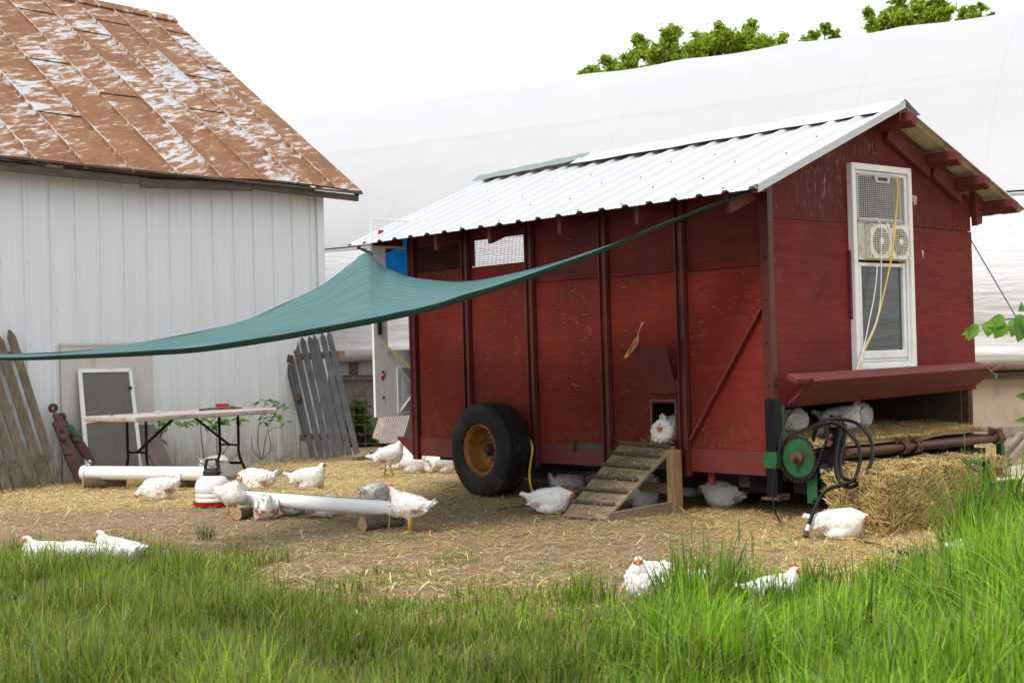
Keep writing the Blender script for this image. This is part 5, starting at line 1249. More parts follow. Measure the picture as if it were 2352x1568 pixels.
# ================================================================ PICKET FENCE PANELS
def picket(b, top, bot, w, th, n, pointed=True):
    top = V(top); bot = V(bot); d = (top - bot).normalized(); s_ = d.cross(n).normalized(); L_ = (top - bot).length
    poly = [bot - s_ * w / 2, bot + s_ * w / 2, bot + s_ * w / 2 + d * (L_ - w * .9), top + s_ * w * .12, top - s_ * w * .12, bot - s_ * w / 2 + d * (L_ - w * .9)]
    b.prism(poly, V(n) * th)
def yview(n): return V(n).normalized()
fe = thing('picket_fence_panel', (-2.15, 17.5, 0), 0, 'grey picket fence panel leaning against the right corner of the barn', 'fence panel')
nF = V((.05, 1, 0)).normalized()
tops = [(655, 783), (672, 778), (690, 775), (707, 772), (718, 770), (736, 765), (751, 762)]; bots = [(718, 1050), (737, 1050), (755, 1049), (771, 1050), (786, 1046), (802, 1046), (820, 1042)]
for k, (t0, b0) in enumerate(zip(tops, bots)):
    b = MB(); picket(b, Zp(t0[0] + 3, t0[1], 17.75), Zp(b0[0], b0[1], 17.25), .072, .02, nF); wbuild(b, 'picket', M['fence_grey'], fe, bevel=.002)
for (p, q) in (((652, 822), (792, 812)), ((690, 1005), (815, 1000))):
    b = MB(); b.bar(Zp(*p, 17.74), Zp(*q, 17.74), .035, .085); wbuild(b, 'rail', M['fence_rail'], fe, bevel=.003)
b = MB(); b.bar(Zp(654, 812, 17.7), Zp(700, 1000, 17.35), .03, .06); wbuild(b, 'side_rail', M['fence_grey'], fe)
for p in ((655, 815), (676, 903), (693, 986)):
    b = MB(); b.bar(Zp(p[0] + 5, p[1] + 8, 17.45), Zp(p[0] + 15, p[1] + 10, 17.45), .05, .10); wbuild(b, 'block', M['rust'], fe, bevel=.003)
fe2 = thing('picket_fence_panel', (-5.0, 14.6, 0), 0, 'brown weathered picket fence panel leaning on the barn at far left', 'fence panel')
nF2 = V((-.70, .71, 0)).normalized()
for k in range(7):
    tx = 22 - 32 * k + (3 if k % 2 else 0); ty = 757 + 9 * k; bx = 136 - 29 * k; by = 1119 + 3 * (k % 2)
    b = MB(); tp = WB(tx, ty, .09); bt = WB(bx, 1112, .36); bt.z = 0; picket(b, tp, bt, .098 if k else .088, .022, nF2); wbuild(b, 'picket', M['fence_brown'], fe2, bevel=.003)
for (p, q, z1_, z2_) in (((-60, 830), (48, 812), .06, .06), ((-60, 1078), (112, 1050), .30, .30)):
    b = MB(); b.bar(WB(*p, z1_), WB(*q, z2_), .035, .08); wbuild(b, 'rail', M['fence_brown'], fe2, bevel=.003)
b = MB(); b.tube(smoothpath([Zp(20, 818, 14.7), Zp(30, 880, 14.6), Zp(26, 960, 14.55), Zp(28, 1010, 14.5)], 6), .0045, 5); b.tube(smoothpath([Zp(38, 818, 14.7), Zp(42, 850, 14.6), Zp(30, 890, 14.6), Zp(4, 850, 14.6)], 6), .0035, 5); wbuild(b, 'green_string', M['green_twine'], fe2)

# rusty lift arms
def arm(pts, w, label, greeny, z):
    t_ = thing('lift_arm', G(*pts[-1]), 0, label, 'machine part', 'rusty lift arms leaning on the barn'); b = MB(); P = [WB(x, y, .10 + z * i / (len(pts) - 1)) for i, (x, y) in enumerate(pts)]
    n_ = V((-.7, .7, 0))
    for i in range(1, len(P) - 1): b.bar(P[i], P[i + 1], w[i], w[i] * .5, n_, 1 if (greeny and i == 1) else 0, w[i + 1] / w[i] * .98 if i + 1 < len(w) else .85)
    b.lathe([(.02, -.02), (.05, -.02), (.05, .02), (.02, .02), (.02, -.02)], P[0], n_, 20); b.bar(P[0] + (P[1] - P[0]) * .4, P[1], .05, .04, n_)
    c_ = P[2] + V((0, -.05, 0)); b.lathe([(.03, 0), (.03, .05), (.018, .05), (.018, .08), (0, .08)], c_, -n_, 8); b.lathe([(.022, 0), (.022, .05), (0, .05)], P[1].lerp(P[2], .5) + V((0, -.03, 0)), -n_, 6)
    wbuild(b, 'arm_bar', [M['rust'], M['green']], t_, bevel=.006); return t_
arm([(122, 937), (133, 968), (146, 1005), (158, 1045), (186, 1112)], [.06, .12, .11, .10, .08], 'rusty machine lift arm standing left of its green flecked twin', False, .35)
arm([(141, 958), (156, 980), (176, 1010), (190, 1030), (212, 1062)], [.05, .09, .1, .1, .07], 'rusty lift arm with green paint leaning right towards the screen door', True, .2)

# screen door frame and board leaning at the wall
sdn = thing('screen_door', (-4.3, 15.2, 0), 0, 'white framed grey screen door leaning behind the table', 'screen door')
c00, c10, c01, c11 = WB(202, 1090, .30), WB(325, 1080, .30), WB(183, 852, .07), WB(298, 850, .07)
nS = (c10 - c00).cross(c01 - c00).normalized()
def sq(u, v): return (c00.lerp(c10, u)).lerp(c01.lerp(c11, u), v)
b = MB()
for p, q in (((.0, 0), (.0, 1)), ((1, 0), (1, 1)), ((-.02, 1), (1.02, 1)), ((0, .5), (1, .54)), ((0, .01), (1, .01))): b.bar(sq(*p), sq(*q), .042 if p[1] != .5 else .03, .03, nS)
wbuild(b, 'frame', M['white_door'], sdn, bevel=.003)
b = MB(); b.prism([sq(.02, .01), sq(.98, .01), sq(.98, .98), sq(.02, .98)], nS * .003); wbuild(b, 'mesh', simple('grey_screen_mesh', (.115, .11, .10), .8, 0, .12, 3), sdn)
b = MB(); b.bar(sq(.93, .82), sq(.98, .82), .03, .05, nS); wbuild(b, 'latch', M['black_plastic'], sdn)
bd = thing('board', G(360, 1070), 0, 'warped brown board leaning on the barn under the table', 'board')
b = MB(); b.prism([WB(306, 975, .06), WB(352, 975, .06), WB(398, 1068, .4), WB(332, 1072, .4)], V((-.01, .015, 0))); b.prism([WB(312, 985, .1), WB(322, 985, .1), WB(372, 1070, .42), WB(360, 1071, .42)], V((-.01, -.015, 0))); wbuild(b, 'panel', simple('brown_hardboard', (.13, .10, .08), .8, 0, .25, 4), bd)
# eye: saplings
def leafshape(b, base, d, nrm, L_, w, m=0):
    s_ = d.cross(nrm).normalized(); rows = []
    for t_, k in ((0, .0), (.2, .75), (.45, 1), (.75, .6), (1, 0)): rows.append((base + d * (L_ * t_) + nrm * (-.25 * L_ * t_ * t_), w / 2 * k, nrm))
    vs = []
    for p, k, n_ in rows: vs += [p - s_ * k + n_ * (k * .25), p, p + s_ * k + n_ * (k * .25)]
    fs = []
    for i in range(4): o_ = i * 3; fs += [(o_, o_ + 1, o_ + 4, o_ + 3), (o_ + 1, o_ + 2, o_ + 5, o_ + 4)]
    b.add(vs, fs, m)
def leafmat(name, c, c2):
    t = NT(name); cc = t.ramp(t.noise(t.coord(), 9, 3), [(.35, c), (.65, c2)]); t.base(cc); t.rough(.45)
    tr = t.n('ShaderNodeBsdfTranslucent'); t.l(cc, tr.inputs[0]); ms = t.n('ShaderNodeMixShader'); ms.inputs[0].default_value = .4
    t.l(t.b.outputs[0], ms.inputs[1]); t.l(tr.outputs[0], ms.inputs[2]); t.l(ms.outputs[0], t.out.inputs[0]); return t.m
M['sapleaf'] = leafmat('sapling_leaf', (.07, .17, .02), (.13, .27, .04))
M['elm'] = leafmat('bright_elm_leaf', (.10, .26, .015), (.19, .38, .03))
M['darkleaf'] = leafmat('shaded_leaf', (.03, .09, .015), (.06, .14, .02))
def sapling(stems, z, nl, ll, label, seed, spots=None, group='saplings along the barn wall'):
    b0 = Zp(stems[0][0][0], stems[0][0][1], z); b0.z = 0
    t_ = thing('sapling', b0, 0, label, 'sapling', group); r_ = random.Random(seed); b = MB(); lb = MB()
    for stm in stems:
        P = smoothpath([Zp(x, y, z + r_.uniform(-.05, .05)) for x, y in stm], 5); b.tube(P, [.008 - .005 * i / len(P) for i in range(len(P))], 5)
    for (x, y) in spots:
        c_ = Zp(x, y, z + r_.uniform(-.08, .08))
        for k in range(nl):
            a = r_.uniform(0, 6.28); d = V((math.cos(a), math.sin(a) * .6, r_.uniform(-.5, .15))).normalized(); n_ = V((r_.uniform(-.3, .3), r_.uniform(-.6, 0), 1)).normalized()
            leafshape(lb, c_ + d * .015, d, n_, ll * r_.uniform(.7, 1.2), ll * .5)
    wbuild(b, 'stem', M['twig'], t_); wbuild(lb, 'leaves', M['sapleaf'], t_, smooth='all'); return t_
sapling([[(600, 1055), (592, 1010), (598, 960), (612, 920)], [(602, 1055), (612, 1000), (625, 960), (652, 925)], [(602, 1055), (622, 1030), (618, 990), (648, 978)], [(598, 1053), (580, 1030), (578, 1000)]], 16.9, 4, .10,
        'young sapling with pointed leaves between the table and the grey fence panel', 3, [(612, 918), (600, 922), (625, 922), (640, 930), (660, 928), (668, 935), (620, 940), (605, 955), (618, 958), (590, 950), (632, 965), (655, 970), (610, 968), (640, 950)])
sapling([[(500, 1060), (498, 1010), (500, 965)], [(470, 1060), (462, 1000), (462, 950)], [(505, 1055), (520, 1030), (540, 1010)]], 16.3, 4, .12, 'sapling with leaves hanging just under the right half of the table top', 4, [(478, 958), (495, 965), (510, 968), (520, 960), (485, 975), (545, 965), (550, 962), (500, 975), (470, 962)])
sapling([[(330, 1050), (360, 1010), (385, 975)], [(365, 1015), (375, 985), (372, 972)]], 16.0, 4, .12, 'thin sapling with drooping dark leaves under the left half of the table top', 5, [(405, 965), (418, 970), (430, 968), (440, 966), (395, 968), (372, 966), (365, 1008), (380, 985), (318, 1010)])

# weeds, wire mesh, grating and planks behind the yard
wd = thing('weed_clump', G(830, 1020), 0, 'dark green weeds growing behind the wire mesh', 'weeds'); Mi = to_local(wd)
cs = [tuple(Mi @ Zp(x, y, 20.2)) for x, y in ((822, 935), (828, 960), (818, 985), (832, 1000), (822, 1020), (845, 1015), (870, 1022), (890, 1025), (812, 1030))]
leaf_cloud(cs, [.13, .16, .18, .2, .15, .13, .12, .1, .12], 2600, .045, np.array([[.05, .12, .02], [.08, .17, .03], [.035, .08, .015]]), 'leaves', wd, 12)
wm = thing('wire_mesh_panel', G(860, 1030), 0, 'rusty welded wire mesh standing in front of the greenhouse foundation', 'wire mesh')
b = MB()
for k in range(7): x = 788 + 26 * k; b.tube([Zp(x, 1030, 19.8), Zp(x - 3, 862, 19.9)], .007, 5)
for k in range(8): y = 864 + 22 * k; b.tube([Zp(785, y + 2, 19.8), Zp(945, y - 2, 19.8)], .007, 5)
wbuild(b, 'wires', M['duct'], wm)
gr = thing('plastic_grating', G(900, 1022), 0, 'grey slatted plastic grating leaning below the white door', 'grating'); ga, gb_, gc_, gd = Zp(872, 1016, 17.3), Zp(922, 1016, 17.3), Zp(885, 956, 17.7), Zp(940, 954, 17.7)
def gq(u, v): return (ga.lerp(gb_, u)).lerp(gc_.lerp(gd, u), v)
b = MB()
for k in range(15): b.bar(gq(k / 14, 0), gq(k / 14, 1), .012, .012)
for k in range(5): b.bar(gq(0, k / 4), gq(1, k / 4), .012, .016)
wbuild(b, 'slats', M['grate'], gr)
wp = thing('old_window', G(865, 1020), 0, 'old pale window sash leaning left of the grating', 'window sash'); b = MB(); b.bar(Zp(862, 1008, 17.6), Zp(878, 957, 17.9), .08, .03, (0, 1, 0)); b.bar(Zp(868, 1011, 17.55), Zp(888, 958, 17.85), .02, .03, (0, 1, 0)); wbuild(b, 'rail', M['lumber'], wp)
for k, (a_, c_, w_, lab) in enumerate((((815, 1053, 16.2), (900, 1040, 16.6), .10, 'weathered plank lying lowest in the pile by the coop rear'), ((850, 1040, 16.7), (945, 1018, 17.3), .12, 'weathered plank on top of the pile by the coop rear'), ((855, 1052, 16.3), (950, 1035, 17.0), .10, 'weathered plank at the right of the pile, behind the hens'))):
    t_ = thing('plank', Zp(*a_), 0, lab, 'plank', 'planks piled behind the coop'); b = MB(); b.bar(Zp(*a_) + V((0, 0, 0)), Zp(*c_), w_, .045); wbuild(b, 'board', M['old_wood'], t_, bevel=.004)
t_ = thing('wood_block', G(935, 1050), 0, 'square wood block holding up the plank pile', 'block'); b = MB(); b.box((-.09, -.06, 0), (.07, .06, .16)); b.box((-.42, -.05, 0), (-.34, .05, .07)); b.build('block', M['old_wood'], t_, bevel=.004)
# right side: hitch frame, plywood, lumber, guy wire, branch
hf = thing('hitch_frame', G(2245, 1150), CA, 'green and rusty steel hitch frame at the right of the bale', 'machine part'); Mi = to_local(hf)
hx = Mi @ Zp(2240, 1085, 9.9)
def hz(px, py, z=9.8): return Mi @ Zp(px, py, z)
b = MB()
c0 = hz(2243, 1078, 9.85)
w = .06
for (p, q) in (((-w, 0, w), (w, 0, w)), ((-w, 0, -w), (w, 0, -w))): b.bar(c0 + V(p), c0 + V(q), .14, .01, (0, 0, 1))
for s_ in (-1, 1): b.box((c0.x + s_ * w - .005, c0.y - .07, c0.z - w), (c0.x + s_ * w + .005, c0.y + .07, c0.z + w))
b.box((c0.x - .09, c0.y - .1, 0.02), (c0.x + .0, c0.y + .1, c0.z - w - .005)); b.box((c0.x - .1, c0.y - .2, c0.z - .16), (c0.x + .22, c0.y - .16, c0.z - .07))
b.build('tube_frame', M['green'], hf, bevel=.004)
b = MB(); b.tube([hz(2222, 1065, 9.65), hz(2262, 1092, 9.4)], .012, 8); b.build('rusty_lever', M['rust'], hf); b = MB(); b.box((c0.x - .05, c0.y - .18, c0.z - .03), (c0.x + .03, c0.y - .152, c0.z + .02)); b.build('pivot_block', M['rust'], hf); b = MB(); b.bar(c0 + V((.05, -.13, -.2)), V((c0.x + .1, c0.y - .1, .0)), .09, .04); b.build('rusty_strut', M['rust'], hf, bevel=.003)
ps = thing('plywood_sheet', G(2330, 1110), 0, 'pale plywood sheet lying at the right edge behind tall grass', 'plywood')
b = MB(); b.prism([Zp(2258, 1078, 11.2), Zp(2420, 1058, 12.2), Zp(2420, 1115, 10.0), Zp(2330, 1128, 9.7)], V((0, 0, -.02))); wbuild(b, 'sheet', M['ply_pale'], ps)
lm = thing('sawhorse', G(2330, 1060), 0, 'pale timber sawhorse beside the coop rear at the right edge', 'sawhorse')
for nm, a_, c_, w_ in (('beam', (2272, 992, 12.2), (2352, 990, 12.6), .10), ('leg', (2345, 1000, 12.4), (2290, 1060, 11.9), .07), ('leg', (2368, 1005, 12.4), (2318, 1062, 11.9), .08), ('leg', (2355, 1000, 12.5), (2385, 1060, 12.6), .07)):
    b = MB(); b.bar(Zp(*a_), Zp(*c_), .04, w_); wbuild(b, nm, M['lumber'], lm, bevel=.004)
gw = thing('guy_wire', Zp(2330, 722, 15.3), 0, 'thin blue grey guy wire slanting down the greenhouse at right', 'wire')
b = MB(); b.tube([Zp(2200, 500, 15.0), Zp(2334, 728, 15.3), Zp(2420, 870, 15.5)], .007, 6); wbuild(b, 'wire', simple('blue_grey_wire', (.12, .17, .22), .5), gw)
br = thing('elm_branch', Zp(2420, 740, 8.3), 0, 'leafy bright green elm branch reaching in from the right edge', 'branch'); b = MB()
bp = smoothpath([Zp(2460, 790, 8.5), Zp(2400, 735, 8.35), Zp(2340, 732, 8.3), Zp(2300, 734, 8.3), Zp(2262, 742, 8.3), Zp(2240, 750, 8.3), Zp(2215, 758, 8.3)], 4); b.tube(bp, [.007 - .005 * i / len(bp) for i in range(len(bp))], 6)
b.tube(smoothpath([Zp(2460, 800, 8.5), Zp(2420, 700, 8.4), Zp(2350, 705, 8.35)], 4), .004, 5); wbuild(b, 'twig', M['twig'], br)
lb = MB(); ld = MB()
def elm(lbm, px, py, tx, ty, z, w):
    a_ = Zp(px, py, z); c_ = Zp(tx, ty, z - .03); d = (c_ - a_); L_ = d.length; d.normalize(); s_ = d.cross(V((.2, -1, .15))).normalized(); n_ = s_.cross(d); N = 9; vs = []
    for i in range(N + 1):
        t_ = i / N; k = (math.sin(math.pi * min(1, t_ * 1.0) ** .75)) ** .8 * (1 + (.10 if i % 2 else -.04)) if 0 < t_ < 1 else .02
        p = a_ + d * (L_ * t_) + n_ * (.02 * math.sin(t_ * 3)); vs += [p - s_ * (w / 2 * k) + n_ * .012 * k, p, p + s_ * (w / 2 * k) + n_ * .012 * k]
    lbm.add(vs, [f for i in range(N) for f in ((i * 3, i * 3 + 1, i * 3 + 4, i * 3 + 3), (i * 3 + 1, i * 3 + 2, i * 3 + 5, i * 3 + 4))])
for q in ((2302, 735, 2283, 778, .10), (2262, 742, 2268, 775, .085), (2240, 745, 2222, 782, .06), (2235, 752, 2208, 770, .04), (2246, 745, 2215, 778, .05), (2325, 735, 2322, 775, .08), (2308, 730, 2262, 748, .07)): elm(lb, q[0], q[1], q[2], q[3], 8.3, q[4])
for q in ((2345, 722, 2337, 786, .115), (2362, 725, 2352, 775, .1), (2350, 700, 2338, 716, .06), (2358, 915, 2330, 908, .05), (2358, 965, 2328, 968, .04)): elm(ld, q[0], q[1], q[2], q[3], 8.2, q[4])
wbuild(lb, 'bright_leaves', M['elm'], br, smooth='all'); wbuild(ld, 'dark_leaves', M['sapleaf'], br, smooth='all')
# odds on the ground
st1 = thing('dark_rod', G(1170, 1168), 0, 'thin dark rod lying on the ground left of the resting hen by the ramp', 'rod'); b = MB(); b.bar(G(1140, 1169, .012), G(1232, 1157, .012), .012, .01); wbuild(b, 'rod', M['black_paint'], st1)
st2 = thing('ground_hose', G(2000, 1258), 0, 'black hose end lying in the straw right of the hen by the bale', 'hose'); b = MB(); b.tube(smoothpath([G(1975, 1243, .01), G(2010, 1250, .015), G(2050, 1262, .015), G(2085, 1272, .01)], 5), .011, 7); wbuild(b, 'hose', M['hose'], st2)
st3 = thing('twine_scrap', G(1790, 1235), 0, 'scrap of green twine on the straw near the thin black cable', 'twine'); b = MB(); b.tube(smoothpath([G(1750, 1235, .01), G(1775, 1245, .015), G(1800, 1242, .02), G(1822, 1234, .01), (G(1805, 1238, .01))], 5), .005, 5); wbuild(b, 'twine', M['green_twine'], st3)

# ================================================================ HENS
def surf_nets(F, org, h):
    nx, ny, nz = F.shape; ins = F < 0
    corners = [(i, j, k) for i in (0, 1) for j in (0, 1) for k in (0, 1)]
    val = {c: F[c[0]:nx - 1 + c[0], c[1]:ny - 1 + c[1], c[2]:nz - 1 + c[2]] for c in corners}
    cnt = np.zeros((nx - 1, ny - 1, nz - 1)); acc = np.zeros((nx - 1, ny - 1, nz - 1, 3))
    for a in corners:
        for ax in range(3):
            if a[ax]: continue
            c = list(a); c[ax] = 1; c = tuple(c); va, vc = val[a], val[c]; m = (va < 0) != (vc < 0)
            with np.errstate(all='ignore'): t_ = np.where(m, va / (va - vc), 0)
            for q in range(3): acc[..., q] += np.where(m, a[q] + (t_ if q == ax else 0), 0)
            cnt += m
    act = cnt > 0; idx = -np.ones(act.shape, int); idx[act] = np.arange(act.sum()); ii = np.argwhere(act)
    Vv = org + h * (ii + acc[act] / cnt[act][:, None]); Fq = []
    for ax in range(3):
        s0 = [slice(0, n) for n in F.shape]; s1 = list(s0); s0[ax] = slice(0, F.shape[ax] - 1); s1[ax] = slice(1, F.shape[ax])
        A, B = ins[tuple(s0)], ins[tuple(s1)]; e_ = np.argwhere(A != B); o1, o2 = [k for k in range(3) if k != ax]
        e_ = e_[(e_[:, o1] > 0) & (e_[:, o2] > 0) & (e_[:, o1] < F.shape[o1] - 1) & (e_[:, o2] < F.shape[o2] - 1)]
        u = np.zeros(3, int); u[o1] = 1; v = np.zeros(3, int); v[o2] = 1
        q = np.stack([idx[tuple((e_ - u - v).T)], idx[tuple((e_ - v).T)], idx[tuple(e_.T)], idx[tuple((e_ - u).T)]], 1)
        fl = A[tuple(e_.T)]; fl = fl if ax != 1 else ~fl; q[~fl] = q[~fl][:, ::-1]; Fq.append(q)
    return Vv, np.concatenate(Fq)
def rotY(a): c, s = math.cos(a), math.sin(a); return np.array([[c, 0, s], [0, 1, 0], [-s, 0, c]])
def sm(a, b, k): h = np.clip(.5 + .5 * (b - a) / k, 0, 1); return b * (1 - h) + a * h - k * h * (1 - h)
def ell(P, c, r, Rm=None):
    q = P - np.array(c)
    if Rm is not None: q = q @ Rm
    r = np.array(r); k0 = np.linalg.norm(q / r, axis=-1); k1 = np.linalg.norm(q / (r * r), axis=-1) + 1e-9; return k0 * (k0 - 1) / k1
def cone(P, a, b, ra, rb):
    a = np.array(a); b = np.array(b); d = b - a; t_ = np.clip((P - a) @ d / (d @ d), 0, 1); return np.linalg.norm(P - a - t_[..., None] * d, axis=-1) - (ra + (rb - ra) * t_)
def hen_mesh(pose, seed, bare=.5, yaw=0.0, comb=1.0, tailup=0.0, fluff=1.0):
    r_ = np.random.default_rng(seed); h = .0065
    stand = pose in ('stand', 'step'); zc = .238 if stand else .104
    pit = {'stand': R(-10), 'step': R(-16), 'peck': R(6)}.get(pose, R(-3)); RB = rotY(pit)
    def B(x, y, z): return RB @ np.array([x, y, z]) + np.array([0, 0, zc])
    hd = {'stand': (.165, 0, zc + .145), 'step': (.15, 0, zc + .15), 'up': (.150, 0, zc + .130), 'low': (.185, 0, zc + .048), 'peck': (.225, 0, .052), 'sleep': None, 'tuck': (.158, .015, zc + .092)}[pose]
    cy, sy = math.cos(yaw), math.sin(yaw)
    if hd: hd = np.array([hd[0] * (1 - .12 * abs(yaw)), hd[1] + .03 * math.sin(yaw), hd[2]])
    fd = np.array([cy, sy, {'peck': -.9, 'tuck': -.25, 'low': -.12}.get(pose, -.1)]); fd /= np.linalg.norm(fd)
    xs = np.arange(-.30, .30, h); ys = np.arange(-.15, .15, h); zs = np.arange(-.03, .46 if stand else .32, h)
    P = np.stack(np.meshgrid(xs, ys, zs, indexing='ij'), -1)
    D = ell(P, B(0, 0, .002), (.146, .102, .106), RB)
    D = sm(D, ell(P, B(.070, 0, -.006), (.096, .096, .104), RB), .04)
    D = sm(D, ell(P, B(-.095, 0, .016), (.085, .078, .072), RB), .04)
    ta = R(-25) - tailup; RT = rotY(pit - ta * -1)
    D = sm(D, ell(P, B(-.175, 0, .045 + .02 * tailup), (.075, .034, .022), rotY(pit + R(28) + tailup)), .035)
    for s_ in (-1, 1):
        D = sm(D, ell(P, B(-.025, s_ * .093, .026), (.118, .019, .052), rotY(pit + R(9))), .006)
        if stand: D = sm(D, cone(P, B(-.005, s_ * .048, -.05), (.0, s_ * .050, .142), .048, .017), .03)
        else: D = sm(D, ell(P, (.0, s_ * .068, .045), (.085, .045, .045)), .025)
    if hd is not None:
        nb = B(.095, 0, .045); mid = (nb + hd) / 2 + np.array([.008, 0, .0])
        D = sm(D, cone(P, nb, mid, .060, .040), .035); D = sm(D, cone(P, mid, hd - fd * .006, .040, .0245), .012)
        D = sm(D, ell(P, hd, (.032, .0255, .0275)), .008)
    D = np.maximum(D, -(P[..., 2] - .004)) if not stand else D
    Vv, Q = surf_nets(D, np.array([xs[0], ys[0], zs[0]]), h)
    # normals
    g3 = np.stack(np.gradient(D, h), -1); ix = np.clip(np.round((Vv - np.array([xs[0], ys[0], zs[0]])) / h).astype(int), 0, np.array(D.shape) - 1)
    N = g3[ix[:, 0], ix[:, 1], ix[:, 2]]; N = N / (np.linalg.norm(N, axis=1)[:, None] + 1e-9)
    n_ = np.cross(Vv[Q[:, 2]] - Vv[Q[:, 0]], Vv[Q[:, 3]] - Vv[Q[:, 1]]); fl_ = (n_ * N[Q[:, 0]]).sum(1) < 0; Q[fl_] = Q[fl_][:, ::-1]
    isface = np.zeros(len(Vv)); zs0 = Vv[:, 2].copy()
    if hd is not None:
        rel = Vv - hd; f_ = rel @ fd; isface = ((f_ > .0) & (np.linalg.norm(rel, axis=1) < .045) & (rel[:, 2] < .015 + .004 * np.sin(Vv[:, 1] * 300)) & (rel[:, 2] > -.019)).astype(float)
    body = isface < .5
    ph = Vv * np.array([60, 75, 90]); nz_ = np.sin(ph[:, 0] + 2 * np.sin(ph[:, 1])) * np.sin(ph[:, 2] + 1.5 * np.sin(ph[:, 0] * .7)) 
    Vv = Vv + N * (nz_ * .0010 * body * fluff)[:, None]
    cols = np.tile(np.array([.80, .785, .75]), (len(Vv), 1))
    if hd is not None:
        nk = np.exp(-(np.linalg.norm(Vv - (hd - fd * .02), axis=1) / .07) ** 2)[:, None]; cols = cols * (1 - nk * .5) + np.array([.80, .70, .55]) * nk * .5
    cols[isface > .5] = np.array([.50, .16, .11])
    # bare pink skin below the wings and at the rump
    bp = np.zeros(len(Vv))
    for s_ in (-1, 1):
        for (x, y, z, rr, amt) in ((-.085, .085, -.032, .05, 1), (.01, .095, -.045, .04, .8), (-.15, .04, -.01, .035, .9), (.06, .085, .01, .02, .5)):
            c_ = B(x, s_ * y, z); bp = np.maximum(bp, amt * np.exp(-((Vv - c_) / np.array([rr * 1.3, rr, rr * .6])) ** 2 @ np.ones(3)))
    nn_ = .5 + .5 * np.sin(Vv[:, 0] * 170 + seed) * np.sin(Vv[:, 2] * 210 + seed * 2); bm = np.clip((bp * (.55 + .9 * nn_) - (1 - bare)) * 3, 0, 1)[:, None] * body[:, None]
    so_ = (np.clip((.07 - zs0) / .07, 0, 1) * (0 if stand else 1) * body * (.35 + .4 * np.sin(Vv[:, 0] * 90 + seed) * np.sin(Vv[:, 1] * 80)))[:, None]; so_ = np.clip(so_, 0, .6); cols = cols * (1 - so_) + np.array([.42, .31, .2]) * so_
    cols = cols * (1 - bm) + np.array([.50, .21, .16]) * bm
    VV = [Vv]; QQ = [Q]; CC = [cols]; off = len(Vv)
    def addm(v, q, c):
        nonlocal off
        v = np.array(v, float); q = np.array(q, int); VV.append(v); QQ.append(q + off); CC.append(np.tile(np.array(c), (len(v), 1)) if np.ndim(c) == 1 else c); off += len(v)
    def addmb(m, c):
        qs = []
        for f in m.f:
            f = list(f)
            if len(f) == 4: qs.append(f)
            elif len(f) == 3: qs.append(f + [f[2]])
            else:
                for i in range(1, len(f) - 1, 1): qs.append([f[0], f[i], f[i + 1], f[i + 1]])
        addm(m.v, qs, c)
    # feather tips
    cand = np.where(body & (bm[:, 0] < .4) & (N[:, 2] > -.75) & (np.linalg.norm(Vv - (hd if hd is not None else np.array([9, 9, 9])), axis=1) > .045))[0]
    k = r_.choice(cand, min(len(cand), int(420 * fluff)), replace=False); p = Vv[k]; n = N[k]
    d = np.array([-1, 0, -.35]) - n * (n @ np.array([-1, 0, -.35]))[:, None]; d += r_.normal(0, .18, d.shape); d /= np.linalg.norm(d, axis=1)[:, None]; s_ = np.cross(d, n)
    L_ = (.018 + .016 * r_.random(len(k)))[:, None]; w = L_ * .36; dd = d * .995 + n * .035
    p = p + n * .0005; fv = np.stack([p - s_ * w * .6 - n * .001, p + s_ * w * .6 - n * .001, p + dd * L_ * .6 + s_ * w, p + dd * L_, p + dd * L_ * .6 - s_ * w], 1)
    fc = (np.array([.80, .78, .74]) * (.93 + .1 * r_.random(len(k)))[:, None]); q = np.arange(len(k))[:, None] * 5
    addm(fv.reshape(-1, 3), np.concatenate([q + np.array([0, 1, 2, 4]), q + np.array([4, 2, 3, 3])]), np.repeat(fc, 5, 0))
    # long flight feathers on wings and tail
    def quill(a, d, n, L_, w, c):
        s_ = np.cross(d, n); s_ /= np.linalg.norm(s_); v = [a - s_ * w * .4, a + s_ * w * .4, a + d * L_ * .7 + s_ * w, a + d * L_, a + d * L_ * .7 - s_ * w]
        addm(v, [[0, 1, 2, 4], [4, 2, 3, 3]], c)
    for i in range(13):
        q_ = (i - 6) / 6; el = R(24) + tailup - pit; d = np.array([-math.cos(el) * math.cos(q_ * .55), math.sin(q_ * .55) * .8, math.sin(el) + .1 * (1 - abs(q_))]); d /= np.linalg.norm(d)
        quill(B(-.175, .020 * q_, .045 + .012 * (1 - abs(q_))), d, np.array([.3, q_ * .8, 1.0]), .062 + .02 * r_.random(), .011, np.array([.79, .77, .73]))
    for s2_ in (-1, 1):
        for i in range(9):
            a = B(-.05 - .009 * i, s2_ * (.103 - .003 * i), .028 - .006 * abs(i - 3)); d = np.array([-1, -s2_ * .22, -.02 - .03 * i]); d /= np.linalg.norm(d)
            quill(a, d, np.array([0, s2_, .3]), .070, .009, np.array([.79, .77, .735]) * (.94 + .06 * r_.random()))
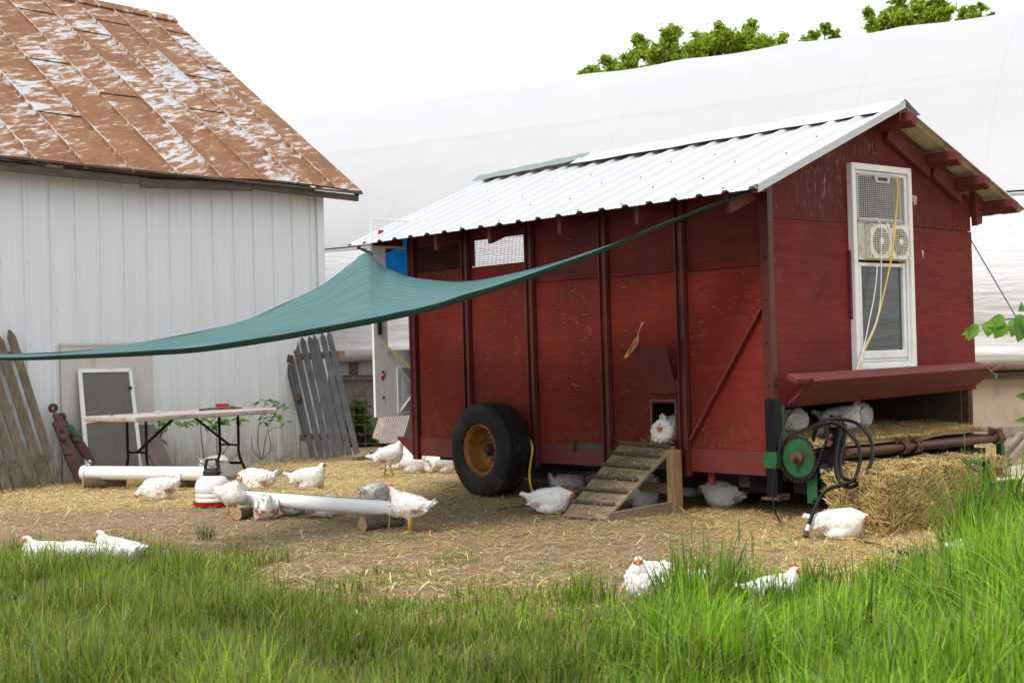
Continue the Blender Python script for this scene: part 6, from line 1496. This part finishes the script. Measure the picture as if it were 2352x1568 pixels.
    if hd is not None:
        up = np.array([0, 0, 1.0]); sd2 = np.cross(fd, up); sd2 /= np.linalg.norm(sd2); uu = np.cross(sd2, fd)
        m = MB(); a = hd + fd * .022 - uu * .004; m.tube([a, a + fd * .012 - uu * .001, a + fd * .023 - uu * .006], [.0085, .006, .0012], 6); addmb(m, (.62, .36, .08))
        for s2_ in (-1, 1):
            m = MB(); m.lathe([(.0048, 0), (.004, .002), (0, .0032)], tuple(hd + sd2 * s2_ * .0215 + fd * .009 + uu * .005), tuple(sd2 * s2_), 8); addmb(m, (.02, .012, .01))
            m = MB(); wv = hd + fd * .014 - uu * .018 + sd2 * s2_ * .007; m.tube([wv, wv - uu * .012 * comb, wv - uu * .022 * comb], [.006, .0075 * comb, .002], 6); addmb(m, (.50, .05, .035))
        # comb: serrated blade
        pts_ = [(.020, .010), (.016, .026), (.010, .022), (.006, .034), (-.001, .027), (-.006, .036), (-.012, .028), (-.018, .031), (-.022, .018), (-.014, .012)]
        m = MB(); m.prism([tuple(hd + fd * x_ + uu * (.008 + (z_ - .008) * (.35 + .65 * comb)) - sd2 * .003) for x_, z_ in [(a_ * 1.2, .010 + (b_ - .010) * 1.3) for a_, b_ in pts_]], tuple(sd2 * .006)); addmb(m, (.55, .05, .03))
    leg = (.60, .36, .07)
    def foot(ax, ay, ang):
        m = MB()
        for q_, l_ in ((-.5, .045), (0, .055), (.5, .045), (math.pi - .2, .022)):
            dx, dy = math.cos(q_ + ang), math.sin(q_ + ang); m.tube([(ax, ay, .013), (ax + dx * l_ * .5, ay + dy * l_ * .5, .011), (ax + dx * l_, ay + dy * l_, .004)], [.0095, .0075, .004], 6)
        return m
    if stand:
        for s2_, fx2 in ((-1, .012 if pose == 'stand' else .05), (1, .0 if pose == 'stand' else -.04)):
            m = foot(fx2, s2_ * .052, s2_ * .15); m.tube([(.0 + fx2 * .3, s2_ * .05, .155), (.0 + fx2 * .5 - .012, s2_ * .05, .105), (fx2, s2_ * .052, .013)], [.016, .0105, .0095], 8); addmb(m, leg)
    else:
        for s2_ in (-1, 1):
            m = MB(); m.tube([(.0, s2_ * .078, .016), (.06, s2_ * .085, .012)], [.011, .010], 6); addmb(m, leg); m = foot(.065, s2_ * .085, s2_ * .2); addmb(m, leg)
    Vv = np.concatenate(VV); Q = np.concatenate(QQ); C4 = np.concatenate(CC)
    me = bpy.data.meshes.new('hen'); fl = [tuple(dict.fromkeys(f)) for f in Q.tolist()]; fl = [f for f in fl if len(f) > 2]
    me.from_pydata(Vv.tolist(), [], fl); me.polygons.foreach_set('use_smooth', [True] * len(fl)); me.update()
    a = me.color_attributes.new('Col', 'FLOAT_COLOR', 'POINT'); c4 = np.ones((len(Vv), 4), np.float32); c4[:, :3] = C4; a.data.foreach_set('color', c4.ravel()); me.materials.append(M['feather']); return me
HV = {
    'stand': hen_mesh('stand', 1, .62), 'stand2': hen_mesh('stand', 2, .35, yaw=-.5), 'step': hen_mesh('step', 3, .6, comb=.3),
    'up': hen_mesh('up', 4, .55, comb=1.0), 'up2': hen_mesh('up', 5, .35, yaw=.5, comb=.9), 'low': hen_mesh('low', 6, .35, comb=.9), 'low2': hen_mesh('low', 7, .6, tailup=.4, comb=.5),
    'peck': hen_mesh('peck', 8, .8, tailup=.7, comb=.2), 'sleep': hen_mesh('sleep', 9, .2), 'rump': hen_mesh('sleep', 10, .85, tailup=.8), 'tuck': hen_mesh('tuck', 11, .15, yaw=.2, comb=.7)}
def hen(px, py, var, ang, label, s=.86, h=0.0, pt=None, rx=0):
    p = V(pt) if pt is not None else G(px, py, h)
    o = bpy.data.objects.new('hen', HV[var]); col.objects.link(o); o.location = (p.x, p.y, p.z + (float(hground(p.x, p.y)) if pt is None and h == 0 else 0)); o.rotation_euler = (rx, 0, R(ang)); o.scale = (s, s, s)
    tag(o, label, 'hen', 'white hens in the yard'); return o
hen(942, 1222, 'stand', 168, 'white hen standing on yellow legs at the right end of the nearer pipe feeder', .80)
hen(533, 1188, 'stand2', -42, 'white hen standing in front of the waterer, head turned right', .80)
hen(612, 1193, 'rump', 105, 'white hen sitting with her bare red rump to the camera under the nearer pipe feeder', .86)
hen(368, 1148, 'peck', 192, 'white hen lying left of the waterer, pecking with tail raised', .92)
hen(592, 1122, 'low2', 172, 'white hen resting just behind the waterer, facing left with pink flank', .95)
hen(708, 1122, 'up', 5, 'white hen resting alone on the straw, facing right with red comb', .96)
hen(520, 1098, 'up2', 20, 'white hen sitting behind the black waterer handle by the table leg', .86)
hen(497, 1082, 'sleep', 0, 'pinkish white hen lying low behind the farther pipe feeder', .84)
hen(862, 1158, 'sleep', 60, 'pale round hen asleep behind the nearer pipe feeder, left of the standing hen', .84)
hen(676, 1183, 'sleep', 150, 'white hen lying under the middle of the nearer pipe feeder', .74)
hen(742, 1188, 'low', 0, 'white hen lying flat under the nearer pipe feeder, farthest right of those under it', .76)
hen(893, 1094, 'step', 12, 'white hen walking right in front of the group by the coop rear corner', .92)
hen(903, 1078, 'up', 176, 'white hen facing left behind the walking hen', .95)
hen(948, 1084, 'up', -8, 'white hen sitting right of the walking hen, facing right', .95)
hen(952, 1068, 'up2', 140, 'white hen half hidden behind the red rear corner of the coop', .95)
hen(995, 1083, 'sleep', 130, 'white hen between the group and the tyre with her head tucked away', .92)
hen(1024, 1086, 'up', 15, 'white hen with red face partly hidden by the left side of the tyre', .92)
hen(1262, 1178, 'low', -12, 'white hen with a red rear resting left of the ramp foot', .92)
hen(1308, 1133, 'rump', 20, 'shaded hen under the coop just behind the ramp foot, left one of the pair', .9)
hen(1350, 1128, 'rump', 35, 'shaded hen under the coop just behind the ramp foot, right one of the pair', .85)
hen(1470, 1163, 'up', 8, 'white hen sitting in the triangle under the ramp', .90)
hen(1500, 1128, 'low', 170, 'shaded hen deep under the coop behind the ramp legs', .9)
hen(1588, 1140, 'sleep', 10, 'shaded hen under the coop just right of the ramp leg', .9)
hen(1665, 1160, 'low', 172, 'shaded hen lying long under the coop, facing left, right of the ramp', .95)
hen(0, 0, 'low', -108, 'white hen sitting in the little doorway at the top of the ramp', .84, pt=CM @ V((.0, 1.11, .505)))
hen(0, 0, 'rump', 40, 'dim hen inside the coop behind the hen in the little doorway', .9, pt=CM @ V((.28, 1.22, .53)))
hen(0, 0, 'up2', 60, 'shaded hen inside the open coop front, farthest left', .9, pt=CM @ V((.30, .30, .535)))
hen(0, 0, 'sleep', 30, 'dim hen inside the open coop front, behind the black hoses', .9, pt=CM @ V((.95, .62, .545)))
hen(0, 0, 'up', -25, 'shaded hen inside the open coop front with orange face, in the middle', .92, pt=CM @ V((1.32, .42, .545)))
hen(0, 0, 'sleep', 50, 'shaded round hen inside the open coop front, farthest right', .95, pt=CM @ V((1.72, .55, .545)))
hen(1926, 1238, 'low', -14, 'clean white hen resting on straw in front of the large bale', .88)
hen(1488, 1372, 'up2', -122, 'white hen with red comb facing the camera at the edge of the tall grass', .84)
hen(1592, 1386, 'sleep', 0, 'white hen mostly hidden in grass right of the one facing the camera', .74)
hen(1775, 1400, 'up', 10, 'white hen hidden behind grass stalks with only its pale head showing', .74)
hen(118, 1317, 'up', 200, 'white hen with small red comb in the grass at far left', .9)
hen(176, 1317, 'rump', 200, 'white hen rump just right of the far left hen in the grass', .88)
hen(270, 1311, 'up2', 150, 'white hen in the left grass stretching her neck up, facing away', .9)
hen(2232, 1292, 'sleep', 20, 'white hen showing only as specks deep in the tall grass at right', .7)

# ================================================================ GRASS
def blades(X, Y, Z, H, Wd, lean, az, c0, c1, rows=5, twist=None):
    n = len(X); t_ = np.linspace(0, 1, rows)[None, :]; H_ = H[:, None]; ln = lean[:, None]
    r = H_ * ln * t_ ** 1.9; z = H_ * (t_ - .42 * ln ** 1.3 * t_ ** 2.4)
    ca, sa = np.cos(az)[:, None], np.sin(az)[:, None]; cx = X[:, None] + r * ca; cy = Y[:, None] + r * sa; cz = Z[:, None] + z
    w = Wd[:, None] * np.array([.75, 1.0, .9, .6, .06] if rows == 5 else [.8, 1.0, .6, .06])[None, :] / 2
    fa = (az + np.pi / 2 + (rng.normal(0, .6, n) if twist is None else twist))[:, None]; dx, dy = np.cos(fa) * w, np.sin(fa) * w
    L_ = np.stack([cx - dx, cy - dy, cz], -1); R_ = np.stack([cx + dx, cy + dy, cz], -1); Vv = np.stack([L_, R_], 2).reshape(n, rows * 2, 3)
    k = (np.arange(n) * rows * 2)[:, None, None]; i = (np.arange(rows - 1) * 2)[None, :, None]; q = (k + i + np.array([0, 1, 3, 2])[None, None]).reshape(-1, 4)
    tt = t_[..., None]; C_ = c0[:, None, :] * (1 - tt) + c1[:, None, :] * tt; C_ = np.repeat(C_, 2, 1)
    tip = np.stack([cx[:, -1], cy[:, -1], cz[:, -1]], 1); return Vv.reshape(-1, 3), q, C_.reshape(-1, 3), tip
def join(parts):
    o_ = 0; Vs, Qs, Cs = [], [], []
    for v, q, c in parts: Vs.append(v); Qs.append(q + o_); Cs.append(c); o_ += len(v)
    return np.concatenate(Vs), np.concatenate(Qs), np.concatenate(Cs)
KX = [-200, 100, 300, 450, 600, 800, 1000, 1250, 1400, 1550, 1750, 1950, 2100, 2250, 2450]
KB = [9.35, 9.35, 9.2, 8.8, 8.4, 8.05, 7.6, 7.05, 6.9, 6.95, 6.95, 6.95, 7.2, 8.2, 9.3]
KH = [.10, .11, .11, .10, .10, .08, .05, .06, .14, .28, .20, .12, .12, .36, .60]
KN = [.24, .24, .23, .24, .23, .20, .17, .17, .22, .28, .29, .30, .34, .42, .50]
def px_of(x, y): return PX0 + FP * x / y
PAL_L = np.array([[.12, .19, .010], [.16, .245, .015], [.05, .095, .008], [.20, .26, .03], [.22, .23, .05]])
PAL_R = np.array([[.12, .25, .008], [.20, .34, .014], [.04, .12, .007], [.25, .38, .03], [.13, .25, .015]])
def grass():
    parts = []
    # fine grass, everywhere, olive to the left
    def field(n, kind):
        y = 2.3 + 7.1 * rng.random(n) ** (.9 if kind == 'fine' else 1.0); x = (rng.random(n) - .5) * .79 * y; px = px_of(x, y)
        yb = np.interp(px, KX, KB) + 1.3 * (vnoise(x, y, 1.5, 41) - .5) + .8 * (vnoise(x, y, 5, 42) - .5)
        edge = np.clip((yb - y) / 1.5, 0, 1)
        wr = sstep(1250, 1650, px + 200 * (vnoise(x, y, .9, 44) - .5))
        if kind == 'fine': keep = (rng.random(n) < .12 + .9 * edge) & (y < yb) & (rng.random(n) > wr * .75)
        else: keep = (y < yb) & (rng.random(n) < .25 + edge) & (rng.random(n) < .13 + .87 * wr)
        clump = vnoise(x, y, 3.3, 43); clump2 = vnoise(x, y, 1.1, 47); keep &= rng.random(n) < .12 + 1.3 * clump * (.35 + clump2)
        # trampled gap in the middle
        keep &= ~((px > 950) & (px < 1450) & (y > 6.2) & (rng.random(n) < .55))
        x, y, px, clump, clump2, yb, wr = [a[keep] for a in (x, y, px, clump, clump2, yb, wr)]; n = len(x)
        far = np.interp(px, KX, KH); nr = np.interp(px, KX, KN); f = np.clip((yb - y) / 2.6, 0, 1); H = (far * (1 - f) + nr * f) * (.35 + .75 * clump + .3 * clump2) * (.55 + .5 * rng.random(n)) * 1.22
        pal = PAL_L if kind == 'fine' else PAL_R; c = pal[rng.integers(0, 5, n)]
        if kind == 'fine': c = c * (1 - wr[:, None]) + PAL_R[rng.integers(0, 5, n)] * wr[:, None]
        c = c * (.6 + .75 * rng.random(n))[:, None] * (.72 + .7 * clump2)[:, None]; dry = rng.random(n) < .045; c[dry] = np.array([.34, .27, .12])
        w = (.0032 + .0040 * rng.random(n) ** 1.4) if kind == 'fine' else (.005 + .006 * rng.random(n))
        ln = np.clip(rng.normal(.35, .22, n), .02, 1.0) if kind == 'fine' else np.clip(rng.normal(.5, .28, n), .05, 1.15)
        wind = rng.normal(-.35, 1.5, n) + np.where(px < 1250, math.pi, 0) * (rng.random(n) < .45)
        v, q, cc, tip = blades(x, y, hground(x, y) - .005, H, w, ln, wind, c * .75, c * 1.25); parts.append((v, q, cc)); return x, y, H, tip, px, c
    x, y, H, tip, px, c = field(150000, 'fine')
    # seed heads on some of the fine stems
    s_ = np.where((rng.random(len(x)) < .10) & (H > .09))[0]; k = 9; base = np.repeat(tip[s_], k, 0); m = len(base); dn = np.tile(np.linspace(0, .05, k), len(s_))
    base[:, 2] -= dn + .005; v, q, cc, _ = blades(base[:, 0], base[:, 1], base[:, 2], .010 + .014 * rng.random(m), np.full(m, .0022), np.full(m, .8), rng.random(m) * 6.28, np.tile(np.array([.15, .16, .07]), (m, 1)), np.tile(np.array([.22, .20, .10]), (m, 1)), 4); parts.append((v, q, cc))
    x, y, H, tip, px, c = field(95000, 'broad')
    s_ = np.where((rng.random(len(x)) < .012) & (H > .26) & (y > 4.5))[0]; k = 26; base = np.repeat(tip[s_], k, 0); m = len(base); dn = np.tile(np.linspace(-.02, .07, k), len(s_))
    base[:, 2] -= dn; v, q, cc, _ = blades(base[:, 0], base[:, 1], base[:, 2], .014 + .012 * rng.random(m), np.full(m, .003), np.full(m, .35), rng.random(m) * 6.28, np.tile(np.array([.17, .24, .08]), (m, 1)), np.tile(np.array([.27, .31, .13]), (m, 1)), 4); parts.append((v, q, cc))
    # mown looking short growth and lone sprigs over the dirt
    n = 60000; y = 6.0 + 4.2 * rng.random(n) ** 1.1; x = (rng.random(n) - .5) * .79 * y; px = px_of(x, y); yb = np.interp(px, KX, KB); a = vnoise(x, y, 2.6, 51) * .6 + vnoise(x, y, 7, 52) * .4
    keep = (a > .50 + .11 * np.clip(y - yb + .25, 0, 4)) & (px < 2100) & (y < 9.9); x, y = x[keep], y[keep]; n = len(x); c = PAL_R[rng.integers(0, 5, n)] * (.7 + .5 * rng.random(n))[:, None]
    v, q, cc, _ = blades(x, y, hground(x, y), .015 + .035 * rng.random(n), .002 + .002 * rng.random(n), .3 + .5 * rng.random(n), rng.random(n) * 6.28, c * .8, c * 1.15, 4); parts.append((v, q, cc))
    # named tufts standing out in the photograph: px, py of the foot, height, count, spread
    for (fx, fy, hh, cn, sp_, w_) in ((476, 1236, .17, 90, .07, .0035), (540, 1276, .15, 80, .08, .0035), (230, 1250, .14, 60, .16, .0028), (300, 1246, .15, 60, .14, .0028), (100, 1262, .14, 70, .16, .0028), (380, 1260, .12, 60, .14, .0028), (30, 1268, .16, 80, .18, .0028), (90, 1316, .15, 80, .14, .003), (160, 1322, .16, 90, .12, .003), (215, 1318, .14, 70, .1, .003), (285, 1315, .15, 70, .12, .003), (330, 1290, .14, 60, .1, .003), (70, 1325, .19, 120, .13, .0032), (130, 1330, .18, 110, .12, .0032), (190, 1328, .19, 110, .12, .0032), (260, 1330, .18, 110, .12, .0032), (310, 1322, .17, 80, .1, .0032), (620, 1300, .10, 50, .16, .003), (1700, 1402, .25, 90, .12, .007), (1745, 1405, .25, 110, .10, .007), (1790, 1410, .24, 110, .10, .007), (1830, 1408, .22, 80, .10, .007), (1590, 1412, .26, 90, .10, .007), (1540, 1396, .30, 60, .09, .007),
                                      (1310, 1395, .22, 80, .10, .004), (1340, 1380, .24, 50, .06, .004), (1390, 1385, .20, 60, .08, .004), (1580, 1400, .36, 90, .12, .007), (1640, 1392, .40, 110, .13, .007), (1700, 1380, .30, 80, .12, .007), (1860, 1370, .28, 50, .07, .007), (1905, 1372, .26, 40, .06, .007), (1950, 1362, .24, 40, .06, .007), (2060, 1340, .20, 60, .10, .007), (2125, 1310, .20, 60, .10, .007), (2205, 1290, .46, 130, .10, .008), (2260, 1262, .58, 170, .18, .008), (2320, 1252, .66, 200, .18, .008)):
        g_ = G(fx, fy); a = rng.random(cn) * 6.28; rr = sp_ * rng.random(cn) ** .6; x = g_.x + np.cos(a) * rr; y = g_.y + np.sin(a) * rr; c = (PAL_R if fx > 1300 else PAL_L)[rng.integers(0, 5, cn)] * (.65 + .5 * rng.random(cn))[:, None]
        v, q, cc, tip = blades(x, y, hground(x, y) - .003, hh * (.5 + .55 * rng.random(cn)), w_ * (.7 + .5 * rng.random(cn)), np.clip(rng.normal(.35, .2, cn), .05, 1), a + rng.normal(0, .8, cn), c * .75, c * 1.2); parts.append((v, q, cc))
        if fx > 2000 or fx in (1640, 1580):
            s_ = np.arange(0, cn, 7); k = 30; base = np.repeat(tip[s_], k, 0); m = len(base); dn = np.tile(np.linspace(-.02, .09, k), len(s_)); base[:, 2] -= dn
            v, q, cc, _ = blades(base[:, 0], base[:, 1], base[:, 2], .016 + .014 * rng.random(m), np.full(m, .0032), np.full(m, .3), rng.random(m) * 6.28, np.tile(np.array([.15, .23, .07]), (m, 1)), np.tile(np.array([.26, .31, .13]), (m, 1)), 4); parts.append((v, q, cc))
    # single tall blades: foot px, py, height, width, lean, azimuth
    sg = [(740, 1402, .42, .011, .25, 3.14), (738, 1400, .33, .010, .45, 3.3), (700, 1405, .25, .008, .2, 3.1), (722, 1400, .20, .008, .4, 2.8), (818, 1368, .30, .008, .08, .3), (822, 1368, .24, .005, .5, 0.0), (1608, 1392, .47, .008, .08, 2.8), (1655, 1392, .42, .006, .25, .2),
          (2175, 1300, .50, .007, .15, 3.0), (2215, 1290, .66, .009, .12, 3.0), (2300, 1262, .72, .010, .1, 2.9), (2335, 1262, .74, .010, .1, 3.2)]
    A = np.array(sg); P_ = [G(a, b_) for a, b_ in A[:, :2]]; n = len(A); c = np.tile(np.array([.07, .17, .035]), (n, 1))
    v, q, cc, _ = blades(np.array([p.x for p in P_]), np.array([p.y for p in P_]), np.zeros(n), A[:, 2], A[:, 3], A[:, 4], A[:, 5], c * .8, c * 1.5, 5, np.zeros(n)); parts.append((v, q, cc))
    # blue green weeds close to the lens, far out of focus
    sg = [(148, 2.75, .74, .013, .12, 3.0), (158, 2.7, .66, .015, .3, 3.1), (222, 2.8, .72, .012, .15, .4), (236, 2.85, .60, .014, .35, 2.9), (246, 2.8, .66, .012, .5, .2), (165, 2.65, .5, .016, .7, 3.2), (235, 2.6, .46, .014, .2, 1.0), (2110, 2.9, .5, .012, .5, .4), (2330, 2.9, .55, .012, .3, 3.0)]
    A = np.array(sg); xx = (A[:, 0] - PX0) / FP * A[:, 1]; n = len(A); c = np.tile(np.array([.17, .30, .17]), (n, 1))
    v, q, cc, _ = blades(xx, A[:, 1], np.zeros(n), A[:, 2], A[:, 3], A[:, 4], A[:, 5], c, c * 1.2, 5, np.zeros(n)); parts.append((v, q, cc))
    Vv, Q, C_ = join(parts)
    tag(np_mesh('grass', Vv, Q, C_, M['grass']), 'long green grass with seed heads across the foreground', 'grass', None, 'stuff')
grass()
